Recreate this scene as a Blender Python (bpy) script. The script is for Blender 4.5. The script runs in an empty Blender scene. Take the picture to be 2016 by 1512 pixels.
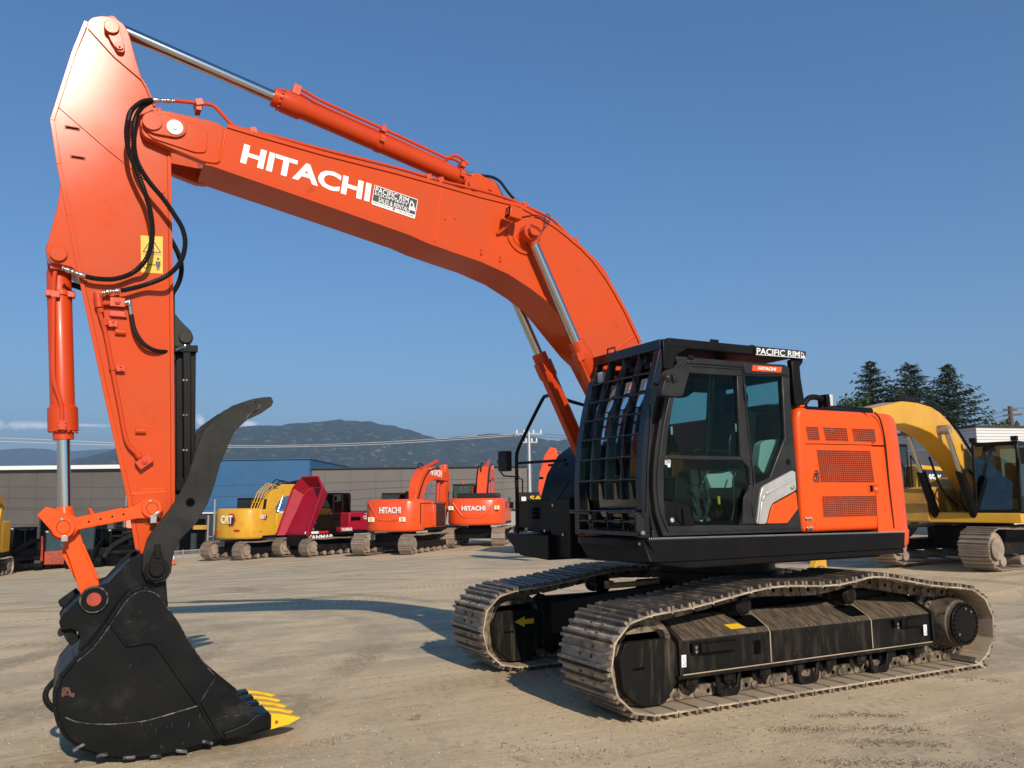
import bpy, math, random
from mathutils import Vector, Matrix
random.seed(7)
R = math.radians
S = bpy.context.scene
COL = S.collection
# ------------------------------------------------------------------ camera
CP = Vector((6.259, 7.224, 1.759)); YAW, PIT, ROL, FOC = R(-117.774), R(7.847), R(-.701), 1662.7
_d = Vector((math.cos(PIT)*math.cos(YAW), math.cos(PIT)*math.sin(YAW), math.sin(PIT)))
_r = Vector((math.sin(YAW), -math.cos(YAW), 0)); _u = _r.cross(_d)
_c, _s = math.cos(ROL), math.sin(ROL)
CR, CU = _c*_r+_s*_u, -_s*_r+_c*_u
cd = bpy.data.cameras.new('camera'); cam = bpy.data.objects.new('camera', cd); COL.objects.link(cam)
cam.matrix_world = Matrix.Translation(CP) @ Matrix((CR, CU, -_d)).transposed().to_4x4()
cd.sensor_width = 36; cd.lens = FOC/2016*36; cd.clip_start = .05; cd.clip_end = 30000
S.camera = cam

def ray(px, py): return CR*((px-1008)/FOC) + CU*(-(py-756)/FOC) + _d
def P(px, py, y=0.0): D = ray(px, py); return CP + D*((y-CP.y)/D.y)
def PX(px, py, x): D = ray(px, py); return CP + D*((x-CP.x)/D.x)
def PZ(px, py, z): D = ray(px, py); return CP + D*((z-CP.z)/D.z)
def AT(px, py, d): return CP + ray(px, py)*d
FH = Vector((math.cos(YAW), math.sin(YAW), 0)); RH = _r.copy()

def sstep(t): t = max(0, min(1, t)); return t*t*(3-2*t)
def hz(x, y):
    p = Vector((x, y, 0))-Vector((CP.x, CP.y, 0)); d = p.dot(FH); l = p.dot(RH)
    a = sstep((d-9)/29)
    t = .3*(1-sstep((l-1)/7)) + 0.045*min(60, max(0, -l))
    return -a*t + .2*sstep((l-6)/5)*sstep((d-12)/5) - .03*sstep((-l-.8)/1.5)*sstep((12-d)/4)
def ATH(px, py, d): D = ray(px, py); return CP + D*(d/D.dot(FH))
def G(px, d):
    """ground point seen in column px at distance d"""
    D = ray(px, 1000); q = CP + D*d; return Vector((q.x, q.y, hz(q.x, q.y)))

# ------------------------------------------------------------------ mesh builder
class MB:
    def __init__(s): s.v = []; s.f = []; s.m = []
    def add(s, vs, fs, mi=0):
        o = len(s.v); s.v += [Vector(a) for a in vs]
        for f in fs: s.f.append([o+i for i in f]); s.m.append(mi)
        return s
    def loops(s, A, B, mi=0, caps=True):
        n = len(A); fs = [[i, (i+1) % n, n+(i+1) % n, n+i] for i in range(n)]
        if caps: fs += [list(range(n))[::-1], list(range(n, 2*n))]
        return s.add(list(A)+list(B), fs, mi)
    def prism(s, pts, y0, y1, mi=0, yt=None):
        yt = y0 if yt is None else yt
        A = [P(a, b, yt) for a, b in pts]
        return s.loops([Vector((q.x, y0, q.z)) for q in A], [Vector((q.x, y1, q.z)) for q in A], mi)
    def xz(s, pts, y0, y1, mi=0):
        return s.loops([Vector((a, y0, b)) for a, b in pts], [Vector((a, y1, b)) for a, b in pts], mi)
    def yz(s, pts, x0, x1, mi=0):
        return s.loops([Vector((x0, a, b)) for a, b in pts], [Vector((x1, a, b)) for a, b in pts], mi)
    def xy(s, pts, z0, z1, mi=0):
        return s.loops([Vector((a, b, z0)) for a, b in pts], [Vector((a, b, z1)) for a, b in pts], mi)
    def box(s, c, d, rz=0, ry=0, mi=0):
        c = Vector(c); M = Matrix.Rotation(rz, 3, 'Z') @ Matrix.Rotation(ry, 3, 'Y')
        vs = [c+M @ Vector((i*d[0]/2, j*d[1]/2, k*d[2]/2)) for i in (-1, 1) for j in (-1, 1) for k in (-1, 1)]
        return s.add(vs, [(0, 1, 3, 2), (4, 6, 7, 5), (0, 4, 5, 1), (2, 3, 7, 6), (0, 2, 6, 4), (1, 5, 7, 3)], mi)
    def bb(s, x0, x1, y0, y1, z0, z1, mi=0):
        return s.box(((x0+x1)/2, (y0+y1)/2, (z0+z1)/2), (abs(x1-x0), abs(y1-y0), abs(z1-z0)), mi=mi)
    def bar(s, p, q, w, h, up=(0, 0, 1), mi=0):
        p = Vector(p); q = Vector(q); t = (q-p).normalized(); up = Vector(up)
        a = t.cross(up)
        if a.length < 1e-3: a = t.cross(Vector((1, 0, 0)))
        a.normalize(); b = a.cross(t)
        A = [p+a*i*w/2+b*j*h/2 for i, j in ((-1, -1), (1, -1), (1, 1), (-1, 1))]
        return s.loops(A, [x+q-p for x in A], mi)
    def rev(s, p, q, prof, n=20, mi=0):
        """profile of (t, r) from p to q"""
        p = Vector(p); q = Vector(q); t = (q-p).normalized()
        a = t.cross(Vector((0, 0, 1)) if abs(t.z) < .9 else Vector((1, 0, 0))).normalized(); b = t.cross(a)
        o = len(s.v); L = (q-p)
        for tt, r in prof:
            for i in range(n):
                an = 2*math.pi*i/n; s.v.append(p+L*tt+(a*math.cos(an)+b*math.sin(an))*r)
        for k in range(len(prof)-1):
            for i in range(n):
                j = (i+1) % n; s.f.append([o+k*n+i, o+k*n+j, o+(k+1)*n+j, o+(k+1)*n+i]); s.m.append(mi)
        s.f.append([o+i for i in range(n)][::-1]); s.m.append(mi)
        e = o+(len(prof)-1)*n; s.f.append([e+i for i in range(n)]); s.m.append(mi)
        return s
    def cyl(s, p, q, r, r2=None, n=20, mi=0): return s.rev(p, q, [(0, r), (1, r if r2 is None else r2)], n, mi)
    def disc(s, px, py, y0, y1, r, n=24, mi=0, yt=None):
        c = P(px, py, y0 if yt is None else yt); return s.cyl((c.x, y1, c.z), (c.x, y0, c.z), r, n=n, mi=mi)
    def tube(s, pts, r, n=8, mi=0, caps=True):
        pts = [Vector(p) for p in pts]; T = []
        for i in range(len(pts)):
            a = pts[max(0, i-1)]; b = pts[min(len(pts)-1, i+1)]; T.append((b-a).normalized())
        u = T[0].cross(Vector((0, 0, 1)) if abs(T[0].z) < .9 else Vector((1, 0, 0))).normalized(); o = len(s.v)
        for i, p in enumerate(pts):
            u = (u-T[i]*u.dot(T[i])).normalized(); w = T[i].cross(u)
            rr = r[i] if isinstance(r, (list, tuple)) else r
            for k in range(n):
                an = 2*math.pi*k/n; s.v.append(p+(u*math.cos(an)+w*math.sin(an))*rr)
        for i in range(len(pts)-1):
            for k in range(n):
                j = (k+1) % n; s.f.append([o+i*n+k, o+i*n+j, o+(i+1)*n+j, o+(i+1)*n+k]); s.m.append(mi)
        if caps:
            s.f.append([o+k for k in range(n)][::-1]); s.m.append(mi)
            e = o+(len(pts)-1)*n; s.f.append([e+k for k in range(n)]); s.m.append(mi)
        return s
    def ball(s, c, r, n=10, sc=(1, 1, 1), mi=0):
        c = Vector(c); o = len(s.v); m = n//2
        for j in range(1, m):
            for i in range(n):
                a = math.pi*j/m; b = 2*math.pi*i/n
                s.v.append(c+Vector((r*sc[0]*math.sin(a)*math.cos(b), r*sc[1]*math.sin(a)*math.sin(b), r*sc[2]*math.cos(a))))
        s.v.append(c+Vector((0, 0, r*sc[2]))); s.v.append(c-Vector((0, 0, r*sc[2]))); t = len(s.v)-2
        for j in range(m-2):
            for i in range(n):
                k = (i+1) % n; s.f.append([o+j*n+i, o+(j+1)*n+i, o+(j+1)*n+k, o+j*n+k]); s.m.append(mi)
        for i in range(n):
            k = (i+1) % n; s.f.append([t, o+i, o+k]); s.m.append(mi)
            s.f.append([t+1, o+(m-2)*n+k, o+(m-2)*n+i]); s.m.append(mi)
        return s
    def ribbon(s, path, w, y0, y1, mi=0):
        """flat strip following path (list of xz), w to its left"""
        n = len(path); off = []
        for i in range(n):
            a = Vector(path[max(0, i-1)]); b = Vector(path[min(n-1, i+1)]); t = (b-a).normalized(); off.append(Vector((-t.y, t.x)))
        for i in range(n-1):
            a, b = Vector(path[i]), Vector(path[i+1]); c, d = b+off[i+1]*w, a+off[i]*w
            q = [a, b, c, d]
            s.loops([Vector((k.x, y0, k.y)) for k in q], [Vector((k.x, y1, k.y)) for k in q], mi, caps=True)
        return s
    def pribbon(s, pts, w, y0, y1, mi=0): return s.ribbon([(P(a, b, y0).x, P(a, b, y0).z) for a, b in pts], w, y0, y1, mi)
    def build(s, name, mat, parent=None, bevel=0, ang=35, label=None, seg=2, flip=True):
        me = bpy.data.meshes.new(name); me.from_pydata(s.v, [], s.f); me.validate()
        import bmesh
        bm = bmesh.new(); bm.from_mesh(me); bmesh.ops.recalc_face_normals(bm, faces=bm.faces)
        bm.to_mesh(me); bm.free()
        mats = mat if isinstance(mat, (list, tuple)) else [mat]
        for m in mats: me.materials.append(m)
        if len(mats) > 1 and len(me.polygons) == len(s.m): me.polygons.foreach_set('material_index', s.m)
        me.polygons.foreach_set('use_smooth', [True]*len(me.polygons)); me.set_sharp_from_angle(angle=R(ang))
        o = bpy.data.objects.new(name, me); COL.objects.link(o)
        if parent is not None: o.parent = parent
        if label: o['label'] = label
        if bevel:
            b = o.modifiers.new('bevel', 'BEVEL'); b.width = bevel; b.segments = seg; b.limit_method = 'ANGLE'; b.angle_limit = R(40); b.harden_normals = False
        return o

def islands(b):
    par = list(range(len(b.v)))
    def fd(i):
        while par[i] != i: par[i] = par[par[i]]; i = par[i]
        return i
    for f in b.f:
        r0 = fd(f[0])
        for i in f[1:]: par[fd(i)] = r0
    D = {}
    for k, f in enumerate(b.f): D.setdefault(fd(f[0]), []).append(k)
    L = []
    for fs in D.values():
        vs = {i for k in fs for i in b.f[k]}
        lo = [min(b.v[i][a] for i in vs)-.002 for a in range(3)]; hi = [max(b.v[i][a] for i in vs)+.002 for a in range(3)]
        L.append([lo, hi, fs])
    go = True
    while go:
        go = False
        for i in range(len(L)):
            for j in range(i+1, len(L)):
                A, C = L[i], L[j]
                if all(A[0][a] <= C[1][a] and C[0][a] <= A[1][a] for a in range(3)):
                    A[0] = [min(A[0][a], C[0][a]) for a in range(3)]; A[1] = [max(A[1][a], C[1][a]) for a in range(3)]; A[2] += C[2]; L.pop(j); go = True; break
            if go: break
    out = []
    for lo, hi, fs in L:
        m = MB(); mp = {}
        for k in sorted(fs):
            for i in b.f[k]:
                if i not in mp: mp[i] = len(m.v); m.v.append(b.v[i])
            m.f.append([mp[i] for i in b.f[k]]); m.m.append(b.m[k])
        out.append(m)
    return out
def crv(pts, k=6):
    pts = [Vector(p) for p in pts]; out = []
    for i in range(len(pts)-1):
        a, b, c, d = pts[max(0, i-1)], pts[i], pts[i+1], pts[min(len(pts)-1, i+2)]
        for j in range(k):
            t = j/k; out.append(.5*((2*b)+(c-a)*t+(2*a-5*b+4*c-d)*t*t+(3*b-a-3*c+d)*t*t*t))
    out.append(pts[-1]); return out
def c2(pts, k=4): return [(v.x, v.y) for v in crv([(a, b, 0) for a, b in pts], k)]
def rnd(pts, r, k=4):
    """round the corners of a closed 2-d outline"""
    out = []; n = len(pts)
    for i in range(n):
        p = Vector(pts[i]); a = Vector(pts[i-1])-p; b = Vector(pts[(i+1) % n])-p
        ra = min(r, a.length*.45, b.length*.45); a = p+a.normalized()*ra; b = p+b.normalized()*ra
        for j in range(k+1):
            t = j/k; q = a*(1-t)**2+p*2*t*(1-t)+b*t*t; out.append((q.x, q.y))
    return out
def circ(cx, cy, r, a0=0, a1=360, n=16): return [(cx+r*math.cos(R(a0+(a1-a0)*i/n)), cy+r*math.sin(R(a0+(a1-a0)*i/n))) for i in range(n+1)]

def tag(o, label, cat, group=None):
    o['label'] = label; o['category'] = cat
    if group: o['group'] = group
    return o
def thing(name, label, cat, loc=(0, 0, 0), rz=0, group=None):
    o = bpy.data.objects.new(name, None); COL.objects.link(o); o.empty_display_size = .2
    o.location = loc; o.rotation_euler = (0, 0, rz); return tag(o, label, cat, group)

def text_part(txt, Q, thick, mat, parent, name='lettering', bold=.02, n=None, label=None, shear=0, slim=0.0):
    """Q = corners TL, TR, BR, BL (3-d) of the box the letters fill"""
    cu = bpy.data.curves.new('t', 'FONT'); cu.body = txt; cu.offset = bold; cu.resolution_u = 3; cu.extrude = .5; cu.shear = shear
    cu.space_character = 1.0+slim
    ob = bpy.data.objects.new('t', cu); COL.objects.link(ob)
    dg = bpy.context.evaluated_depsgraph_get(); me = bpy.data.meshes.new_from_object(ob.evaluated_get(dg))
    bpy.data.objects.remove(ob)
    xs = [v.co.x for v in me.vertices]; ys = [v.co.y for v in me.vertices]
    x0, x1, y0, y1 = min(xs), max(xs), min(ys), max(ys)
    TL, TR, BR, BL = [Vector(q) for q in Q]; nn = (TR-TL).cross(TL-BL).normalized()
    for v in me.vertices:
        u = (v.co.x-x0)/(x1-x0); w = (v.co.y-y0)/(y1-y0); z = v.co.z
        v.co = (BL*(1-u)+BR*u)*(1-w)+(TL*(1-u)+TR*u)*w+nn*thick*(z+.5)
    me.name = name; me.materials.clear(); me.materials.append(mat)
    o = bpy.data.objects.new(name, me); COL.objects.link(o); o.parent = parent
    if label: o['label'] = label
    return o
def quadY(px4, y): return [P(a, b, y) for a, b in px4]

# ------------------------------------------------------------------ materials
def mat(name, col, rough=.5, metal=0, coat=0, col2=None, nscale=3, nlo=.45, nhi=.65, bump=0, bscale=40, spec=.5, stretch=None, col3=None, n3=12, lo3=.55, hi3=.7, det=6, rvar=0, world=False):
    m = bpy.data.materials.new(name); m.use_nodes = True; N = m.node_tree.nodes; L = m.node_tree.links; b = N['Principled BSDF']
    b.inputs['Base Color'].default_value = (*col, 1); b.inputs['Roughness'].default_value = rough; b.inputs['Metallic'].default_value = metal
    b.inputs['Coat Weight'].default_value = coat; b.inputs['Coat Roughness'].default_value = .12; b.inputs['Specular IOR Level'].default_value = spec
    if col2 or bump or col3:
        tc = N.new('ShaderNodeTexCoord'); mp = N.new('ShaderNodeMapping'); L.new(N.new('ShaderNodeNewGeometry').outputs['Position'] if world else tc.outputs['Object'], mp.inputs[0])
        if stretch: mp.inputs['Scale'].default_value = stretch
    cur = None
    def layer(cur, c, sc, lo, hi):
        n = N.new('ShaderNodeTexNoise'); n.inputs['Scale'].default_value = sc; n.inputs['Detail'].default_value = det; n.inputs['Roughness'].default_value = .62
        L.new(mp.outputs[0], n.inputs[0]); mr = N.new('ShaderNodeMapRange'); mr.inputs[1].default_value = lo; mr.inputs[2].default_value = hi
        L.new(n.outputs['Fac'], mr.inputs[0]); mx = N.new('ShaderNodeMix'); mx.data_type = 'RGBA'
        L.new(mr.outputs[0], mx.inputs[0])
        if cur is None: mx.inputs[6].default_value = (*col, 1)
        else: L.new(cur, mx.inputs[6])
        mx.inputs[7].default_value = (*c, 1); return mx.outputs[2], mr.outputs[0]
    if col2:
        cur, fac = layer(cur, col2, nscale, nlo, nhi)
        if rvar:
            r = N.new('ShaderNodeMapRange'); r.inputs[3].default_value = rough; r.inputs[4].default_value = rough+rvar; L.new(fac, r.inputs[0]); L.new(r.outputs[0], b.inputs['Roughness'])
    if col3: cur, _f = layer(cur, col3, n3, lo3, hi3)
    if cur: L.new(cur, b.inputs['Base Color'])
    if bump:
        n = N.new('ShaderNodeTexNoise'); n.inputs['Scale'].default_value = bscale; n.inputs['Detail'].default_value = 5; L.new(mp.outputs[0], n.inputs[0])
        bp = N.new('ShaderNodeBump'); bp.inputs['Strength'].default_value = bump; bp.inputs['Distance'].default_value = .004; L.new(n.outputs['Fac'], bp.inputs['Height']); L.new(bp.outputs[0], b.inputs['Normal'])
    return m
OR = (.80, .082, .010)
ORANGE = mat('orange_paint', (.80, .086, .007), .36, spec=.2, coat=.04, col2=(.70, .08, .014), nscale=1.3, nlo=.4, nhi=.7, bump=.05, bscale=9, rvar=.08)
ORANGE_ARM = mat('weathered_orange_paint', (.58, .070, .013), .15, coat=0, spec=.21, col2=(.50, .074, .021), nscale=1.6, nlo=.38, nhi=.72, bump=.06, bscale=220, rvar=.05, col3=(.40, .05, .014), n3=6, lo3=.62, hi3=.78)
ORANGE_D = mat('orange_cylinder_paint', (.56, .054, .008), .36, spec=.35, coat=.05, col2=(.5, .045, .008), nscale=4, nlo=.5, nhi=.75, rvar=.1)
STAIN = mat('grimy_orange_paint', (.42, .045, .012), .55, col2=(.12, .03, .02), nscale=9, nlo=.45, nhi=.65)
BLACK = mat('black_paint', (.0055, .005, .005), .40, spec=.14, coat=.02, col2=(.011, .0095, .0085), nscale=2.5, nlo=.45, nhi=.75, bump=.05, bscale=30, rvar=.14)
GUARD = mat('gloss_black_guard', (.005, .006, .009), .24, spec=.4, coat=.15)
BUCKET = mat('bucket_black_paint', (.0045, .005, .0055), .36, spec=.16, col2=(.011, .011, .011), nscale=1.6, nlo=.4, nhi=.75, bump=.12, bscale=45, rvar=.14, col3=(.034, .031, .027), n3=3.2, lo3=.56, hi3=.86)
THUMB = mat('thumb_black_paint', (.012, .012, .011), .40, spec=.2, col2=(.032, .029, .025), nscale=3.2, nlo=.42, nhi=.7, bump=.10, bscale=60, rvar=.18)
SCUFF = mat('scuffed_weld', (.15, .14, .125), .38, metal=.3, col2=(.018, .018, .018), nscale=22, nlo=.40, nhi=.56)
GREYP = mat('charcoal_cab_paint', (.019, .018, .018), .38, spec=.22, coat=.05, col2=(.028, .027, .026), nscale=5)
RUB = mat('black_rubber', (.007, .007, .007), .45, spec=.25)
SHADE_SHEET = mat('black_shade_sheet', (.004, .004, .0045), .8, spec=.08)  # near-black for the added sheets that darken the cab inside
DARK = mat('dark_void', (.002, .002, .002), .9, spec=.05)
STEEL = mat('chrome_rod', (.55, .56, .58), .13, metal=1)
ZINC = mat('zinc_fitting', (.55, .54, .50), .28, metal=1)
SILV = mat('silver_trim', (.50, .48, .46), .32, metal=.35, col2=(.42, .40, .38), nscale=5)
DUSTY = mat('dusty_steel', (.13, .10, .075), .62, spec=.35, col2=(.36, .27, .185), nscale=7, nlo=.36, nhi=.6, bump=.35, bscale=30, col3=(.07, .055, .045), n3=18, lo3=.58, hi3=.7)
SHOE = mat('worn_track_shoe', (.20, .165, .13), .55, metal=0, spec=.35, col2=(.46, .37, .265), nscale=4.0, nlo=.36, nhi=.58, bump=.5, bscale=26, col3=(.12, .09, .07), n3=11, lo3=.6, hi3=.72, rvar=.3, world=True)
SHOEIN = mat('sandy_track_inside', (.38, .29, .19), .8, col2=(.30, .225, .15), nscale=4, bump=.3, bscale=25)
GRIP = mat('polished_grouser', (.115, .092, .074), .34, metal=.1, col2=(.30, .22, .145), nscale=9, nlo=.48, nhi=.66, rvar=.4, world=True)
LINK = mat('dusty_chain_link', (.06, .045, .033), .6, metal=.2, col2=(.28, .21, .14), nscale=11, nlo=.42, nhi=.64, bump=.3, bscale=50, world=True)
FRAME = mat('dusty_black_frame', (.008, .0075, .007), .42, spec=.14, col2=(.055, .042, .030), nscale=3.5, nlo=.50, nhi=.85, stretch=(3, 1, .7), bump=.22, bscale=40, col3=(.26, .19, .12), n3=30, lo3=.66, hi3=.78, rvar=.35)
FRAMET = mat('streaky_frame_top', (.060, .047, .034), .6, spec=.2, col2=(.17, .125, .08), nscale=5, nlo=.42, nhi=.66, stretch=(6, 1, 1), bump=.3, bscale=30, col3=(.025, .022, .02), n3=9, lo3=.54, hi3=.7)
COVER = mat('streaked_cover', (.009, .0085, .008), .4, spec=.14, col2=(.085, .065, .042), nscale=2.0, nlo=.53, nhi=.76, stretch=(9, 9, .8), bump=.1, bscale=30, rvar=.25)
YEL = mat('yellow_tooth_paint', (.78, .47, .012), .42, col2=(.60, .34, .01), nscale=14, nlo=.5, nhi=.7, col3=(.22, .10, .03), n3=30, lo3=.68, hi3=.74, bump=.1, bscale=60)
CATY = mat('yellow_machine_paint', (.68, .36, .03), .34, spec=.3, coat=.1, col2=(.62, .30, .03), nscale=1.5)
CATYD = mat('weathered_yellow_paint', (.52, .27, .035), .45, col2=(.34, .18, .05), nscale=3, nlo=.45, nhi=.7)
RED = mat('red_machine_paint', (.34, .008, .026), .45, spec=.2, col2=(.28, .008, .022), nscale=2.5)
WHITE = mat('white_lettering', (.80, .79, .76), .5)
STICK = mat('warning_yellow', (.75, .45, .02), .5)
DECAL = mat('black_decal', (.022, .022, .024), .45)
BLUE = mat('blue_sticker', (.06, .25, .60), .5)
REDM = mat('red_sticker', (.55, .03, .03), .5)
SEAT = mat('seat_cloth', (.012, .012, .013), .85, spec=.1, col2=(.018, .018, .018), nscale=20)
CONS = mat('grey_cab_plastic', (.22, .24, .24), .5)
BUFF = mat('light_grey_plastic', (.45, .50, .48), .5)
LAMP = mat('lamp_lens', (.55, .55, .52), .15, coat=.5)
def glass(name, tint, ior=1.17, rough=.02):
    m = bpy.data.materials.new(name); m.use_nodes = True; N = m.node_tree.nodes; L = m.node_tree.links; N.clear()
    o = N.new('ShaderNodeOutputMaterial'); t = N.new('ShaderNodeBsdfTransparent'); t.inputs[0].default_value = (*tint, 1)
    g = N.new('ShaderNodeBsdfGlossy'); g.inputs[0].default_value = (1, 1, 1, 1); g.inputs[1].default_value = rough
    f = N.new('ShaderNodeFresnel'); f.inputs[0].default_value = ior; mx = N.new('ShaderNodeMixShader')
    L.new(f.outputs[0], mx.inputs[0]); L.new(t.outputs[0], mx.inputs[1]); L.new(g.outputs[0], mx.inputs[2]); L.new(mx.outputs[0], o.inputs[0]); return m
GLASS = glass('tinted_cab_glass', (.66, .80, .78))
BGGL = glass('reflecting_cab_glass', (.50, .62, .62), 1.75)
# ================================================================== the large orange excavator
EX = thing('excavator', 'large orange excavator in the foreground with barred black cab guard and yellow bucket teeth', 'excavator')
WHOLE = {'tread_edge', 'weld_bead', 'warning_print', 'decal_print', 'crayon_mark', 'hydraulic_emblem', 'sign_emblem', 'grease_line', 'hook_print', 'thumb', 'cab', 'boom', 'arm', 'bucket', 'counterweight', 'vent_mesh', 'bucket_link', 'thumb_cylinder', 'cab_guard', 'roof_guard', 'lever_cover', 'track_guide', 'carbody', 'side_skirt', 'operator_seat', 'dealer_sticker', 'hydraulic_emblem', 'maple_leaf', 'weld_flange', 'swing_bearing', 'pin_groove', 'shoe_dirt', 'box_vent'}
def B(b, name, m, par=EX, bevel=0, label=None, **k):
    if name in WHOLE or len(b.f) > 6000: return b.build(name, m, par, bevel, label=label, **k)
    r = [p.build(name, m, par, bevel, label=label, **k) for p in islands(b)]
    return r[0]
def lerp(a, b, t): return a+(b-a)*t
def sub(Q, u0, v0, u1, v1):
    TL, TR, BR, BL = Q
    f = lambda u, v: (BL*(1-u)+BR*u)*(1-v)+(TL*(1-u)+TR*u)*v
    return [f(u0, v1), f(u1, v1), f(u1, v0), f(u0, v0)]
def plate(b, Q, t=.003, mi=0):
    n = (Q[1]-Q[0]).cross(Q[0]-Q[3]).normalized(); return b.loops([q+n*t for q in Q], [q-n*.001 for q in Q], mi)
def hose(b, pts, r=.018, step=.010, ring=.0035):
    c = crv(pts, 8); out = [c[0]]; acc = 0
    for i in range(1, len(c)):
        a, d = c[i-1], c[i]; L = (d-a).length; t = step-acc
        while t <= L: out.append(a+(d-a)*(t/L)); t += step
        acc = L-(t-step)
    return b.tube(out, [r+(ring if (i//1) % 2 else -ring*.4) for i in range(len(out))], n=10)
def bolt(b, c, r=.012, ax=(0, 1, 0), h=.01, mi=0): c = Vector(c); return b.cyl(c, c+Vector(ax)*h, r, n=6, mi=mi)

# ---- boom
BN = .27
top_px = [(430, 247), (500, 268), (634, 306), (782, 343.5), (867, 367), (940, 388), (1021, 408), (1061, 430), (1092, 449), (1116, 468), (1143, 491), (1166.6, 516), (1192, 551), (1211, 583), (1229.5, 616.5), (1258, 677)]
bot_px = [(1178, 706), (1159, 688), (1130, 652), (1099, 613), (1078, 589), (1048.6, 566), (1003, 536), (948, 511), (890, 491), (840, 473), (807, 458), (683, 414), (560, 371), (460, 336.5), (422, 323), (404, 319)]
xzp = lambda l, y: [(P(a, b, y).x, P(a, b, y).z) for a, b in l]
out = xzp([(404, 243)]+top_px, BN)+[(.80, 2.62), (.52, 1.95), (.46, 1.72), (.52, 1.62), (.64, 1.62), (.80, 1.80), (1.2, 2.45)]+xzp(bot_px, BN)
boom = B(MB().xz(out, BN, -BN), 'boom', ORANGE_ARM, bevel=.006, label='weathered orange box-section boom with white lettering')
tipo = rnd([(274, 240), (290, 219), (322, 217), (385, 231), (420, 239), (441, 249), (431, 322), (404, 319), (338, 292), (283, 268)], 9)
b = MB()
for y0, y1 in ((.295, .215), (-.215, -.295)): b.prism(tipo, y0, y1, yt=.295)
B(b, 'boom_fork', ORANGE_ARM, boom, .005)
b = MB().prism(rnd([(276, 246), (290, 226), (322, 222), (364, 236), (410, 258), (406, 300), (385, 300), (300, 272)], 7), .31, .296, yt=.31)
b.prism(rnd([(281, 248), (291, 226), (322, 224), (366, 236), (368, 262), (350, 271), (300, 262)], 12), .335, .311, yt=.335)
b.disc(300, 238, .352, .335, .073, yt=.352)
B(b, 'pin_plate', ORANGE_ARM, boom, .004)
B(MB().disc(344.5, 250, .345, .335, .062).disc(344.5, 250, .356, .345, .018, n=6), 'bolt_washer', WHITE, boom, .002)
b = MB(); t_xz = xzp([(447, 252)]+top_px[1:], BN); b.ribbon(t_xz, -.035, BN+.014, BN-.01)
bx = xzp(bot_px, BN); b.ribbon(bx, -.028, BN+.010, BN-.01)
B(b, 'weld_flange', ORANGE_ARM, boom, .002)
b = MB()
for pl in ([(869, 371), (856, 475)], [(446, 259), (433, 319)], [(1246, 663), (1203, 695)]): b.tube([P(a, c, BN+.004) for a, c in pl], .008, 6)
B(b, 'weld_seam', ORANGE, boom)
b = MB().disc(1035, 461, BN+.018, BN, .20, 40).disc(1036, 460, BN+.028, BN+.01, .155, 36); c0 = P(1036, 460, .28)
B(b, 'pin_boss', ORANGE_ARM, boom, .004)
PBX, PBZ = 2.44, 4.30
b = MB()
for s_ in (1, -1): b.cyl((PBX, s_*.25, PBZ), (PBX, s_*.31, PBZ), .10).cyl((PBX, s_*.30, PBZ), (PBX, s_*.485, PBZ), .055)
B(b, 'cylinder_pin', ORANGE_ARM, boom, .004)
text_part('HITACHI', quadY([(481, 282.8), (731.6, 362), (726.6, 398), (472.4, 320)], BN+.001), .002, WHITE, boom, 'brand_lettering', bold=.035, label='white HITACHI lettering on the boom')
Q = quadY([(737, 364), (822.6, 393), (816.4, 430.8), (730.8, 401.8)], BN+.0015)
b = MB(); plate(b, Q, .002); dec = B(b, 'dealer_decal', DECAL, boom, label='black PACIFIC RIM EQUIPMENT SALES & RENTALS decal')
Q2 = [q+Vector((0, .0025, 0)) for q in Q]
b = MB(); plate(b, sub(Q2, .012, .03, .988, .19), .001)
for u0, v0, u1, v1 in ((0, .97, 1, 1), (0, 0, 1, .03), (0, 0, .012, 1), (.988, 0, 1, 1)): plate(b, sub(Q2, u0, v0, u1, v1), .001)
# small digger emblem
q_ = lambda u, v: sub(Q2, u, v, u, v)[0]
for a, c, w in (((.84, .56), (.86, .84), .010), ((.86, .84), (.93, .66), .010), ((.93, .66), (.91, .50), .012), ((.83, .5), (.97, .5), .018), ((.82, .40), (.98, .40), .014)):
    b.bar(q_(*a), q_(*c), w, .002, up=(0, 1, 0))
B(b, 'decal_print', WHITE, boom)
for t_, s4, m_ in (('PACIFIC RIM', (.04, .66, .80, .94), WHITE), ('EQUIPMENT', (.04, .50, .80, .64), WHITE), ('SALES & RENTALS', (.14, .23, .86, .46), WHITE)):
    text_part(t_, sub(Q2, *s4), .001, m_, boom, 'decal_lettering', bold=.006)
Q3 = [q+Vector((0, .002, 0)) for q in Q2]
text_part('PENTICTON, BC', sub(Q3, .04, .06, .42, .15), .001, DECAL, boom, 'decal_lettering', bold=.0)
text_part('250.493.4545', sub(Q3, .60, .06, .96, .15), .001, DECAL, boom, 'decal_lettering', bold=.0)
c = (sub(Q3, .5, .12, .5, .12)[0]); b = MB()
leaf = []
for i in range(14): r_ = (.017 if i % 2 == 0 else .009); a = 2*math.pi*i/14+math.pi/2; leaf.append(Vector((c.x+r_*math.cos(a), c.y+.002, c.z+r_*math.sin(a))))
b.loops(leaf, [v-Vector((0, .002, 0)) for v in leaf]); b.bar(c+Vector((0, .001, 0)), c+Vector((0, .001, -.022)), .003, .002)
B(b, 'maple_leaf', REDM, boom)
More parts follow.
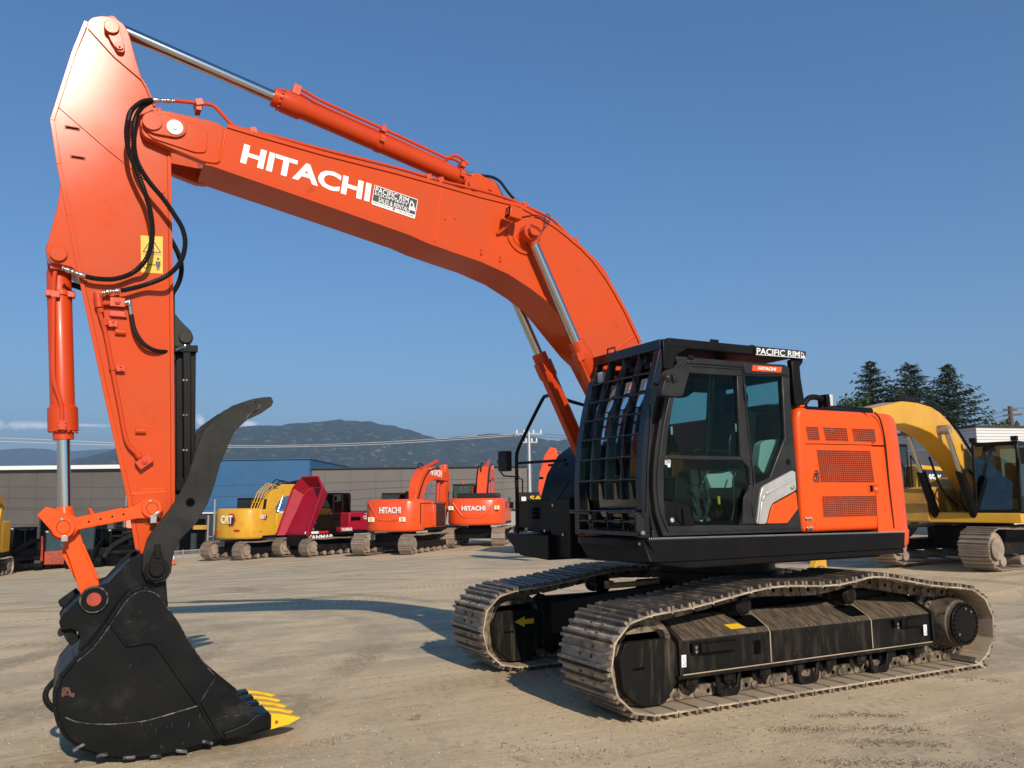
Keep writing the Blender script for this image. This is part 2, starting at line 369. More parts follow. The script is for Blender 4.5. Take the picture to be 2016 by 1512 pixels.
# small brackets / plugs on the boom face
b = MB()
for a, c in ((947.5, 496), (984.5, 510)):
    q = P(a, c, BN); b.box((q.x, BN+.006, q.z), (.022, .012, .06), ry=R(-8)); bolt(b, (q.x, BN+.012, q.z+.016), .006); bolt(b, (q.x, BN+.012, q.z-.016), .006)
B(b, 'tapped_bracket', ORANGE_ARM, boom)
b = MB()
for a, c in ((876, 432), (896, 431.6), (1060, 574)): b.disc(a, c, BN+.002, BN-.001, .006, 8)
B(b, 'bolt_hole', DARK, boom)
# pipes along the boom
pp = [(343, 198), (385, 202.5), (412, 205.5), (424, 211), (440, 228), (456, 245), (470, 252), (494, 258), (560, 274), (634, 294), (782, 331), (867, 356), (940, 373.5), (991, 388), (1028, 403), (1081, 428), (1105, 449), (1129, 476), (1155, 498), (1174, 516), (1187, 532), (1197, 549), (1198, 558), (1192, 560)]
for yo in (.25, .13):
    b = MB(); b.tube(crv([P(a, c, .25)+Vector((0, yo-.25, .0)) for a, c in (pp if yo > .2 else pp[5:])], 4), .0155, 10)
    if yo == .25:
        for a, c in ((392, 203), (498, 259), (843, 350), (867, 356), (1033, 405), (1131, 474)):
            q = P(a, c, .25); b.box((q.x, .20, q.z+.004), (.055, .15, .05), ry=R(20)); b.box((q.x, .2, q.z-.035), (.04, .12, .05)); bolt(b, (q.x+.012, .2, q.z+.028), .010, (0, 0, 1), .012); bolt(b, (q.x-.012, .2, q.z+.028), .010, (0, 0, 1), .012)
    B(b, 'hydraulic_pipe', ORANGE_D, boom)
# boom work light
L0 = P(1012, 421, .44)
b = MB(); b.box(L0, (.13, .10, .115), ry=R(-8)); b.bar(L0+Vector((-.02, -.03, -.05)), L0+Vector((.10, -.16, -.17)), .03, .03)
b.bar(L0+Vector((.0, 0, -.06)), L0+Vector((.02, -.03, -.09)), .05, .02)
wl = B(b, 'work_light', ORANGE_ARM, boom, .008)
b = MB(); b.box(L0+Vector((.068, 0, .008)), (.012, .082, .095), ry=R(-8)); B(b, 'lens_bezel', DARK, boom, .003)
b = MB(); b.box(L0+Vector((.0755, 0, .009)), (.006, .06, .07), ry=R(-8)); B(b, 'lamp_lens', STAIN, boom)
b = MB(); b.tube(crv([P(a, c, .30) for a, c in ((1025, 428), (1040, 425), (1056, 424), (1070, 428), (1078, 436), (1083, 428), (1078, 421), (1072, 430), (1072, 446), (1064, 462))], 4), .004, 6)
b.tube(crv([P(a, c, .50) for a, c in ((1044, 442), (1058, 448), (1066, 455), (1074, 447), (1082, 436))], 4), .004, 6); B(b, 'grease_line', RUB, boom)

# ---- arm
AN = .20
arm_o = [(174, 40), (182, 34), (198, 31), (214, 32), (229, 37), (242, 46), (250.5, 58), (257, 77), (266, 112), (277, 148), (292, 182), (309, 212), (330, 262), (331, 400), (334, 585), (336, 780), (337, 997), (334, 1060), (332, 1125), (322, 1146), (305, 1150), (290, 1142), (281, 1120), (276, 1085), (257, 974), (236, 885), (213.6, 780), (190, 670), (168.5, 569), (161, 543), (141, 526), (122, 521), (103, 517), (94, 508), (90.4, 492), (100, 455), (114, 402), (120, 350), (119, 323), (106, 238), (126, 172), (151, 100), (168, 62)]
arm = B(MB().prism(arm_o, AN, -AN), 'arm', ORANGE_ARM, bevel=.005, label='faded orange arm hanging down from the boom tip')
ribs = [([(177, 57), (152, 112), (110, 236)], .022), ([(110, 238), (124, 330), (141, 430), (160, 520), (190, 650), (213.6, 760), (236, 865), (262, 985), (281, 1080)], -.026)]
b = MB()
b.ribbon(xzp([(174, 45), (150, 104), (107, 238), (120, 323), (140, 425), (165, 553), (213.6, 780), (257, 974), (275, 1080)], AN), .030, AN+.012, AN-.01)
b.ribbon(xzp([(309, 214), (329, 264), (331, 400), (334, 585), (336, 780), (337, 995)], AN), -.026, AN+.012, AN-.01)
b.ribbon(xzp([(176, 55), (226, 110), (280, 156), (290, 172), (306, 210)], AN), .016, AN+.016, AN-.01)
b.ribbon(xzp([(122, 207), (220, 292), (326, 377)], AN), .034, AN+.009, AN-.01)
B(b, 'weld_flange', ORANGE_ARM, arm, .002)
b = MB(); b.prism(rnd([(207, 48), (220, 38), (234, 46), (240, 74), (247, 92), (244, 103), (232, 102), (215, 74)], 8), AN+.04, AN)
b.disc(220, 51.6, AN+.065, AN, .055); b.disc(235.5, 90, AN+.055, AN, .030); b.disc(235.5, 90, AN+.068, AN+.05, .010, 8)
B(b, 'pin_plate', ORANGE_ARM, arm, .004)
b = MB().disc(115, 499, AN+.03, AN, .056).disc(115, 499, AN+.012, -AN-.012, .066)
B(b, 'cylinder_pin', ORANGE_ARM, arm, .004)
b = MB().disc(300, 1003, AN+.012, AN, .115, 32).disc(297, 985, AN+.006, AN, .125, 32); B(b, 'pin_boss', ORANGE_ARM, arm, .004)
b = MB().bar(P(259, 972.5, AN+.004), P(327, 967, AN+.004), .022, .008, up=(0, 1, 0)); b.bar(P(281, 963.5, AN+.004), P(327, 961, AN+.004), .012, .006, up=(0, 1, 0)); B(b, 'weld_seam', ORANGE, arm, .003)
b = MB()
for a, c in ((142.5, 252), (153.5, 310)): b.box(P(a, c, AN+.002), (.105, .006, .028)); 
B(b, 'bracket_weld', STAIN, arm, .004)
b = MB()
for a, c in ((142.5, 252), (153.5, 310)): b.box(P(a, c, AN+.006), (.085, .006, .012))
B(b, 'bracket_slot', DARK, arm)
b = MB()
for a, c in ((237, 653.5), (277, 848)):
    q = P(a, c, AN+.018); b.cyl(q+Vector((.037, 0, .0)), q-Vector((.037, 0, .0)), .024, n=14)
B(b, 'spare_lug', ORANGE_ARM, arm, .004)
Q = quadY([(277, 463.5), (320.5, 466), (320.5, 539), (277.7, 536)], AN+.001)
b = MB(); plate(b, Q, .002); B(b, 'warning_decal', STICK, arm, label='yellow warning sticker with triangle and standing figure')
Q2 = [q+Vector((0, .0025, 0)) for q in Q]; q_ = lambda u, v: sub(Q2, u, v, u, v)[0]
b = MB()
tri = [(.10, .56), (.90, .56), (.5, .93)]
for i in range(3): b.bar(q_(*tri[i]), q_(*tri[(i+1) % 3]), .008, .002, up=(0, 1, 0))
for a, c, w in (((.06, .5), (.94, .5), .003), ((.5, .63), (.5, .78), .012), ((.78, .32), (.78, .16), .026), ((.74, .18), (.74, .08), .009), ((.82, .18), (.82, .08), .009), ((.69, .33), (.69, .2), .006), ((.87, .33), (.87, .2), .006), ((.36, .22), (.64, .22), .005), ((.36, .22), (.43, .25), .004), ((.64, .22), (.57, .25), .004), ((.36, .22), (.43, .19), .004), ((.64, .22), (.57, .19), .004), ((.14, .36), (.3, .36), .006), ((.3, .36), (.3, .12), .006), ((.3, .12), (.14, .12), .006), ((.14, .12), (.14, .36), .006)):
    b.bar(q_(*a), q_(*c), w, .002, up=(0, 1, 0))
h_ = q_(.78, .39); b.cyl(h_, h_+Vector((0, .001, 0)), .011, n=12); B(b, 'warning_print', DECAL, arm)
# pipe run down the arm
ap = crv([P(a, c, AN+.045) for a, c in ((190, 582), (193, 600), (198, 622), (208, 656), (221, 725), (234.5, 795), (242, 836), (248, 864), (256, 880), (268, 892), (277, 901))], 5)
b = MB().tube(ap, .0165, 10)
v0 = P(193, 590, AN+.05); b.tube([v0+Vector((.006, 0, .05)), v0+Vector((-.012, 0, -.06))], .030, 12); b.tube([v0+Vector((-.02, 0, -.065)), v0+Vector((-.03, 0, -.10))], .023, 6)
v1 = P(231, 596, AN+.04); b.box(v1, (.105, .06, .07)); b.tube([v1+Vector((.05, 0, -.01)), v0+Vector((0, 0, -.03))], .017, 8); b.box(v1+Vector((-.005, -.025, -.07)), (.11, .012, .06)); b.box(v1+Vector((-.015, -.02, -.10)), (.115, .03, .012))
bolt(b, v1+Vector((.0, .03, 0)), .022, h=.012); bolt(b, v1+Vector((.0, .04, 0)), .013, h=.012)
for a, c in ((207, 636), (222, 724)):
    q = P(a, c, AN+.045); b.tube([q+Vector((.008, 0, .02)), q-Vector((.008, 0, .02))], .024, 10); q2 = q+Vector((-.05, -.02, .0)); b.box(q2, (.07, .04, .05)); bolt(b, q2+Vector((-.005, .02, .014)), .010, h=.01); bolt(b, q2+Vector((-.01, .02, -.014)), .010, h=.01)
e = P(284, 909, AN+.04); b.box(e, (.115, .06, .07), ry=R(38)); bolt(b, e+Vector((0, .03, 0)), .024, h=.01); bolt(b, e+Vector((0, .04, 0)), .013, h=.01); e2 = P(273, 897, AN+.045); b.tube([e2+Vector((.012, 0, .014)), e2+Vector((-.014, 0, -.016))], .027, 6)
B(b, 'hydraulic_pipe', ORANGE_D, arm, .003)
# hoses
HX = .36
h1 = [(300, 197), (284, 199), (271, 206), (258, 219), (252, 238), (249, 262), (254, 299), (270, 338), (284, 375), (295, 412), (300, 450), (297, 485), (286, 513), (261, 537), (226, 549), (190, 548.5), (168, 544)]
h2 = [(304, 198), (292, 203), (279, 212), (268, 230), (263, 262), (268, 312), (290, 353), (322, 392), (344, 424), (359, 450), (364.5, 480), (356, 514), (330, 542), (288, 560), (250, 570), (236, 572)]
for hp, ys in ((h1, [.33]*4+[.40]*4+[.36]*5+[.28]*4), (h2, [.30]*4+[.36]*5+[.38]*4+[.29]*3)):
    B(hose(MB(), [P(a, c, y) for (a, c), y in zip(hp, ys)], .0175), 'hydraulic_hose', RUB, label='ribbed black hose looping from the boom pipe to the arm')
B(hose(MB(), [P(a, c, .0) for a, c in ((326, 455), (340, 478), (352, 503), (357.5, 528), (352, 556), (336, 582), (322, 590))], .0185), 'hydraulic_hose', RUB)
B(MB().tube([P(a, c, -.05) for a, c in ((140, 560), (158, 566), (176, 572))], .022, 10), 'hydraulic_hose', RUB)
b = MB()
for a, c_ in (([(301, 197), (328, 198)], .33), ([(328, 198), (344, 199)], .30), ([(170, 544.6), (140, 534)], .27), ([(139, 534), (122, 527)], .26), ([(236, 572.5), (216, 574)], .27), ([(216, 574), (200, 577)], .26)):
    p, q = P(*a[0], c_), P(*a[1], c_); b.rev(p, q, [(0, .021), (.5, .021), (.52, .015), (.8, .015), (.82, .020), (1, .020)], 8)
b.tube([P(254, 592, .26), P(256, 602, .26)], .017, 8); b.tube([P(256, 602, .25), P(258.5, 620, .25)], .016, 10); b.tube([P(244, 597, .26), P(256, 592, .26)], .015, 8)
b.tube([P(342, 691.5, .14), P(362, 683, .1)], .014, 10); b.ball(P(364, 681, .1), .022)
B(b, 'hose_fitting', ZINC, arm, .002)
B(MB().tube(crv([P(a, c, y) for a, c, y in ((258.5, 620, .25), (266, 652, .27), (285, 679, .27), (312, 691.5, .23), (343, 691.2, .14))], 6), .0165, 10), 'rubber_hose', RUB, label='smooth black hose from the arm valve to the thumb cylinder')
b = MB().prism([(187, 573), (200, 572), (201, 582), (188, 583)], AN+.07, AN+.02); B(b, 'elbow', ORANGE_D, arm, .004)

# ---- arm cylinder
t0 = P(220, 51.6, 0); t1 = P(934, 363, 0)
def onl(px): # point on the axis nearest a pixel column
    u = 0
    lo, hi = 0., 1.
    for _ in range(40):
        m_ = (lo+hi)/2; q = t0+(t1-t0)*m_; v = q-CP; X = 1008+FOC*v.dot(CR)/v.dot(_d)
        if X < px: lo = m_
        else: hi = m_
    return t0+(t1-t0)*lo
g0, g1, g2, g3 = onl(537), onl(553), onl(585), onl(905)
ax = (t1-t0).normalized()
ac = B(MB().rev(g0, g3, [(0, .088), (.045, .088), (.0451, .104), (.135, .104), (.15, .088), (.97, .086), (1, .07)], 28), 'arm_cylinder', ORANGE_D, bevel=.003, label='orange hydraulic cylinder lying on top of the boom')
B(MB().cyl(t0+ax*.06, g0+ax*.02, .052, n=28), 'piston_rod', STEEL, ac)
b = MB().cyl(t0+Vector((0, .1, 0)), t0-Vector((0, .1, 0)), .040).cyl(t1+Vector((0, .09, 0)), t1-Vector((0, .09, 0)), .085).cyl(g3, t1, .06)
B(b, 'cylinder_eye', ORANGE_D, ac, .004)
n_ = Vector((-ax.z, 0, ax.x)); n_ = n_ if n_.z > 0 else -n_
for yo, off in ((.045, 0), (-.035, .0)):
    L = (g3-g0).length; pts = [g0+ax*.17+n_*.10, g0+ax*.18+n_*.145, g0+ax*.25+n_*.150, g0+ax*.45+n_*.13, g0+ax*(L*.62)+n_*.125, g0+ax*(L*.86)+n_*.115, g0+ax*(L*.90)+n_*.12, g0+ax*(L*.93)+n_*.17, g0+ax*(L*.97)+n_*.18, g0+ax*(L*1.02)+n_*.15]
    b = MB().tube(crv([p+Vector((0, yo, 0)) for p in pts], 5), .015, 10)
    if yo > 0:
        b.box(g0+ax*.17+n_*.12+Vector((0, .045, 0)), (.07, .07, .09), ry=math.atan2(-ax.z, ax.x)); 
        for i in (-1, 1):
            for j in (-1, 1): bolt(b, g0+ax*(.17+i*.02)+n_*.16+Vector((0, .045+j*.02, 0)), .010, n_, .012)
    B(b, 'hydraulic_pipe', ORANGE_D, ac, .003)
b = MB()
for tt in (.545, .995):
    q = g0+ax*(L*tt); b.rev(q-ax*.025, q+ax*.025, [(0, .094), (1, .094)], 24); b.box(q+n_*.125, (.05, .12, .05), ry=math.atan2(-ax.z, ax.x)); b.box(q+n_*.16+Vector((0, .02, 0)), (.035, .03, .04)); b.box(q+Vector((0, .10, .0)), (.045, .03, .06), ry=math.atan2(-ax.z, ax.x)); bolt(b, q+Vector((0, .11, 0)), .012)
for i in range(14):
    a = 2*math.pi*i/14; w = n_*math.cos(a)+Vector((0, 1, 0))*math.sin(a); q = g0+ax*.062+w*.096; b.cyl(q-ax*.006, q+ax*.012, .009, n=6)
B(b, 'cylinder_clamp', ORANGE_D, ac, .003)
b = MB()
brk = rnd([(914, 376), (917, 355), (930, 344), (950, 346), (976, 358), (989, 384), (1000, 402)], 6)
for y0, y1 in ((.15, .115), (-.115, -.15)): b.prism(brk, y0, y1, yt=.15)
b.disc(935, 361, .175, .15, .062, yt=.175); b.disc(967, 373, .165, .15, .026, yt=.165); b.disc(967, 373, .18, .165, .012, 6, yt=.18)
B(b, 'cylinder_bracket', ORANGE_ARM, boom, .004)
b = MB()
b.tube(crv([P(a, c, .05) for a, c in ((935, 344), (952, 346), (970, 349), (985, 358), (1000, 378), (1014, 394))], 5), .014, 10)
b.tube(crv([P(a, c, -.06) for a, c in ((935, 350), (955, 352), (975, 362), (985, 380), (995, 395))], 5), .015, 10)
B(b, 'rubber_hose', RUB, boom)
b = MB(); b.tube([P(915, 339, .045), P(934, 345, .045)], .018, 8); b.tube([P(1012, 391, .05), P(1022, 401, .05)], .017, 8); b.tube([P(905, 347, -.03), P(925, 350, -.03)], .018, 8); B(b, 'hose_fitting', ZINC, boom)

# ---- boom cylinders
for s_ in (1, -1):
    y = .37*s_; a = Vector((PBX, y, PBZ)); k = Vector((1.935, y, 3.272)); dr = (k-a).normalized(); foot = a+dr*3.05
    bc = B(MB().rev(k-dr*.01, foot, [(0, .078), (.05, .078), (.0501, .098), (.135, .098), (.15, .083), (.97, .083), (1, .06)], 26), 'boom_cylinder', ORANGE_D, bevel=.003, label=('orange boom-lift cylinder nearest the cab' if s_ > 0 else 'orange boom-lift cylinder beyond the boom'))
    B(MB().cyl(a, k, .046, n=26), 'piston_rod', STEEL, bc)
    B(MB().cyl(a-Vector((0, .062, 0)), a+Vector((0, .062, 0)), .086).rev(a, a+dr*.12, [(0, .055), (1, .048)]).cyl(foot-Vector((0, .07, 0)), foot+Vector((0, .07, 0)), .09), 'cylinder_eye', ORANGE_D, bc, .006)
    n_ = Vector((-dr.z, 0, dr.x)); n_ = n_ if n_.x > 0 else -n_
    nn = n_*.75+Vector((0, .66, 0))
    pts = [k+dr*.13+nn*.10, k+dr*.16+nn*.135, k+dr*.3+nn*.125, k+dr*1.0+nn*.115, k+dr*1.25+nn*.11, k+dr*1.42+nn*.05+n_*.05, k+dr*1.60+n_*.02]
    b = MB().tube(crv(pts, 5), .0155, 10); b.box(k+dr*.13+nn*.105, (.08, .06, .08), ry=R(20))
    for i in range(12):
        an = 2*math.pi*i/12; w = n_*math.cos(an)+Vector((0, 1, 0))*math.sin(an); q = k+dr*.10+w*.088; b.cyl(q-dr*.012, q+dr*.004, .009, n=6)
    B(b, 'hydraulic_pipe', ORANGE_D, bc, .003)
# ---- bucket cylinder
a = P(115, 499, 0); k = P(125, 866, 0); e = P(127, 1037, 0); dr = (k-a).normalized(); L = (k-a).length
kc = B(MB().rev(a+dr*.12, k, [(0, .070), (.02, .086), (.80, .086), (.82, .105), (.952, .105), (.955, .072), (1, .072)], 28), 'bucket_cylinder', ORANGE_D, bevel=.003, label='orange upright cylinder on the left of the arm')
B(MB().cyl(k, e-(e-k).normalized()*.08, .046, n=28), 'piston_rod', STEEL, kc)
B(MB().cyl(a+Vector((0, .11, 0)), a-Vector((0, .11, 0)), .085).rev(a, a+dr*.14, [(0, .075), (1, .078)], 24), 'cylinder_eye', STAIN, kc, .004)
B(MB().cyl(e+Vector((0, .12, 0)), e-Vector((0, .12, 0)), .10).rev(e-(e-k).normalized()*.15, e, [(0, .055), (.2, .062), (1, .09)], 24), 'rod_eye', ORANGE, kc, .004)
b = MB().tube(crv([P(a_, c, .11) for a_, c in ((117, 524), (110, 530), (106, 560), (105.5, 600), (104.5, 700), (106, 748), (114, 775), (121, 800), (122, 832))], 5), .0165, 10)
b.box(P(114, 525, .12), (.10, .06, .05)); q = P(121, 580, 0); b.rev(q+Vector((0, 0, .018)), q-Vector((0, 0, .018)), [(0, .095), (1, .095)], 24); b.box(P(97, 578, .05), (.05, .08, .045)); b.box(P(140, 581, .05), (.05, .08, .045)); b.box(P(109, 580, .1), (.06, .06, .05))
b.box(P(122, 837, .105), (.06, .04, .07))
for i in (-1, 1):
    for j in (-1, 1): bolt(b, P(122+i*7, 836+j*4, .12), .009, h=.012)
for i in range(16):
    an = 2*math.pi*i/16; q = P(124.5, 849, 0)+Vector((math.cos(an)*.095, math.sin(an)*.095, 0)); b.cyl(q, q-Vector((0, 0, .012)), .010, n=6)
B(b, 'hydraulic_pipe', ORANGE_D, kc, .003)
# ---- links
b = MB()
lk = [(124, 1016), (140, 1018), (152, 1020), (200, 1010.5), (268, 995), (280, 985), (300, 980), (318, 990), (322, 1003), (316, 1018), (302, 1024), (285, 1021), (272, 1021), (200, 1034), (154, 1043), (146, 1054), (126, 1061), (108, 1054), (102, 1038), (108, 1022)]
for y0, y1 in ((.275, .215), (-.215, -.275)): b.prism(lk, y0, y1, yt=.275)
b.disc(299.7, 1001, .305, .2, .072, yt=.305).disc(124.7, 1038, .305, .2, .078, yt=.305)
hl = B(b, 'idler_link', ORANGE, bevel=.006, label='orange idler link joining the arm to the bucket cylinder')
b = MB()
for a_, c in ((175, 1027), (198, 1022), (221, 1017), (243, 1012.5)): b.disc(a_, c, .2765, .27, .0075, 8, yt=.2765)
b.tube([P(a_, c, .306)for a_, c in circ(299.7, 1001, 11.5, n=24)], .0018, 5).tube([P(a_, c, .306)for a_, c in circ(124.7, 1038, 13.5, n=24)], .0018, 5)
B(b, 'pin_groove', DARK, hl)
b = MB(); b.box(P(302, 1022, .30), (.045, .03, .06)); b.box(P(127, 1060, .30), (.045, .03, .045)); b.box(P(308, 1011, .312), (.06, .012, .02), ry=R(35)); b.disc(296, 986, .308, .28, .012, 8); b.disc(122, 1022, .308, .28, .012, 8); B(b, 'locking_bolt', ZINC, hl, .003)
b = MB().prism([(73, 1014), (90, 998), (112, 1003), (150, 1022), (158, 1050), (165, 1075), (194, 1142), (200, 1180), (180, 1198), (160, 1175), (136, 1100), (122, 1064), (112, 1058)], .195, .13)
b.prism([(73, 1014), (90, 998), (112, 1003), (150, 1022), (158, 1050), (165, 1075), (194, 1142), (200, 1180), (180, 1198), (160, 1175), (136, 1100), (122, 1064), (112, 1058)], -.13, -.195, yt=.195)
b.prism([(118, 1085), (150, 1075), (190, 1150), (160, 1165)], .13, -.13, yt=.195)
b.pribbon([(159, 1072), (190, 1142)], -.02, .206, .19)
B(b, 'bucket_link', ORANGE, bevel=.005, label='orange link running down to the rear of the bucket')
# ---- bucket
BS = .50
side = [(282, 1163), (300, 1167), (313, 1175), (324, 1190), (351.7, 1227), (368, 1258), (396, 1299), (424, 1333), (470, 1372), (512, 1406), (500, 1424), (470, 1441), (443, 1452), (421, 1456), (365.6, 1474), (310, 1485.6), (254, 1491), (199, 1485.6), (165.6, 1471.7), (135, 1449), (119.7, 1421.7), (113, 1394), (113, 1366), (124, 1335.6), (151.7, 1302), (182, 1277), (215.6, 1232.8), (243, 1191), (262, 1170)]
b = MB()
for y0, y1 in ((BS, BS-.03), (-BS+.03, -BS)): b.prism(side, y0, y1, yt=BS)
wr = xzp([(300, 1168), (282, 1163), (262, 1170), (243, 1191), (215.6, 1232.8), (182, 1277), (151.7, 1302), (124, 1335.6), (113, 1366), (113, 1394), (119.7, 1421.7), (135, 1449), (165.6, 1471.7), (199, 1485.6), (254, 1491), (310, 1485.6), (365.6, 1474), (421, 1456), (470, 1441), (512, 1421)], BS)
b.ribbon(wr, .03, BS-.03, -BS+.03)
bk = B(b, 'bucket', BUCKET, bevel=.004, ang=25, label='large scuffed black digging bucket resting on the ground')
b = MB().prism([(129, 1413), (157, 1423), (213, 1427), (282, 1420), (338, 1405), (388, 1390), (431, 1452), (421, 1457), (365, 1475), (310, 1487), (254, 1492.5), (199, 1487), (165, 1473), (135, 1451), (122, 1428)], BS+.012, BS)
b.prism([(424, 1336), (470, 1374), (514, 1407), (528, 1402), (529, 1431), (500, 1438), (443, 1455), (432, 1450), (395, 1385)], BS+.02, BS)
B(b, 'wear_plate', BUCKET, bk, .003)
b = MB(); b.pribbon([(221, 1227), (251.7, 1270), (290.6, 1262), (303, 1264), (312, 1271), (345, 1318), (393, 1386), (434, 1453)], .018, BS+.024, BS); B(b, 'reinforcing_rib', BUCKET, bk, .003)
b = MB(); b.tube([P(a_, c, BS+.013) for a_, c in c2([(128, 1412), (157, 1422.5), (213, 1426), (282, 1420), (338, 1405), (388, 1390)], 4)], .0045, 6)
b.tube([P(a_, c, BS+.003) for a_, c in c2([(264, 1170), (282, 1163), (300, 1166), (313, 1174), (324, 1189), (351, 1226), (369, 1258), (396, 1298), (424, 1332)], 3)], .0045, 6)
b.tube([P(a_, c, BS+.004) for a_, c in [(424, 1334), (394, 1384)]], .004, 6)
b.tube([P(a_, c, BS+.002) for a_, c in c2([(262, 1170), (243, 1191), (215.6, 1232.8), (182, 1277), (151.7, 1302)], 3)], .004, 6)
for _ in range(26):
    u, v = random.uniform(180, 400), random.uniform(1400, 1470)
    w = random.uniform(3, 14); an = random.uniform(.9, 1.35)
    if u > 250: b.tube([P(u, v, BS+.0125), P(u-w*.4*math.cos(an), v+w*math.sin(an), BS+.0125)], .0011, 3)
for _ in range(14):
    u, v = random.uniform(215, 330), random.uniform(1200, 1390); w = random.uniform(3, 9); an = random.uniform(0, 3)
    b.tube([P(u, v, BS+.0005), P(u+w*math.cos(an), v+w*math.sin(an), BS+.0005)], .0009, 3)
for _ in range(12):
    u, v = random.uniform(440, 480), random.uniform(1368, 1410); w = random.uniform(3, 7); an = random.uniform(.6, 2)
    b.tube([P(u, v, BS+.0205), P(u+w*math.cos(an), v+w*math.sin(an), BS+.0205)], .0011, 3)
b.tube([P(a_, c, BS+.0205) for a_, c in c2([(422, 1418), (445, 1410), (470, 1408), (500, 1399)], 3)], .0018, 4)
B(b, 'weld_bead', SCUFF, bk)
b = MB()
for a_, c, an in ((155, 1471, 28), (201, 1486, 6), (254, 1491, -2), (306, 1488, -6), (357, 1478, -12), (408, 1461, -20)):
    b.box(P(a_, c, BS+.01), (.080, .045, .022), ry=R(an))
B(b, 'wear_block', SCUFF, bk, .005)
# side cutter + adapters + teeth
b = MB().prism([(440, 1442), (456, 1437), (486, 1424), (504, 1408), (530, 1402), (530, 1432), (505, 1440), (480, 1450), (446, 1456)], BS+.055, BS-.12)
B(b, 'side_cutter', BUCKET, bk, .008)
TY = [.445, .222, 0, -.222, -.445]
lipx = P(500, 1424, .445)
for i, ty in enumerate(TY):
    O = [P(a_, c, .445) for a_, c in ((470, 1444), (488, 1420), (506, 1407), (531, 1402), (531, 1431), (500, 1442))]
    b = MB().loops([Vector((q.x, ty+.065, q.z)) for q in O], [Vector((q.x, ty-.065, q.z)) for q in O])
    B(b, 'tooth_adapter', BUCKET, bk, .008)
    T0 = [P(a_, c, .445) for a_, c in ((528.5, 1401), (553, 1403), (590.6, 1411), (566, 1423), (528.5, 1433))]
    hw = [.062, .058, .034, .056, .062]
    up = [Vector((q.x, ty+w, q.z)) for q, w in zip(T0, hw)]; dn = [Vector((q.x, ty-w, q.z)) for q, w in zip(T0, hw)]
    t_ = B(MB().loops(up, dn), 'tooth', YEL, bk, .004, label='yellow bucket tooth')
    q = P(541, 1418, .445)
    B(MB().cyl((q.x, ty-.064, q.z), (q.x, ty+.0635, q.z), .013, n=10), 'tooth_pin', STAIN, bk)
b = MB().bb(P(443, 1450, BS).x, P(516, 1420, BS).x, -.47, .38, .085, .135); B(b, 'cutting_edge', BUCKET, bk, .004)
# ears and coupler
ear = [(331, 1195), (327, 1141), (338, 1122), (336, 1085), (300, 1084), (279, 1090), (262, 1098), (246, 1112), (229, 1131), (214, 1147), (196, 1152), (175, 1160), (160, 1174), (150, 1190), (125, 1208), (116, 1224), (120, 1241), (139, 1239), (154, 1244), (158, 1256), (154, 1277), (150, 1305), (200, 1290), (262, 1250), (331, 1250)]
b = MB()
for y0, y1 in ((.285, .245), (-.245, -.285)): b.prism(ear, y0, y1, yt=.285)
ei = B(b, 'bucket_ear', BUCKET, bk, .005)
b = MB().prism([(214, 1149), (160, 1176), (128, 1206), (119, 1226), (150, 1240), (190, 1215), (240, 1140), (262, 1104)], .23, -.23, yt=.25)
b.prism([(113, 1196), (152, 1168), (158, 1176), (128, 1210), (118, 1208)], -.20, -.26, yt=.25)
B(b, 'quick_coupler', BUCKET, bk, .01)
b = MB().disc(185, 1180.6, .315, .28, .096, 32, yt=.315); B(b, 'pin_collar', SCUFF, bk, .004)
b = MB().disc(185, 1180.6, .321, .31, .084, 32, yt=.321); B(b, 'pin_ring', BUCKET, bk, .004)
B(MB().disc(185, 1180.6, .333, .31, .049, 28, yt=.333), 'link_pin', STAIN, bk, .004, label='orange-painted pin end on the rear ear of the bucket')
b = MB().prism([(119, 1241), (140, 1238), (150, 1244), (155, 1262), (140, 1272), (131, 1262), (125, 1250)], .22, .12); b.disc(120, 1247, .24, .1, .022, 12); B(b, 'coupler_hook', FRAME, bk, .005)
b = MB(); b.ribbon(xzp(c2([(127, 1331), (110, 1346), (98, 1360), (96, 1372), (101, 1383), (113, 1394)], 4), .05), .04, .065, .03); B(b, 'lifting_eye', BUCKET, bk, .004)
b = MB(); Q = quadY([(120, 1352), (150, 1352), (150, 1374), (120, 1374)], BS+.001)
q_ = lambda u, v: sub(Q, u, v, u, v)[0]
for a_, c in (((.1, .1), (.15, .9)), ((.15, .9), (.5, .8)), ((.5, .8), (.12, .5)), ((.12, .5), (.85, .12)), ((.45, .95), (.6, .4)), ((.2, .3), (.9, .35))): b.bar(q_(*a_), q_(*c), .012, .002, up=(0, 1, 0))
B(b, 'crayon_mark', mat('rust_crayon', (.11, .05, .022), .7), bk)
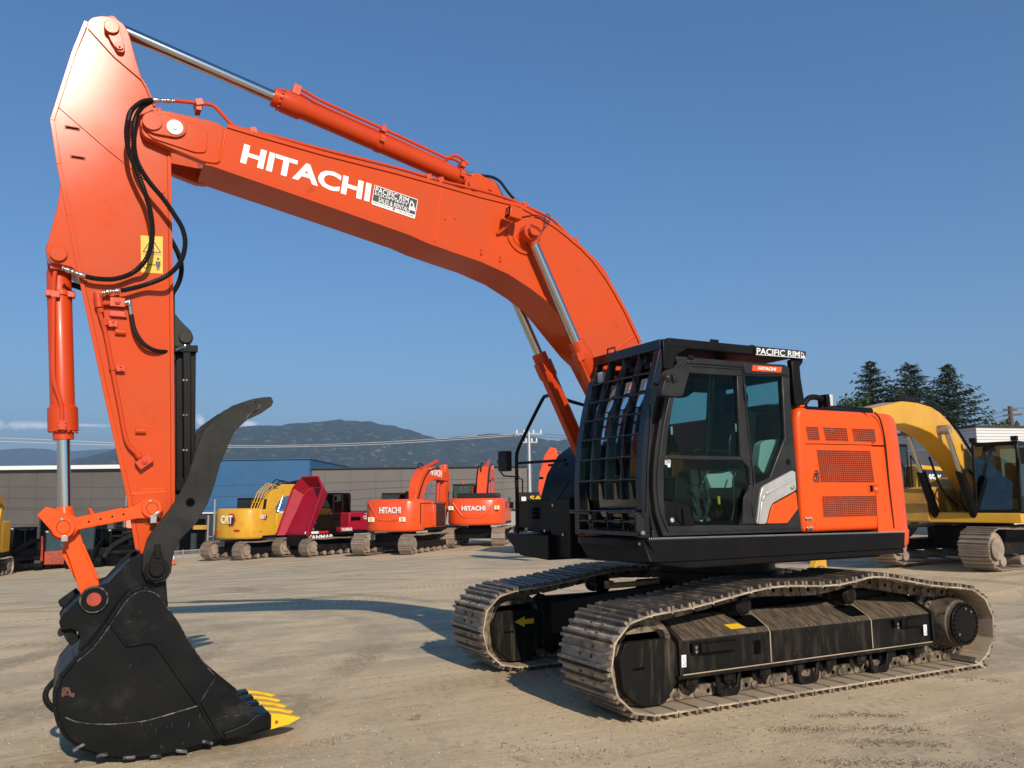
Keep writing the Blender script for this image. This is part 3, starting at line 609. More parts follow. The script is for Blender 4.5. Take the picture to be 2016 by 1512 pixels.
# ---- thumb
tho = [(534, 781), (538.5, 791), (534, 800), (512, 815), (487, 826), (462, 849), (448, 880), (434, 913), (423, 952), (409.4, 991), (387, 1030), (357, 1060.6), (343, 1085.6), (339, 1108), (337, 1127), (326, 1144), (306.7, 1149), (287, 1141), (280, 1121.7), (281.7, 1088), (290, 1060.6), (306.7, 1035.6), (334.4, 1002), (354, 971.7), (370.6, 935.6), (384, 891), (398, 852), (420.6, 824), (456.7, 799), (495.6, 785.6), (517.8, 782)]
b = MB()
for y0, y1 in ((.36, .325), (.03, -.03), (-.325, -.36)): b.prism(tho, y0, y1, yt=.36)
b.prism([(372, 960), (388, 905), (400, 870), (425, 850), (400, 930), (385, 975)], .325, -.325, yt=.36)
th = B(b, 'thumb', THUMB, bevel=.004, label='curved black steel thumb above the bucket')
b = MB().disc(309, 1121.7, .375, .36, .085, 32, yt=.375).disc(309, 1121.7, .40, .36, .055, 10, yt=.40).prism([(302, 1085), (318, 1085), (327, 1118), (292, 1118)], .378, .36, yt=.378).prism([(305, 1072), (316, 1072), (316, 1100), (305, 1100)], .392, .36, yt=.392)
B(b, 'thumb_pin', BLACK, th, .006)
b = MB().disc(374.7, 989, .363, .35, .036, 24, yt=.363); B(b, 'hole_collar', BLACK, th, .003); b = MB().disc(375.2, 989, .3645, .36, .028, 24, yt=.3645); B(b, 'pin_hole', DARK, th)
b = MB().tube([P(a_, c, .36) for a_, c in c2([(495, 786), (505, 793), (511, 800), (505, 808), (489, 818), (487, 826)], 3)], .007, 6); B(b, 'weld_bead', SCUFF, th)
b = MB().prism([(339, 582), (341, 582), (342, 715), (339, 715)], .12, -.12, yt=.0).prism(rnd([(340, 612), (359, 635), (376, 651), (382, 666), (374, 681), (340, 681)], 6), .11, .07, yt=.11).prism(rnd([(340, 612), (359, 635), (376, 651), (382, 666), (374, 681), (340, 681)], 6), -.07, -.11, yt=.11)
b.disc(365.6, 663, .135, .1, .050, yt=.135)
B(b, 'thumb_bracket', THUMB, bevel=.003)
tc = B(MB().prism([(345, 690), (360, 690), (360, 960), (346, 960)], .03, -.09, yt=0).prism([(357, 690), (373, 690), (373, 955), (359, 955)], .10, -.08, yt=.0).prism([(373, 690), (384, 690), (382, 930), (374, 945)], .06, -.06, yt=.0), 'thumb_cylinder', BLACK, bevel=.006, label='black cased cylinder beside the arm working the thumb')
b = MB().prism([(343, 684), (386, 684), (386, 697), (343, 697)], .11, -.11, yt=.0).prism([(344, 942), (368, 942), (366, 968), (344, 966)], .09, -.09, yt=.0); b.cyl(P(352, 960, 0), P(372, 988, 0), .035)
B(b, 'end_cap', BLACK, tc, .004)
b = MB()
for c in (748, 817, 886): 
    for a_ in (361.5, 367.5): b.disc(a_, c, .104, .098, .008, 8, yt=.104)
B(b, 'cover_bolt', DUSTY, tc)
# ================================================================== cab
CY0, CY1 = 1.49, .45
def wallpx(b, pts, y0=CY0, y1=CY0-.06, yt=CY0): return b.prism(pts, y0, y1, yt=yt)
cabo = MB()
# near wall
wallpx(cabo, [(1305.5, 1055.7), (1291, 1009), (1286, 960), (1286.6, 922), (1291, 878), (1298, 834), (1312, 770), (1321.5, 733), (1336, 712), (1353.5, 706.6), (1358, 734), (1340, 745), (1326, 790), (1316, 850), (1311, 896), (1307.5, 905), (1307, 984), (1316, 1036)])       # front pillar
wallpx(cabo, [(1353.5, 706.6), (1400, 709.5), (1464, 713.8), (1545.5, 718), (1554, 724), (1555, 742), (1539.7, 741.5), (1466, 738), (1451, 740), (1400, 737), (1357, 734)])
wallpx(cabo, [(1451, 740), (1466.4, 738), (1474, 840), (1483, 954), (1477, 954), (1475.7, 922), (1462.6, 906), (1457.6, 898.6)])
wallpx(cabo, [(1311, 895.7), (1457.6, 898.6), (1463, 906), (1307.5, 904)])
wallpx(cabo, [(1305.5, 1055.7), (1316, 1035), (1371, 1034), (1458, 1034), (1489, 1033), (1509, 1032), (1549.9, 1030), (1573, 1000), (1579, 1047)])
wallpx(cabo, [(1539.7, 741.5), (1555, 742), (1556, 782), (1563, 863.7), (1570, 945), (1573, 1002), (1571, 1002), (1568, 965), (1564.4, 925.4), (1497.5, 959.7), (1489.4, 1032), (1458, 1034), (1477, 954), (1483, 954), (1515, 942), (1545.5, 861)])
# roof, floor, back and far walls
xz_ = lambda x0, x1, z0, z1, y0, y1: cabo.bb(x0, x1, y0, y1, z0, z1)
xz_(.33, 1.62, 2.93, 2.985, CY0-.005, CY1)
xz_(.22, 1.90, 1.435, 1.50, CY0-.061, CY1)
for y0, y1 in ((CY0-.06, CY0-.14), (CY1+.07, CY1)): cabo.bb(.24, .31, y0, y1, 1.5, 2.93)
cabo.bb(.24, .30, CY0-.14, CY1+.07, 1.5, 2.02); cabo.bb(.26, .32, CY0-.14, CY1+.07, 2.86, 2.93)
cabo.xz([(.3, 1.5), (1.9, 1.5), (1.93, 1.98), (.3, 1.98)], CY1+.05, CY1); cabo.xz([(.3, 2.84), (1.62, 2.84), (1.6, 2.93), (.3, 2.93)], CY1+.05, CY1)
for a, w in ((.31, .07), (.98, .05)): cabo.bb(a, a+w, CY1, CY1+.05, 1.98, 2.84)
for y0 in (CY1, CY0-.061-.05): cabo.xz([(1.90, 1.5), (1.96, 1.9), (1.93, 2.25), (1.86, 2.55), (1.74, 2.84), (1.64, 2.96), (1.56, 2.96), (1.68, 2.80), (1.80, 2.5), (1.87, 2.2), (1.88, 1.9), (1.83, 1.5)], y0, y0+.05)
cab = B(cabo, 'cab', GREYP, bevel=.012, label='charcoal operator cab behind a black bar guard', seg=2)
b = MB().bb(.32, 1.82, 1.40, .52, 1.502, 1.512).bb(.302, .31, 1.42, .52, 1.51, 2.01).bb(.33, 1.88, CY1+.052, CY1+.058, 1.51, 1.97).bb(.34, 1.60, 1.42, .52, 2.91, 2.928).bb(1.0, 1.8, CY0-.075, CY0-.065, 1.52, 1.56)  # thin black sheets added so sunlight does not brighten the interior
B(b, 'cab_shade_sheet', SHADE_SHEET, cab)
# raised door frame lines
b = MB()
dp = [(1316, 1047), (1300, 1005), (1295, 962), (1296, 922), (1307, 835), (1321, 770), (1332, 735), (1345, 719), (1362, 714), (1464, 721.5)]
b.tube([P(a, c, CY0+.004) for a, c in c2(dp, 3)], .012, 8)
b.tube([P(a, c, CY0+.004) for a, c in ((1362, 720), (1462, 727), (1472, 835), (1480, 905), (1486, 955), (1472, 990), (1468, 1030))], .008, 6)
b.tube([P(a, c, CY0+.002) for a, c in ((1320, 1046), (1400, 1046), (1484, 1043), (1576, 1040))], .006, 6)
b.box(P(1466.5, 772, CY0+.01), (.02, .02, .14)); b.box(P(1482, 1003, CY0+.01), (.02, .02, .12))
b.prism([(1464, 980), (1476, 960), (1484, 962), (1480, 1030), (1462, 1032)], CY0+.012, CY0); b.prism([(1465, 716), (1546, 720), (1553, 726), (1554, 738), (1466, 735)], CY0+.014, CY0)
B(b, 'door_frame', GREYP, cab, .004)
b = MB(); b.prism([(1308, 985), (1357, 996), (1369, 1035), (1317, 1036), (1311, 1020)], CY0+.006, CY0-.02)
B(b, 'door_latch_panel', BLACK, cab, .006)
q = P(1344, 1016, CY0+.006); b = MB().cyl(q-Vector((0, .004, 0)), q+Vector((0, .012, 0)), .068, n=24).box(q+Vector((0, .018, .0)), (.03, .03, .13)); B(b, 'door_handle', BLACK, cab, .005)
q = P(1322.5, 1024, CY0+.004); B(MB().cyl(q, q+Vector((0, .01, 0)), .020, n=16), 'door_lock', SILV, cab, .003)
b = MB()
for pts in ([(1358, 735), (1400, 737.5), (1451, 741), (1457, 898), (1312, 895), (1316, 850), (1326, 792), (1342, 746)], [(1308, 905), (1462, 907), (1475, 922), (1477, 954), (1458, 1034), (1371, 1034), (1360, 999), (1308, 984)]):
    b.prism(pts, CY0-.022, CY0-.030, yt=CY0-.02)
B(b, 'door_glass', GLASS, cab, label='tinted glass of the cab door')
b = MB().prism([(1466.4, 739), (1539, 742), (1545, 861), (1515, 941), (1483, 953)], CY0-.022, CY0-.030, yt=CY0-.02); B(b, 'rear_side_glass', GLASS, cab)
b = MB().bb(.38, .97, CY1+.02, CY1+.028, 1.98, 2.84).bb(1.03, 1.80, CY1+.02, CY1+.028, 1.98, 2.84); B(b, 'far_side_glass', GLASS, cab)
b = MB().bb(.27, .278, CY0-.14, CY1+.07, 2.02, 2.86); B(b, 'rear_glass', GLASS, cab)
b = MB(); wp = [(1.92, 1.55), (1.945, 1.9), (1.915, 2.25), (1.845, 2.55), (1.73, 2.82), (1.64, 2.93)]
for i in range(5):
    (x0, z0), (x1, z1) = wp[i], wp[i+1]
    b.add([(x0, CY1+.05, z0), (x0, CY0-.11, z0), (x1, CY0-.11, z1), (x1, CY1+.05, z1)], [(0, 1, 2, 3)])
B(b, 'windscreen', GLASS, cab)
b = MB(); b.prism([(1396, 737), (1401, 737), (1394, 896), (1389, 896)], CY0-.031, CY0-.045, yt=CY0-.03); b.tube([P(a, c, CY0-.05) for a, c in ((1405, 740), (1403, 780), (1399, 850), (1403, 875), (1409, 896))], .004, 6); B(b, 'sliding_pane_frame', RUB, cab)
b = MB()
for pts in ([(1364, 890), (1368, 886), (1430, 888), (1436, 897)], [(1436, 897), (1436, 868), (1439, 856), (1447, 855)]): b.tube([P(a, c, CY0-.09) for a, c in pts], .008, 6)
b.tube([P(a, c, CY0-.07) for a, c in ((1448, 930), (1443, 945), (1445, 985), (1444, 1005), (1440, 1024))], .009, 6)
B(b, 'grab_bar', GREYP, cab)
Q = quadY([(1497.5, 959.7), (1564.4, 925.4), (1568, 965.5), (1519.3, 993)], CY0)
b = MB().prism(rnd([(1489.4, 1031.8), (1496, 975), (1501, 958), (1560, 926), (1566, 929), (1568, 965), (1521, 991), (1516, 1000), (1508.6, 1031.8)], 5), CY0+.022, CY0-.01, yt=CY0+.02)
b.pribbon([(1494, 1031), (1500, 985), (1507, 970), (1565, 938)], .03, CY0+.032, CY0+.02)
B(b, 'silver_trim', SILV, cab, .008)
q = P(1560.5, 959.5, CY0+.03); B(MB().cyl(q-Vector((0, .01, 0)), q+Vector((0, .008, 0)), .018), 'trim_lock', ZINC, cab, .003)
B(MB().prism([(1520, 994.8), (1567.3, 968.6), (1571, 1002), (1549.9, 1030), (1510.6, 1031)], CY0+.014, CY0-.01, yt=CY0+.012), 'orange_panel', ORANGE, cab, .004)
Q = quadY([(1481.5, 718.8), (1539, 722.6), (1537.7, 733.3), (1480.3, 729.8)], CY0+.016); b = MB(); plate(b, Q, .002); B(b, 'name_badge', ORANGE, cab)
Q = [q+Vector((0, .0025, 0)) for q in Q]; text_part('HITACHI', sub(Q, .2, .25, .8, .8), .001, WHITE, cab, 'badge_lettering', bold=.03)
Q = quadY([(1309, 904), (1320, 904.6), (1320, 920), (1309, 919)], CY0-.019); b = MB(); plate(b, sub(Q, 0, .3, 1, 1), .001); plate(b, sub(Q, .5, 0, .95, .3), .001); B(b, 'dealer_sticker', WHITE, cab)
Q = [q+Vector((0, .0015, 0)) for q in Q]; text_part('DH', sub(Q, .1, .42, .9, .92), .001, DECAL, cab, 'sticker_lettering', bold=.02)
b = MB(); q = P(1551.5, 909, CY0); b.cyl(q, q+Vector((0, .006, 0)), .028, n=16).box(q+Vector((0, .01, 0)), (.02, .01, .04)); b.box(P(1359.5, 703.5, CY0), (.06, .02, .04)); B(b, 'cab_fitting', BLACK, cab, .002)
# interior
b = MB().box((.78, .93, 1.95), (.50, .50, .16)).box((.52, .93, 2.28), (.15, .50, .62), ry=R(-9)).box((.46, .93, 2.68), (.10, .30, .22), ry=R(-9)).box((.8, .93, 1.72), (.4, .4, .35))
B(b, 'operator_seat', SEAT, cab, .05)
b = MB().prism(rnd([(1389, 933), (1424, 932), (1442, 925), (1446, 948), (1440, 962), (1412, 976), (1404, 970)], 6), 1.30, 1.12, yt=1.30); b.prism(rnd([(1498, 873), (1510, 866), (1541, 864), (1516, 934), (1502, 932), (1493, 918)], 5), 1.36, 1.26, yt=1.36); B(b, 'side_console', BUFF, cab, .012)
b = MB().box((1.45, .93, 1.72), (.22, .75, .42), ry=R(-10)).box((1.62, .60, 2.25), (.05, .22, .20)).box((1.1, 1.25, 1.80), (.5, .14, .10)).box((1.1, .6, 1.80), (.5, .14, .10)); b.tube([(1.3, 1.22, 1.85), (1.34, 1.2, 2.05)], .018).tube([(1.3, .63, 1.85), (1.34, .65, 2.05)], .018)
for yy in (.80, 1.02): b.tube([(1.55, yy, 1.5), (1.60, yy, 1.9), (1.55, yy, 2.05)], .014)
b.box((1.0, 1.15, 2.86), (.5, .5, .05)).ball((1.05, .8, 2.83), .14, 12, (1.2, 1, .8)); b.tube([(1.7, .6, 2.62), (1.3, .6, 2.6)], .016).tube([(1.66, .6, 2.48), (1.2, .6, 2.45)], .018)
B(b, 'control_console', RUB, cab, .01)
b = MB(); 
for i in range(9):
    x = 1.28+random.uniform(-.09, .09); pts = [Vector((x+random.uniform(-.03, .03), 1.32+random.uniform(-.02, .02), 2.0-k*.09)) for k in range(6)]; b.tube(crv(pts, 3), [.022+.012*math.sin(k*1.3+i) for k in range(16)], 6)
b2 = mat('wrinkled_plastic_bag', (.035, .035, .035), .12, coat=.6); B(b, 'lever_cover', b2, cab)
b = MB().prism([(1411, 977), (1416, 977), (1417, 993), (1413, 992)], 1.33, 1.31, yt=1.32); B(b, 'yellow_tab', STICK, cab)
b = MB()
for k, (a, c) in enumerate(((1322, 848), (1449, 842))): b.box(P(a, c, CY0-.04), (.02, .012, .07))
B(b, 'window_latch', BUFF, cab, .003)
# ---- front guard
gx = [(1.47, 2.045), (1.9, 2.045), (2.25, 2.012), (2.55, 1.95), (2.85, 1.862), (3.11, 1.775)]
def GX(z):
    for (z0, x0), (z1, x1) in zip(gx, gx[1:]):
        if z <= z1: return x0+(x1-x0)*(z-z0)/(z1-z0)
    return gx[-1][1]
b = MB(); zs = [1.44+i*(3.11-1.44)/16 for i in range(17)]
for yc in (.485, 1.455):
    A = [(GX(z), z) for z in zs]; Bk = [(GX(z)-.07, z) for z in zs][::-1]; b.xz(A+Bk, yc-.04, yc+.04)
b.box((GX(3.07)-.03, .97, 3.075), (.10, 1.05, .085)).box((2.03, .97, 1.47), (.05, .95, .035)).box((2.07, .93, 1.66), (.10, .92, .012))
b.tube([(2.10, .46, 1.645), (2.10, .80, 1.64)], .016).tube([(2.10, 1.10, 1.65), (2.10, 1.44, 1.655)], .016)
b.tube([(1.80, .70, 3.12), (1.80, .70, 3.16), (1.80, .82, 3.16), (1.80, .82, 3.12)], .009)
b.bar((2.03, 1.42, 1.62), (1.98, 1.20, 1.48), .02, .02).bar((2.03, .50, 1.62), (1.98, .75, 1.48), .02, .02)
gd = B(b, 'cab_guard', GUARD, cab, .006, label='black steel bar guard over the cab windscreen')
for yc in (.725, .965, 1.20):
    A = [(GX(z)+.005, z) for z in zs if z < 3.06 and z > 1.66]; A.append((GX(3.05), 3.05)); Bk = [(x-.09, z) for x, z in A][::-1]; Bk[0] = (Bk[0][0]+.07, Bk[0][1])
    B(MB().xz(A+Bk, yc-.006, yc+.006), 'guard_slat', GUARD, gd)
    B(MB().xz([(2.03, 1.5), (2.045, 1.65), (1.99, 1.65), (1.99, 1.5)], yc-.006, yc+.006), 'guard_slat', GUARD, gd)
for py in (755, 792, 829, 867, 906, 947, 1016):
    z = PX(1150, py, 2.0).z-.004; z = z if py < 1000 else 1.57
    m_ = MB().tube([(GX(z)-.004, .50, z), (GX(z)-.004, 1.44, z)], .0105, 8)
    for yc in (.725, .965, 1.20): m_.ball((GX(z)+.004, yc, z), .016, 8)
    B(m_, 'guard_rod', GUARD, gd)
# roof guard
b = MB().xz([(1.775, 3.12), (.10, 3.13), (.08, 3.09), (1.70, 3.06)], 1.50, .44)
b.bb(.14, 1.72, 1.515, 1.445, 3.055, 3.135); b.bb(.14, 1.72, .50, .43, 3.055, 3.135)
b.xz([(1.78, 3.12), (1.55, 3.115), (1.50, 3.06), (1.62, 3.0), (1.70, 2.86), (1.78, 2.86)], 1.512, 1.45)
for y_ in (1.50, .47):
    b.xz(xzp([(1558, 708), (1583, 700), (1580, 715), (1575, 722), (1577, 745), (1582, 775), (1585, 797), (1566, 797), (1562, 760)], 1.50), y_, y_-.06)
b.box((.95, .97, 3.15), (.06, .02, .05)); b.box((1.18, 1.48, 3.15), (.10, .015, .035)); b.box((.73, 1.48, 3.14), (.06, .015, .02))
rf = B(b, 'roof_guard', BLACK, cab, .008)
Q = quadY([(1487, 683.5), (1586, 692), (1585.7, 706), (1487, 698.5)], 1.535); b = MB(); plate(b, Q, .004)
B(b, 'dealer_sign', DECAL, cab, label='PACIFIC RIM cut-out sign on the roof edge')
Q = [q+Vector((0, .0045, 0)) for q in Q]; q_ = lambda u, v: sub(Q, u, v, u, v)[0]
text_part('PACIFIC RIM', sub(Q, .02, .10, .87, .92), .002, WHITE, cab, 'sign_lettering', bold=.012)
b = MB()
for a, c, w in (((.90, .30), (.905, .85), .006), ((.905, .85), (.96, .55), .006), ((.96, .55), (.94, .3), .007), ((.90, .22), (.985, .22), .012), ((0, .03), (1, .03), .005)): b.bar(q_(*a), q_(*c), w, .002, up=(0, 1, 0))
B(b, 'sign_emblem', WHITE, cab)
b = MB()
for a, c, y_ in ((1267, 729, 1.39), (1188, 742, .56)):
    q = PX(a, c, 1.80); b.box((1.78, y_, q.z), (.05, .085, .105))
B(b, 'cab_work_light', LAMP, cab, .012)
b = MB().prism(rnd([(1317, 726), (1356, 724), (1355, 733), (1341, 780), (1332, 782), (1300, 779), (1300, 772), (1309, 735)], 5), 1.80, 1.72, yt=1.78); b.ball(P(1313, 744, 1.79), .038, 10); b.cyl(P(1320, 746, 1.79), P(1328, 746, 1.79), .04, n=10)
b.tube([P(1296, 757, 1.50), P(1302, 746, 1.62), P(1314, 742, 1.76)], .013)
B(b, 'wing_mirror', GREYP, cab, .015, label='charcoal mirror standing out from the cab door')
b = MB().tube([P(a, c, 1.50) for a, c in c2([(1276, 797), (1281, 803), (1280, 850), (1276, 900), (1274, 960), (1272, 1010), (1268, 1016), (1258, 1009), (1253, 1014)], 3)], .006, 6)
b.xz(xzp([(1253, 1014), (1260, 1012), (1267, 1020), (1269, 1050), (1262, 1055), (1254, 1045)], 1.5), 1.50, 1.47)
B(b, 'guard_stay', GREYP, cab, .004)
q = P(1264, 1049, 1.51); B(MB().cyl(q, q+Vector((0, .02, 0)), .020, n=8), 'guard_bolt', ZINC, cab, .003)

# ================================================================== house
b = MB()
hs = [(.235, 1.43), (.235, 2.50), (.20, 2.60), (.10, 2.60), (.06, 2.585), (-.72, 2.585), (-.80, 2.50), (-.80, 1.43)]
b.xz(hs, 1.49, 1.30); b.bb(.22, -1.2, 1.31, -1.42, 1.42, 2.60)
b.bb(.2, 1.55, .44, -.44, 1.30, 1.42)
hb = B(b, 'engine_housing', ORANGE, bevel=.05, seg=4, label='bright orange engine housing with three rows of mesh vents')
# counterweight: plan outline extruded with a bulged profile
b = MB()
pl = [(-.78, 1.495), (-1.02, 1.495), (-1.13, 1.48), (-1.33, 1.40), (-1.60, 1.20), (-1.80, .90), (-1.93, .5), (-1.97, 0), (-1.93, -.5), (-1.80, -.9), (-1.6, -1.2), (-1.33, -1.4), (-1.1, -1.48), (-.78, -1.48)]
lv = [(1.235, .94), (1.28, .985), (1.40, 1.0), (1.42, .985), (1.8, .975), (2.3, .955), (2.48, .94), (2.55, .915), (2.585, .87)]
L_ = [[Vector(((x+.78)*s_-.78 if s_ < 1 else x, y*(1-(1-s_)*.35), z)) for x, y in pl] for z, s_ in lv]
o = 0
for L1 in L_: b.v += L1
n = len(pl)
for k in range(len(L_)-1):
    for i in range(n): j = (i+1) % n; b.f.append([k*n+i, k*n+j, (k+1)*n+j, (k+1)*n+i]); b.m.append(0)
b.f.append(list(range(n))[::-1]); b.m.append(0); b.f.append([(len(L_)-1)*n+i for i in range(n)]); b.m.append(0)
B(b, 'counterweight', ORANGE, ang=60, bevel=0, label='smooth orange counterweight at the rear')
b = MB(); HY = 1.492
b.pribbon([(1586, 873), (1643, 874), (1744, 876.5)], .006, HY+.001, HY-.01); B(b, 'panel_gap', DARK, hb)
b = MB(); b.pribbon(c2([(1723, 811), (1733, 822), (1740, 845), (1745, 876), (1753, 960), (1762, 1040)], 3), .011, HY+.0035, HY-.01); B(b, 'side_gap', mat('shadowed_gap', (.06, .008, .003), .8), hb)
def grille(px4, nx, nz, dark=DARK):
    Q = quadY(px4, HY); b = MB(); plate(b, Q, .001); B(b, 'vent_opening', dark, hb)
    Q = [q+Vector((0, .001, 0)) for q in Q]; b = MB(); w = .0034
    for i in range(nx+1): u = i/nx; b.bar(sub(Q, u, 0, u, 0)[0], sub(Q, u, 1, u, 1)[0], w, .004, up=(0, 1, 0))
    for i in range(nz+1): v = i/nz; b.bar(sub(Q, 0, v, 0, v)[0]+Vector((0, .0003, 0)), sub(Q, 1, v, 1, v)[0]+Vector((0, .0003, 0)), w, .004, up=(0, 1, 0))
    B(b, 'vent_mesh', ORANGE, hb)
VD = mat('painted_vent_shade', (.012, .006, .005), .7, col2=(.07, .02, .012), nscale=9, nlo=.5, nhi=.66, col3=(.12, .09, .07), n3=6, lo3=.62, hi3=.72)  # shade inside the vents, painted as a dark mottled plate under the mesh
grille([(1586.5, 840), (1610, 840.5), (1614, 867), (1591, 866)], 7, 6, VD)
grille([(1620.5, 841), (1666, 843), (1670, 868.5), (1626, 867)], 13, 6, VD)
grille([(1677, 843.5), (1721, 845), (1725, 870), (1682, 868.5)], 12, 6, VD)
grille([(1608, 886), (1712.5, 887.5), (1721, 949.8), (1616, 949)], 27, 16, VD)
grille([(1618.5, 977), (1725, 975.5), (1727, 1015.5), (1621, 1018)], 27, 11, VD)
b = MB(); Q = quadY([(1710, 954.5), (1729, 954.5), (1730, 969.5), (1711, 969.5)], HY+.002); 
for a, c in (((0, 0), (1, 0)), ((1, 0), (1, 1)), ((1, 1), (0, 1)), ((0, 1), (0, 0))): b.bar(sub(Q, *a, *a)[0], sub(Q, *c, *c)[0], .008, .006, up=(0, 1, 0))
plate(b, sub(Q, .5, .15, .95, .85), .006); B(b, 'latch_frame', ORANGE, hb)
b = MB(); plate(b, sub(Q, .15, .1, .42, .9), .001); B(b, 'latch_recess', DARK, hb)
q = sub(Q, .72, .5, .72, .5)[0]; b = MB().cyl(q, q+Vector((0, .010, 0)), .012)
for a, c in ((1588, 1021), (1595, 1021), (1590, 1040), (1597, 1039.5)): q = P(a, c, HY); b.cyl(q-Vector((0, .002, 0)), q+Vector((0, .022, 0)), .013, n=12).cyl(q-Vector((0, .002, 0)), q+Vector((0, .01, 0)), .019, n=12)
B(b, 'panel_bolt', ZINC, hb, .002)
# small black hydraulic emblem on the housing
b = MB(); Q = quadY([(1600, 926), (1613, 926), (1614, 949), (1601, 949)], HY+.0015); q_ = lambda u, v: sub(Q, u, v, u, v)[0]
for a, c in (((.3, .95), (.8, .95)), ((.55, 1), (.5, .6)), ((.15, .72), (.95, .72)), ((.8, .9), (.8, .6)), ((.1, .5), (.9, .5)), ((.1, .5), (.1, .15)), ((.5, .5), (.5, .15)), ((.9, .5), (.9, .15)), ((.1, .15), (.45, .15)), ((.6, .15), (.95, .15)), ((.55, .32), (.95, .32)), ((.1, .02), (.95, .02)), ((.2, .62), (.7, .6))):
    b.bar(q_(*a), q_(*c), .009, .002, up=(0, 1, 0))
B(b, 'hydraulic_emblem', DECAL, hb)
# roof items
b = MB().bb(-1.15, .0, .9, .2, 2.60, 2.70); b.xz([(.02, 2.58), (.02, 2.66), (-.10, 2.70), (-.35, 2.70), (-.4, 2.58)], 1.1, .6); h0_, h1_ = P(1641, 796, .7), P(1721, 804, .7); b.bb(h0_.x, h1_.x, .7, -.3, 2.58, (h0_.z+h1_.z)/2)
B(b, 'engine_hood', BLACK, bevel=.03)
b = MB().prism([(1571, 795), (1563, 785), (1580, 778), (1585, 800), (1570, 803)], 1.44, 1.36, yt=1.44); B(b, 'guard_bracket', ORANGE, hb, .004)
b = MB()
hw_ = PZ(1627, 789, 2.8); q = P(1629, 789, 1.15); b.box(q, (.05, .11, .12)); B(b, 'rear_work_light', LAMP, hb, .01)
b = MB().box(P(1622, 790, 1.15), (.05, .12, .13)); b.tube([P(1622, 796, 1.15), P(1615, 808, 1.15)], .012); b.tube(crv([P(a, c, 1.2) for a, c in ((1582, 797), (1592, 784), (1606, 782), (1618, 786))], 4), .03, 8)
B(b, 'mirror_arm', BLACK, hb, .006)
# deck, skirts
b = MB().xz([(2.05, 1.435), (-1.075, 1.405), (-1.05, 1.25), (1.95, 1.235)], 1.56, 1.50)
b.xz([(2.0, 1.235), (-1.05, 1.25), (-1.05, 1.20), (1.6, 1.18)], 1.55, 1.35)
b.xy([(2.02, .45), (2.10, .62), (2.10, 1.30), (2.05, 1.50), (.3, 1.50), (.3, .45)], 1.36, 1.425)
b.yz([(.50, 1.425), (1.50, 1.43), (1.60, 1.25), (.80, 1.22), (.66, 1.25), (.52, 1.38)], 2.06, 1.9)
b.bb(-.95, 1.5, 1.35, -1.35, 1.16, 1.40)
sk = B(b, 'side_skirt', BLACK, bevel=.012, label='black side skirt with a serrated tread edge')
b = MB()
for i in range(150):
    t = i/149; x = 2.03+(-1.06-2.03)*t; z = 1.437+(1.407-1.437)*t; b.add([(x-.008, 1.50, z), (x+.008, 1.50, z), (x+.006, 1.562, z+.006), (x-.006, 1.562, z+.006), (x, 1.565, z-.012)], [(0, 1, 2, 3), (3, 2, 4)])
B(b, 'tread_edge', SILV, sk)
b = MB()
for a, c in ((1183, 1065), (1220, 1068), (1260, 1071)): q = PX(a, c, 2.062); b.cyl(q, q+Vector((.008, 0, 0)), .013, n=10)
B(b, 'skirt_bolt', ZINC, sk)
# far side front box, fender, step, rail, mirror
b = MB().bb(1.2, 1.62, -.72, -1.26, 1.41, 1.77); bxx = B(b, 'front_tool_box', BLACK, bevel=.01)
b = MB()
for i in range(3): b.bb(1.622, 1.628, -.97, -1.13, 1.555+i*.045, 1.585+i*.045)
b.bb(1.6, 1.626, -1.02, -1.07, 1.55, 1.68); B(b, 'box_vent', DARK, bxx)
b = MB(); o_ = [(.9, 1.40), (1.60, 1.40), (1.585, 1.8), (1.50, 2.05), (1.36, 2.25), (1.18, 2.37), (.9, 2.40)]
b.xz(o_, -.30, -1.02)
B(b, 'curved_fender', BLACK, bevel=.03, label='curved black fender panel beyond the cab')
b = MB().xz([(1.1, 1.16), (1.64, 1.16), (1.64, 1.78), (1.1, 1.78)], -.30, -.70); b.bar(PX(1096, 985, 1.64), PX(1120, 948, 1.64), .02, .02); B(b, 'front_panel', BLACK, bevel=.01)
b = MB()
for y_, z_ in ((-.62, 1.70), (-.42, 1.40), (-.66, 1.30), (-.80, 1.43), (-1.20, 1.44), (-.45, 2.12), (-.92, 2.0)): b.cyl((1.60 if z_ > 1.8 else 1.645, y_, z_), (1.66, y_, z_), .015, n=10)
B(b, 'panel_bolt', ZINC, bxx)
b = MB().yz([(-.62, 1.39), (-1.62, 1.39), (-1.58, 1.33), (-1.25, 1.15), (-.62, 1.13)], 1.72, 1.1); B(b, 'access_step', BLACK, bevel=.01)
b = MB().tube(crv([PX(1019, 1050, 1.75), PX(1018, 970, 1.75), PX(1017, 905, 1.75), PX(1019, 888, 1.75), PX(1030, 862, 1.75), PX(1066, 790, 1.75), PX(1075, 780, 1.75), PX(1088, 778, 1.75)], 4), .020, 10)
b.tube([PX(1088, 778, 1.75), Vector((1.3, -.75, 2.84)), Vector((.9, -.75, 2.76)), Vector((.85, -.75, 2.45))], .02, 10).tube([PX(1020, 912, 1.75), Vector((1.65, -.35, 2.17))], .016, 10); b.bar(PX(1082, 916, 1.7), PX(1116, 914, 1.7), .04, .025)
b.tube([PX(1022, 939, 1.76), PX(992, 937, 1.76), PX(986, 930, 1.76), PX(985, 912, 1.76)], .009, 8)
B(b, 'handrail', BLACK)
b = MB().xz([(0, 0), (.12, 0), (.14, .28), (.06, .28), (-.02, .06)], 0, .02)
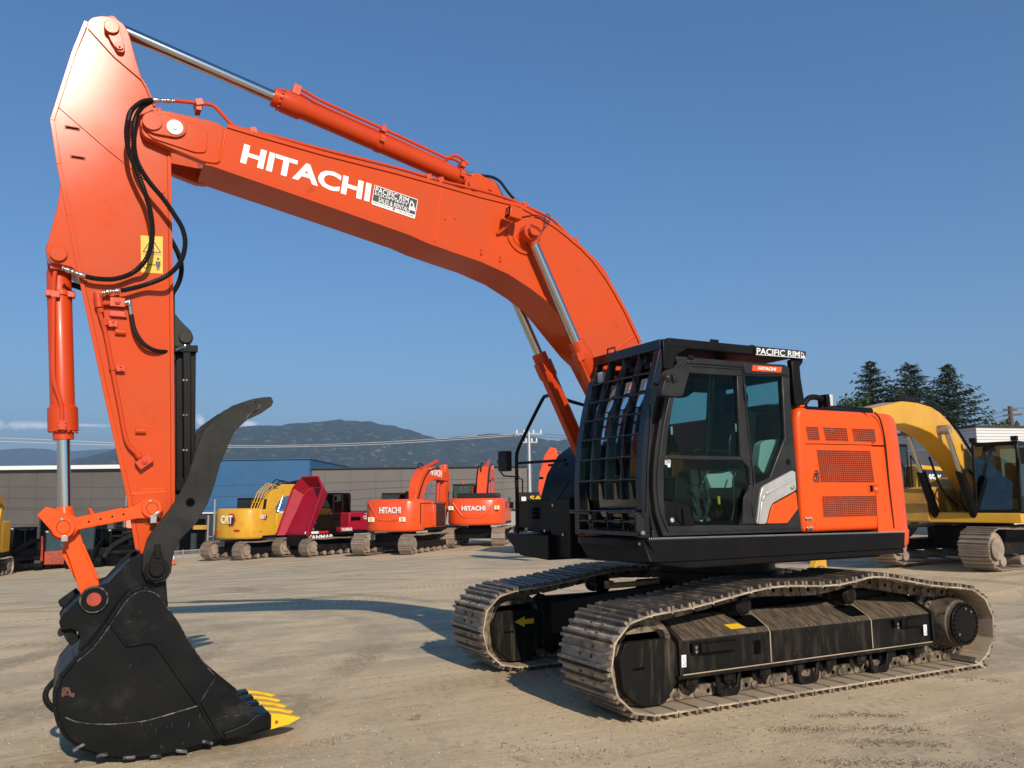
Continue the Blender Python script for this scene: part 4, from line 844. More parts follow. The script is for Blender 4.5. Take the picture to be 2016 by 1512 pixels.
q = PX(994, 908, 1.76); b = MB().box(q, (.10, .14, .235), rz=R(20)); b.ball(q+Vector((.03, -.06, .0)), .045, 8); B(b, 'side_mirror', GREYP, bevel=.025, label='black mirror on the far handrail')
# swing bearing, carbody
b = MB().cyl((0, 0, .85), (0, 0, 1.18), .62, n=48).cyl((0, 0, .95), (0, 0, 1.0), .70, n=48); B(b, 'swing_bearing', BLACK)
b = MB(); 
for sy in (1, -1):
    for sx in (1, -1):
        O = [(.45*sx, .45), (.45*sx, .85), (1.25*sx, .80), (1.30*sx, .40)]
        A = [Vector((.15*sx, .0, .42)), Vector((.62*sx, .0, .42)), Vector((.62*sx, .0, .90)), Vector((.15*sx, .0, .90))]
        Bq = [Vector((.95*sx, sy*.98, .30)), Vector((1.55*sx, sy*.98, .30)), Vector((1.55*sx, sy*.98, .66)), Vector((.95*sx, sy*.98, .66))]
        b.loops(A, Bq)
b.bb(-.62, .62, -.62, .62, .42, .88); 
cb = B(b, 'carbody', BLACK, bevel=.02)
b = MB(); b.cyl((-.65, -.3, 1.0), (-.65, .15, 1.0), .03)
B(MB().bb(1.05, 1.12, -.48, -.40, .86, .90).cyl((1.1, -.5, .84), (.6, -.2, .88), .03), 'wooden_block', mat('weathered_wood', (.35, .2, .09), .7), cb)

# ================================================================== tracks
TW, TYc = .76, 1.15
path = [(2.0, .03), (2.16, .06), (2.30, .13), (2.385, .25), (2.42, .38), (2.425, .50), (2.39, .63), (2.30, .74), (2.17, .81), (1.95, .84), (1.6, .865), (1.2, .92), (.88, .965), (.62, .985), (.35, .975), (-.03, .955), (-.3, .968), (-.63, 1.008), (-.94, .968), (-1.48, .875), (-1.8, .838), (-2.05, .81), (-2.24, .73), (-2.36, .58), (-2.395, .42), (-2.36, .26), (-2.25, .13), (-2.07, .06), (-1.9, .03)]
N_SH = 50
HUBM = mat('grimy_drive_housing', (.045, .036, .028), .5, spec=.3, col2=(.15, .115, .08), nscale=6, nlo=.42, nhi=.66, bump=.3, bscale=30, col3=(.02, .017, .015), n3=14, lo3=.55, hi3=.66)
pc = crv([(a, 0, c) for a, c in path+[path[0]]], 6)
for p in pc: p.z = max(p.z, .034)
acc = [0]
for i in range(1, len(pc)): acc.append(acc[-1]+(pc[i]-pc[i-1]).length)
TOT = acc[-1]; PT = TOT/N_SH
def onp(s):
    s %= TOT
    for i in range(1, len(pc)):
        if acc[i] >= s: t = (s-acc[i-1])/(acc[i]-acc[i-1]); return pc[i-1].lerp(pc[i], t)
    return pc[-1]
def shoe_mb(w=TW, pitch=PT, seed=0):
    b = MB(); L = pitch*.5; rg = random.Random(seed)
    # plate (local x along the chain, z outward)
    b.loops([Vector((-L-.004, -w/2, -.004)), Vector((L*.82, -w/2, -.004)), Vector((L+.008, -w/2, -.020)), Vector((L+.006, -w/2, -.030)), Vector((L*.8, -w/2, -.016)), Vector((-L, -w/2, -.016))], [Vector((-L-.004, w/2, -.004)), Vector((L*.82, w/2, -.004)), Vector((L+.008, w/2, -.020)), Vector((L+.006, w/2, -.030)), Vector((L*.8, w/2, -.016)), Vector((-L, w/2, -.016))], 0)
    for gx_ in (-L+.012, .0-.006, L-.03):
        pr = [(gx_-.018, -.006), (gx_-.011, .032), (gx_+.011, .032), (gx_+.018, -.006)]
        b.loops([Vector((x, -w/2+(.004 if z > 0 else 0), z)) for x, z in pr], [Vector((x, w/2-(.004 if z > 0 else 0), z)) for x, z in pr], 1)
    # chain links and pin bosses on the inside
    for sy in (1, -1):
        yc = sy*.085
        b.xz([(-L*1.05, -.03), (L*.9, -.03), (L*1.0, -.08), (L*.85, -.125), (-L*.85, -.125), (-L*1.1, -.08)], yc-.018, yc+.018, 2)
        b.cyl((-L*.9, yc-.032, -.068), (-L*.9, yc+.032, -.068), .034, n=12, mi=2); b.cyl((-L*.1, yc+sy*.018, -.070), (-L*.1, yc+sy*.0185, -.070), .02, n=10, mi=3)
        for bx_ in (-.35, .35): b.box((bx_*L, yc, .002), (.028, .028, .012), mi=2)
    b.box((-.0, 0, -.0185), (L*1.7, w*.985, .003), mi=4)
    return b
shoe0 = None
def make_track(side, label, MS):
    tr = bpy.data.objects.new('track', None); COL.objects.link(tr); tr.parent = EX; tr.location = (0, side*TYc, 0); tr['label'] = label
    meshes = []
    for k in range(3):
        o = shoe_mb(seed=k).build('track_shoe', MS, tr, bevel=0, ang=30)
        # uneven caked dirt between grousers
        meshes.append(o)
    for i in range(N_SH):
        s0, s1 = i*PT, (i+1)*PT; a, c = onp(s0), onp(s1); mid = (a+c)/2; t = (c-a).normalized()
        o = meshes[i] if i < 3 else meshes[i % 3].copy()
        if i >= 3: COL.objects.link(o); o.parent = tr
        # outward normal: path runs front bottom -> up the front -> back along the top; outward is to the right of travel in xz
        nrm = Vector((t.z, 0, -t.x))
        M = Matrix((t, nrm.cross(t), nrm)).transposed()
        o.matrix_local = Matrix.Translation(mid) @ M.to_4x4()
    return tr
make_track(1, 'dusty near track with triple-bar shoes', [SHOE, GRIP, LINK, DARK, SHOEIN])
make_track(-1, 'far track seen behind the near one', [SHOE, GRIP, LINK, DARK, SHOEIN])
for side in (1, -1):
    fy = lambda y: side*y
    b = MB()
    prof = [(1.36, .282), (1.36, .565), (1.325, .59), (1.04, .72), (.97, .72), (.94, .60), (.94, .282)]
    b.yz([(fy(a), c) for a, c in prof], 1.60, -1.60)
    fr = B(b, 'track_frame', FRAME, bevel=.008, label='dirty black track frame')
    b = MB()
    b.yz([(fy(1.3615), .567), (fy(1.326), .5925), (fy(1.04), .7225), (fy(1.04), .71), (fy(1.32), .58)], 1.595, -1.595)
    B(b, 'frame_top', FRAMET, fr)
    b = MB().bb(1.66, -1.66, fy(1.40), fy(.95), .262, .288); B(b, 'frame_flange', FRAME, fr, .004)
    b = MB()
    for x0, x1 in ((1.63, 1.585), (-1.60, -1.645)): b.yz([(fy(a), c) for a, c in [(1.385, .27), (1.385, .575), (1.34, .605), (1.04, .745), (.94, .745), (.94, .27)]], x0, x1)
    b.bb(.60, .57, fy(1.366), fy(1.35), .29, .565).bb(-.72, -.75, fy(1.366), fy(1.35), .29, .565)
    B(b, 'frame_rib', FRAME, fr, .006)
    b = MB()
    for xc in (.70, -.62):
        A = [(xc+.09, 1.30), (xc-.15, 1.30), (xc-.12, 1.13), (xc+.14, 1.13)]
        f = lambda y: .7245-(y-1.04)*(.13/.286)+.003
        O = [Vector((x, fy(y), f(y))) for x, y in rnd(A, .03)]; b.loops(O, [v-Vector((0, 0, .004)) for v in O])
    b.bb(.78, .70, fy(1.3625), fy(1.35), .38, .50)
    B(b, 'frame_opening', DARK, fr)
    b = MB().bb(-.78, -1.62, fy(.99), fy(.84), .60, .815).bb(-1.40, -1.72, fy(1.04), fy(.84), .60, .80); B(b, 'added_dark_box', BLACK, fr, .02)  # black box added to block bright ground showing below the chain
    b = MB()
    for xr_ in (.585, -.735): b.tube([(xr_, fy(1.364), .30), (xr_, fy(1.364), .56), (xr_-.01, fy(1.330), .594), (xr_-.03, fy(1.06), .717)], .007, 6)
    b.tube([(1.60, fy(1.385), .292), (-1.58, fy(1.385), .292)], .006, 6)
    B(b, 'dusty_weld', SHOEIN, fr)
    # idler cover
    b = MB(); O = [(2.16, .60), (1.70, .60), (1.63, .53), (1.63, .25), (1.78, .075), (2.02, .08), (2.19, .22), (2.22, .45)]
    b.xz(rnd(O, .04), fy(1.36), fy(.94)); b.xz(rnd([(2.15, .655), (1.72, .665), (1.70, .58), (2.18, .58)], .02), fy(1.30), fy(1.0))
    ic = B(b, 'idler_cover', COVER, fr, .015, label='dusty black box cover over the front idler')
    b = MB().bb(2.09, 1.975, fy(1.3625), fy(1.35), .372, .392); B(b, 'cover_slot', DARK, fr)
    # idler wheel, sprocket, final drive
    b = MB().cyl((1.95, fy(1.03), .45), (1.95, fy(1.27), .45), .36, n=40).cyl((1.95, fy(1.0), .45), (1.95, fy(1.30), .45), .26, n=32)
    B(b, 'idler_wheel', LINK, fr, .01)
    b = MB(); tp = []
    for i in range(42):
        r_ = .35 if i % 2 else .40; a = 2*math.pi*i/42; tp.append((-1.98+r_*math.cos(a), .44+r_*math.sin(a)))
    b.xz(tp, fy(1.12), fy(1.18)); sp = B(b, 'sprocket', LINK, fr, .006)
    b = MB().rev((-1.98, fy(.9), .45), (-1.98, fy(1.46), .45), [(0, .25), (.3, .25), (.42, .30), (.58, .30), (.60, .265), (.93, .235), (.935, .215), (1, .21)], 40)
    fd = B(b, 'final_drive', HUBM, fr, .004)
    b = MB().cyl((-1.98, fy(1.455), .45), (-1.98, fy(1.485), .45), .212, n=40); hub_ = B(b, 'hub_cover', BLACK, fr, .006, label='round black hub cover with a ring of bolts')
    b = MB()
    for i in range(24):
        a = 2*math.pi*i/24; q = Vector((-1.98+.185*math.cos(a), fy(1.485), .45+.185*math.sin(a))); b.cyl(q-Vector((0, fy(.002), 0)), q+Vector((0, fy(.006), 0)), .013, n=10)
    for i in range(26):
        a = 2*math.pi*i/26; q = Vector((-1.98+.283*math.cos(a), fy(1.224), .45+.283*math.sin(a))); b.cyl(q, q+Vector((0, fy(.016), 0)), .011, n=6)
    B(b, 'hub_bolt', DARK, fr)
    b = MB()
    for a in (95, 130, 320): q = Vector((-1.98+.150*math.cos(R(a)), fy(1.486), .45+.150*math.sin(R(a)))); b.cyl(q, q+Vector((0, fy(.01), 0)), .013, n=10)
    B(b, 'drain_plug', ZINC, fr)
    # rollers
    for i in range(8):
        x = 1.45-i*.415; b = MB().rev((x, fy(1.0), .20), (x, fy(1.30), .20), [(0, .05), (.1, .06), (.12, .105), (.25, .105), (.27, .085), (.73, .085), (.75, .105), (.88, .105), (.9, .06), (1, .05)], 20); b.box((x, fy(1.30), .225), (.13, .05, .09)).box((x, fy(1.0), .225), (.13, .05, .09))
        B(b, 'track_roller', FRAME, fr, .006)
    for xg in (1.06, .10, -.86):
        b = MB(); y0 = fy(1.31)
        b.xz([(xg+.12, .262), (xg+.15, .262), (xg+.13, .10), (xg+.08, .045), (xg-.08, .045), (xg-.13, .10), (xg-.15, .262), (xg-.12, .262), (xg-.09, .14), (xg-.05, .12), (xg+.05, .12), (xg+.09, .14)], y0, fy(1.335))
        b.bb(xg-.10, xg+.10, fy(1.33), fy(1.24), .05, .085)
        B(b, 'track_guide', FRAME, fr, .006)
    for xc, zc in ((.78, .80), (-.585, .805)):
        b = MB().rev((xc, fy(.98), zc), (xc, fy(1.28), zc), [(0, .05), (.05, .095), (.3, .095), (.32, .075), (.7, .075), (.72, .095), (.93, .092), (.95, .075), (1, .07)], 24); b.box((xc, fy(1.05), .73), (.09, .1, .1)); cr = B(b, 'carrier_roller', FRAME, fr, .006)
    if side > 0:
        for x0, x1, zz in ((1.50, 1.02, .50), (-1.02, -1.42, .515)):
            b = MB().bb(x0, x0-.09, 1.362, 1.408, zz-.035, zz+.035).bb(x0-.07, x0-.15, 1.395, 1.435, zz-.035, zz+.035).bb(x0-.13, x1, 1.43, 1.445, zz-.035, zz+.035).bb(x1, x1+.02, 1.362, 1.44, zz-.035, zz+.035).bb(x0-.16, x1, 1.385, 1.43, zz+.026, zz+.034)
            for k in range(9): xk = lerp(x0-.18, x1+.04, k/8); b.bb(xk-.008, xk+.008, 1.425, 1.447, zz+.034, zz+.046)
            B(b, 'boarding_step', BLACK, fr, .004)
        b = MB()
        for x_ in (1.475, -1.045):
            for z_ in (.475, .51): b.cyl((x_, 1.41, z_), (x_, 1.422, z_), .014, n=10)
        B(b, 'step_bolt', ZINC, fr)
        for px4 in ([(1341.5, 1290), (1350.5, 1289), (1351, 1313), (1342, 1314)], [(1817.5, 1230), (1824, 1229.5), (1825, 1250.5), (1819, 1251)]):
            Q = quadY(px4, 1.388 if px4[0][0] > 1500 or True else 1.36); b = MB(); plate(b, Q, .002); B(b, 'hook_sticker', WHITE, fr)
            q_ = lambda u, v: sub([q+Vector((0, .0025, 0)) for q in Q], u, v, u, v)[0]
            b = MB().tube([q_(.5, .85), q_(.5, .45), q_(.8, .35), q_(.75, .12), q_(.35, .12), q_(.25, .3)], .0035, 5); B(b, 'hook_print', BLUE, fr)
        b = MB(); f = lambda y: .7245-(y-1.04)*(.13/.286)+.004
        O = [Vector((x, y, f(y))) for x, y in ((.98, 1.30), (.81, 1.30), (.84, 1.235), (1.0, 1.235))]; b.loops(O, [v-Vector((0, 0, .003)) for v in O]); B(b, 'caution_sticker', STICK, fr)
    else:
        # yellow arrow decal on the inner face of the far idler cover
        b = MB(); yv = -.938; O = [P(a, c, yv) for a, c in ((1013, 1224.5), (1033, 1213.5), (1033, 1219.5), (1051, 1216.5), (1051, 1227), (1033, 1228.5), (1033, 1234.5))]
        b.loops(O, [v-Vector((0, .003, 0)) for v in O]); B(b, 'arrow_decal', STICK, fr, label='yellow arrow pointing forward')
        Q = quadY([(1088, 1200), (1098.5, 1200), (1098.5, 1211), (1088, 1211)], -.93); b = MB(); plate(b, Q, .002); B(b, 'hook_sticker', BLUE, fr)
        b = MB().bb(2.09, 1.975, -.9385, -.95, .372, .392); B(b, 'cover_slot', DARK, fr)
# ================================================================== ground
def ground_material():
    m = bpy.data.materials.new('packed_dirt_and_asphalt'); m.use_nodes = True; N = m.node_tree.nodes; L = m.node_tree.links; b = N['Principled BSDF']
    tc = N.new('ShaderNodeTexCoord')
    def noise(sc, det=6, rough=.6, stretch=None, rot=0, dist=0):
        mp = N.new('ShaderNodeMapping'); L.new(tc.outputs['Object'], mp.inputs[0])
        if stretch: mp.inputs['Scale'].default_value = stretch
        mp.inputs['Rotation'].default_value = (0, 0, rot)
        n = N.new('ShaderNodeTexNoise'); n.inputs['Scale'].default_value = sc; n.inputs['Detail'].default_value = det; n.inputs['Roughness'].default_value = rough; n.inputs['Distortion'].default_value = dist
        L.new(mp.outputs[0], n.inputs[0]); return n.outputs['Fac']
    def rng(s, lo, hi, a=0, c=1):
        r = N.new('ShaderNodeMapRange'); r.inputs[1].default_value = lo; r.inputs[2].default_value = hi; r.inputs[3].default_value = a; r.inputs[4].default_value = c; L.new(s, r.inputs[0]); return r.outputs[0]
    def mix(f, a, c, mode='MIX'):
        x = N.new('ShaderNodeMix'); x.data_type = 'RGBA'; x.blend_type = mode; L.new(f, x.inputs[0])
        for k, v in ((6, a), (7, c)):
            if isinstance(v, tuple): x.inputs[k].default_value = (*v, 1)
            else: L.new(v, x.inputs[k])
        return x.outputs[2]
    def mul(a, c):
        x = N.new('ShaderNodeMath'); x.operation = 'MULTIPLY'; L.new(a, x.inputs[0])
        if isinstance(c, float): x.inputs[1].default_value = c
        else: L.new(c, x.inputs[1])
        return x.outputs[0]
    big = noise(.16, 7, .65, dist=.6); med = noise(.9, 7, .65, stretch=(1, 1.6, 1), rot=.5, dist=.4); fine = noise(14, 8, .75); grit = noise(70, 6, .8)
    streak = noise(.55, 7, .7, stretch=(.28, 2.2, 1), rot=-.45, dist=.8); streak2 = noise(.8, 7, .7, stretch=(.3, 2.6, 1), rot=.1, dist=1.0)
    c = mix(rng(big, .38, .62), (.68, .52, .34), (.45, .38, .285))
    c = mix(rng(med, .45, .66), c, (.74, .58, .395))
    c = mix(mul(rng(streak, .52, .72), .42), c, (.32, .235, .155))
    c = mix(mul(rng(streak2, .54, .68), .55), c, (.72, .57, .40))
    c = mix(mul(rng(fine, .48, .75), .45), c, (.28, .22, .155))
    c = mix(mul(rng(grit, .60, .75), .55), c, (.64, .55, .42))
    c = mix(mul(rng(grit, .38, .26), .5), c, (.12, .095, .07))
    st3 = noise(2.2, 8, .72, stretch=(.22, 2.4, 1), rot=-.48, dist=.7); c = mix(mul(rng(st3, .54, .70), .30), c, (.36, .27, .18)); c = mix(mul(rng(st3, .42, .30), .35), c, (.80, .64, .45))
    st4 = noise(7, 8, .75, stretch=(.3, 2.2, 1), rot=-.40, dist=.5); c = mix(mul(rng(st4, .58, .70), .25), c, (.28, .21, .14))
    # lug and tyre marks pressed into the dust
    def lugs(rot, sc, mask_rot, mlo, mhi):
        mp_ = N.new('ShaderNodeMapping'); L.new(tc.outputs['Object'], mp_.inputs[0]); mp_.inputs['Rotation'].default_value = (0, 0, rot)
        w_ = N.new('ShaderNodeTexWave'); w_.inputs['Scale'].default_value = sc; w_.inputs['Distortion'].default_value = 1.6; w_.inputs['Detail'].default_value = 3; L.new(mp_.outputs[0], w_.inputs[0])
        return mul(mul(rng(w_.outputs['Fac'], .55, .9), rng(noise(.42, 4, .6, stretch=(.22, 2.4, 1), rot=mask_rot, dist=.5), mlo, mhi)), rng(fine, .35, .55))
    lg = lugs(.35, 2.4, .25, .56, .66); c = mix(mul(lg, .8), c, (.24, .19, .14))
    lg2 = lugs(-.5, 3.4, -.35, .58, .68); c = mix(mul(lg2, .5), c, (.60, .49, .36))
    def arcs(loc, sc, lo, hi, mlo, mhi):
        mp_ = N.new('ShaderNodeMapping'); L.new(tc.outputs['Object'], mp_.inputs[0]); mp_.inputs['Location'].default_value = loc
        w_ = N.new('ShaderNodeTexWave'); w_.wave_type = 'RINGS'; w_.rings_direction = 'Z'; w_.inputs['Scale'].default_value = sc; w_.inputs['Distortion'].default_value = .9; w_.inputs['Detail'].default_value = 4; w_.inputs['Detail Scale'].default_value = 2; L.new(mp_.outputs[0], w_.inputs[0])
        return mul(mul(rng(w_.outputs['Fac'], lo, hi), rng(noise(.22, 4, .6), mlo, mhi)), rng(fine, .32, .56))
    a1 = arcs((-9, 6, 0), .16, .86, .97, .44, .56); c = mix(mul(a1, .75), c, (.33, .26, .18))
    a2 = arcs((4, -14, 0), .11, .90, .98, .46, .58); c = mix(mul(a2, .7), c, (.36, .285, .20))
    st_ = noise(.33, 6, .7, dist=1.2); c = mix(mul(rng(st_, .57, .66), .6), c, (.30, .235, .165))
    spots = noise(3.5, 8, .8, dist=.6); c = mix(mul(rng(spots, .60, .67), .7), c, (.22, .17, .12)); c = mix(mul(rng(spots, .36, .28), .5), c, (.62, .52, .39))
    mp = N.new('ShaderNodeMapping'); L.new(tc.outputs['Object'], mp.inputs[0]); nz = N.new('ShaderNodeTexNoise'); nz.inputs['Scale'].default_value = 1.2; nz.inputs['Detail'].default_value = 5; L.new(mp.outputs[0], nz.inputs[0])
    mm = N.new('ShaderNodeMix'); mm.data_type = 'RGBA'; mm.inputs[0].default_value = .5; L.new(mp.outputs[0], mm.inputs[6]); L.new(nz.outputs['Color'], mm.inputs[7])
    vo = N.new('ShaderNodeTexVoronoi'); vo.feature = 'DISTANCE_TO_EDGE'; vo.inputs['Scale'].default_value = 1.1; L.new(mm.outputs[2], vo.inputs[0])
    ck = mul(rng(vo.outputs['Distance'], .006, .0), mul(rng(med, .5, .6, 1, 0), .22)); c = mix(ck, c, (.16, .125, .09))
    c = mix(rng(big, -1, -.9), c, (1.0, .985, .90), 'MULTIPLY'); L.new(c, b.inputs['Base Color']); b.inputs['Roughness'].default_value = .93; b.inputs['Specular IOR Level'].default_value = .25
    h1 = mul(fine, .6); h2 = mul(grit, .5); ad = N.new('ShaderNodeMath'); L.new(h1, ad.inputs[0]); L.new(h2, ad.inputs[1]); a2 = N.new('ShaderNodeMath'); L.new(ad.outputs[0], a2.inputs[0]); L.new(mul(streak, 1.6), a2.inputs[1])
    bp = N.new('ShaderNodeBump'); bp.inputs['Strength'].default_value = .8; bp.inputs['Distance'].default_value = .02; L.new(a2.outputs[0], bp.inputs['Height']); L.new(bp.outputs[0], b.inputs['Normal'])
    return m
GRD = ground_material()
b = MB(); rings = [0]+[.6*1.075**i for i in range(138)]
NS = 144
for r_ in rings[1:]:
    for k in range(NS):
        a = 2*math.pi*k/NS; x, y = CP.x+r_*math.cos(a), CP.y+r_*math.sin(a); b.v.append(Vector((x, y, hz(x, y))))
b.v.append(Vector((CP.x, CP.y, 0))); cc = len(b.v)-1
for i in range(len(rings)-2):
    for k in range(NS): j = (k+1) % NS; b.f.append([i*NS+k, i*NS+j, (i+1)*NS+j, (i+1)*NS+k]); b.m.append(0)
for k in range(NS): b.f.append([cc, k, (k+1) % NS]); b.m.append(0)
g = b.build('ground', GRD, ang=180); g['kind'] = 'structure'
# ================================================================== surroundings
def M4(px, d, dz=0): q = G(px, d); return (q.x, q.y, q.z+dz)
HD = YAW
def part(b, name, m, par, bevel=0, label=None, **k): return b.build(name, m, par, bevel, label=label, **k)
ORB = mat('background_orange_paint', (.82, .085, .010), .32, coat=.3, col2=(.74, .075, .012), nscale=1)
REDTAG = mat('red_reflector', (.5, .02, .02), .3)
BRTRACK = mat('brown_dusty_track', (.20, .155, .12), .6, col2=(.34, .26, .19), nscale=3, nlo=.4, nhi=.6, bump=.3, bscale=20, world=True)
BRTRACK2 = mat('worn_brown_shoe', (.30, .235, .18), .5, metal=.3, col2=(.38, .29, .21), nscale=4, nlo=.4, nhi=.6, world=True)
GREYB = mat('grey_brown_cladding', (.095, .083, .074), .6, col2=(.108, .095, .085), nscale=.6)
GREYB2 = mat('taupe_cladding', (.135, .117, .104), .6, col2=(.148, .13, .116), nscale=.6)
BLUEC = mat('blue_cladding', (.026, .105, .225), .5, col2=(.030, .115, .24), nscale=.4)
TRIMW = mat('white_fascia', (.75, .74, .70), .5)
DOORG = mat('light_grey_door', (.30, .30, .29), .5)
LACK = mat('dark_trim', (.03, .03, .032), .5)
WGLS = mat('dark_window_glass', (.04, .055, .06), .08, coat=.6)
GALV = mat('galvanised_steel', (.42, .42, .42), .4, metal=.6)

def bg_track(root, y, L, H, Wd, heading_off=0, n=40, matl=BRTRACK2, wheel=BRTRACK, name='track', fr=FRAME):
    """one crawler: a loop of separate shoes round a dark frame"""
    rad = H/2; pth = []
    for i in range(11): a = -math.pi/2+math.pi*i/10; pth.append((L/2-rad+rad*math.cos(a), rad+rad*math.sin(a)))
    for i in range(1, 6): t = i/6; pth.append((lerp(L/2-rad, -L/2+rad, t), H-.04*math.sin(math.pi*t*2)**2))
    for i in range(11): a = math.pi/2+math.pi*i/10; pth.append((-L/2+rad+rad*math.cos(a), rad+rad*math.sin(a)))
    pts = [Vector((a, 0, c)) for a, c in pth]+[Vector((pth[0][0], 0, pth[0][1]))]
    ac = [0]
    for i in range(1, len(pts)): ac.append(ac[-1]+(pts[i]-pts[i-1]).length)
    T = ac[-1]
    def at(s):
        s %= T
        for i in range(1, len(pts)):
            if ac[i] >= s: t = (s-ac[i-1])/max(1e-6, ac[i]-ac[i-1]); return pts[i-1].lerp(pts[i], t)
    b = MB()
    for i in range(n):
        a, c = at(i*T/n), at((i+1)*T/n-.012); t = (c-a).normalized(); nr = Vector((t.z, 0, -t.x))
        mid = (a+c)/2+Vector((0, y, 0)); l = (c-a).length
        for (s0, s1, h0, h1) in ((-.5, .5, -.03, -.012), (-.46, -.38, -.012, .018), (-.04, .04, -.012, .018), (.38, .46, -.012, .018)):
            vs = [mid+t*(l*s)+nr*h+Vector((0, w*Wd/2, 0)) for s in (s0, s1) for w in (-1, 1) for h in (h0, h1)]
            b.add(vs, [(0, 1, 3, 2), (4, 6, 7, 5), (0, 4, 5, 1), (2, 3, 7, 6), (0, 2, 6, 4), (1, 5, 7, 3)])
    tr = part(b, name, matl, root)
    b = MB().xz([(L/2-rad*1.1, H*.35), (L/2-rad*1.1, H*.62), (-L/2+rad*1.1, H*.66), (-L/2+rad*1.1, H*.33)], y-Wd*.36, y+Wd*.36)
    part(b, 'track_frame', fr, root, .01)
    for sx in (1, -1):
        b = MB().cyl((sx*(L/2-rad), y-Wd*.3, H/2), (sx*(L/2-rad), y+Wd*.3, H/2), rad*.78, n=24).cyl((sx*(L/2-rad), y-Wd*.42, H/2), (sx*(L/2-rad), y+Wd*.42, H/2), rad*.5, n=20); part(b, 'drive_wheel', wheel, root)
    for i in range(6):
        x = lerp(-L/2+rad*1.5, L/2-rad*1.5, i/5); b = MB().cyl((x, y-Wd*.36, H*.2), (x, y+Wd*.36, H*.2), H*.12, n=14); part(b, 'track_roller', wheel, root)
    return tr
def cabin(root, x0, x1, y0, y1, z0, z1, frame=GREYP, slope=.15):
    """a cab with real openings, panes and a seat"""
    b = MB(); w = .07
    for x, y in ((x0, y0), (x0, y1-w), (x1-w, y0), (x1-w, y1-w)):
        dx = -slope if x > x0 else 0
        b.loops([Vector((x, y, z0)), Vector((x+w, y, z0)), Vector((x+w, y+w, z0)), Vector((x, y+w, z0))], [Vector((x+dx, y, z1)), Vector((x+w+dx, y, z1)), Vector((x+w+dx, y+w, z1)), Vector((x+dx, y+w, z1))])
    b.bb(x0, x1-slope, y0, y1, z1-.09, z1); b.bb(x0, x1, y0, y1, z0, z0+.08)
    h = (z1-z0)*.42
    b.bb(x0, x0+.04, y0, y1, z0, z0+h)
    for y in (y0, y1-.04): b.bb(x0, x1-.05, y, y+.04, z0, z0+h*.55); b.bb((x0+x1)/2-.03, (x0+x1)/2+.03, y, y+.045, z0, z1-.05)
    b.bb(x0+.3, x0+.75, (y0+y1)/2-.22, (y0+y1)/2+.22, z0+.3, z0+.5).bb(x0+.25, x0+.38, (y0+y1)/2-.22, (y0+y1)/2+.22, z0+.5, z0+1.1)
    c = part(b, 'cab', frame, root, .02)
    b = MB()
    for y in (y0+.012, y1-.018): b.bb(x0+w, x1-w-.02, y, y+.006, z0+h*.55, z1-.09)
    b.bb(x0+.015, x0+.021, y0+w, y1-w, z0+h, z1-.09); b.loops([Vector((x1-.03, y0+w, z0+.08)), Vector((x1-.02, y0+w, z0+.08)), Vector((x1-.02-slope, y0+w, z1-.09)), Vector((x1-.03-slope, y0+w, z1-.09))], [Vector((x1-.03, y1-w, z0+.08)), Vector((x1-.02, y1-w, z0+.08)), Vector((x1-.02-slope, y1-w, z1-.09)), Vector((x1-.03-slope, y1-w, z1-.09))])
    part(b, 'cab_glass', BGGL, c); return c
def thick(pts, hs, y0, y1, b=None):
    """box-section limb along xz centreline pts with depths hs"""
    b = b or MB(); n = len(pts); up, dn = [], []
    for i in range(n):
        a = Vector(pts[max(0, i-1)]); c = Vector(pts[min(n-1, i+1)]); t = (c-a).normalized(); nn = Vector((-t.y, t.x)); p = Vector(pts[i]); up.append(p+nn*hs[i]/2); dn.append(p-nn*hs[i]/2)
    return b.xz([tuple(v) for v in up]+[tuple(v) for v in dn[::-1]], y0, y1)
def weight_mb(pl, z0, z1, rz=.12, taper=.04):
    b = MB(); cx = sum(p[0] for p in pl)/len(pl)
    lv = [(z0, 1-taper*1.6), (z0+rz*.4, 1-taper*.4), (z0+rz, 1), (z1-rz*1.2, 1-taper*.3), (z1-rz*.35, 1-taper), (z1, 1-taper*2.3)]
    n = len(pl); fx = max(p[0] for p in pl)
    for z, s_ in lv: b.v += [Vector((fx-(fx-x)*s_, y*s_, z)) for x, y in pl]
    for k in range(len(lv)-1):
        for i in range(n): j = (i+1) % n; b.f.append([k*n+i, k*n+j, (k+1)*n+j, (k+1)*n+i]); b.m.append(0)
    b.f.append(list(range(n))[::-1]); b.m.append(0); b.f.append([(len(lv)-1)*n+i for i in range(n)]); b.m.append(0); return b
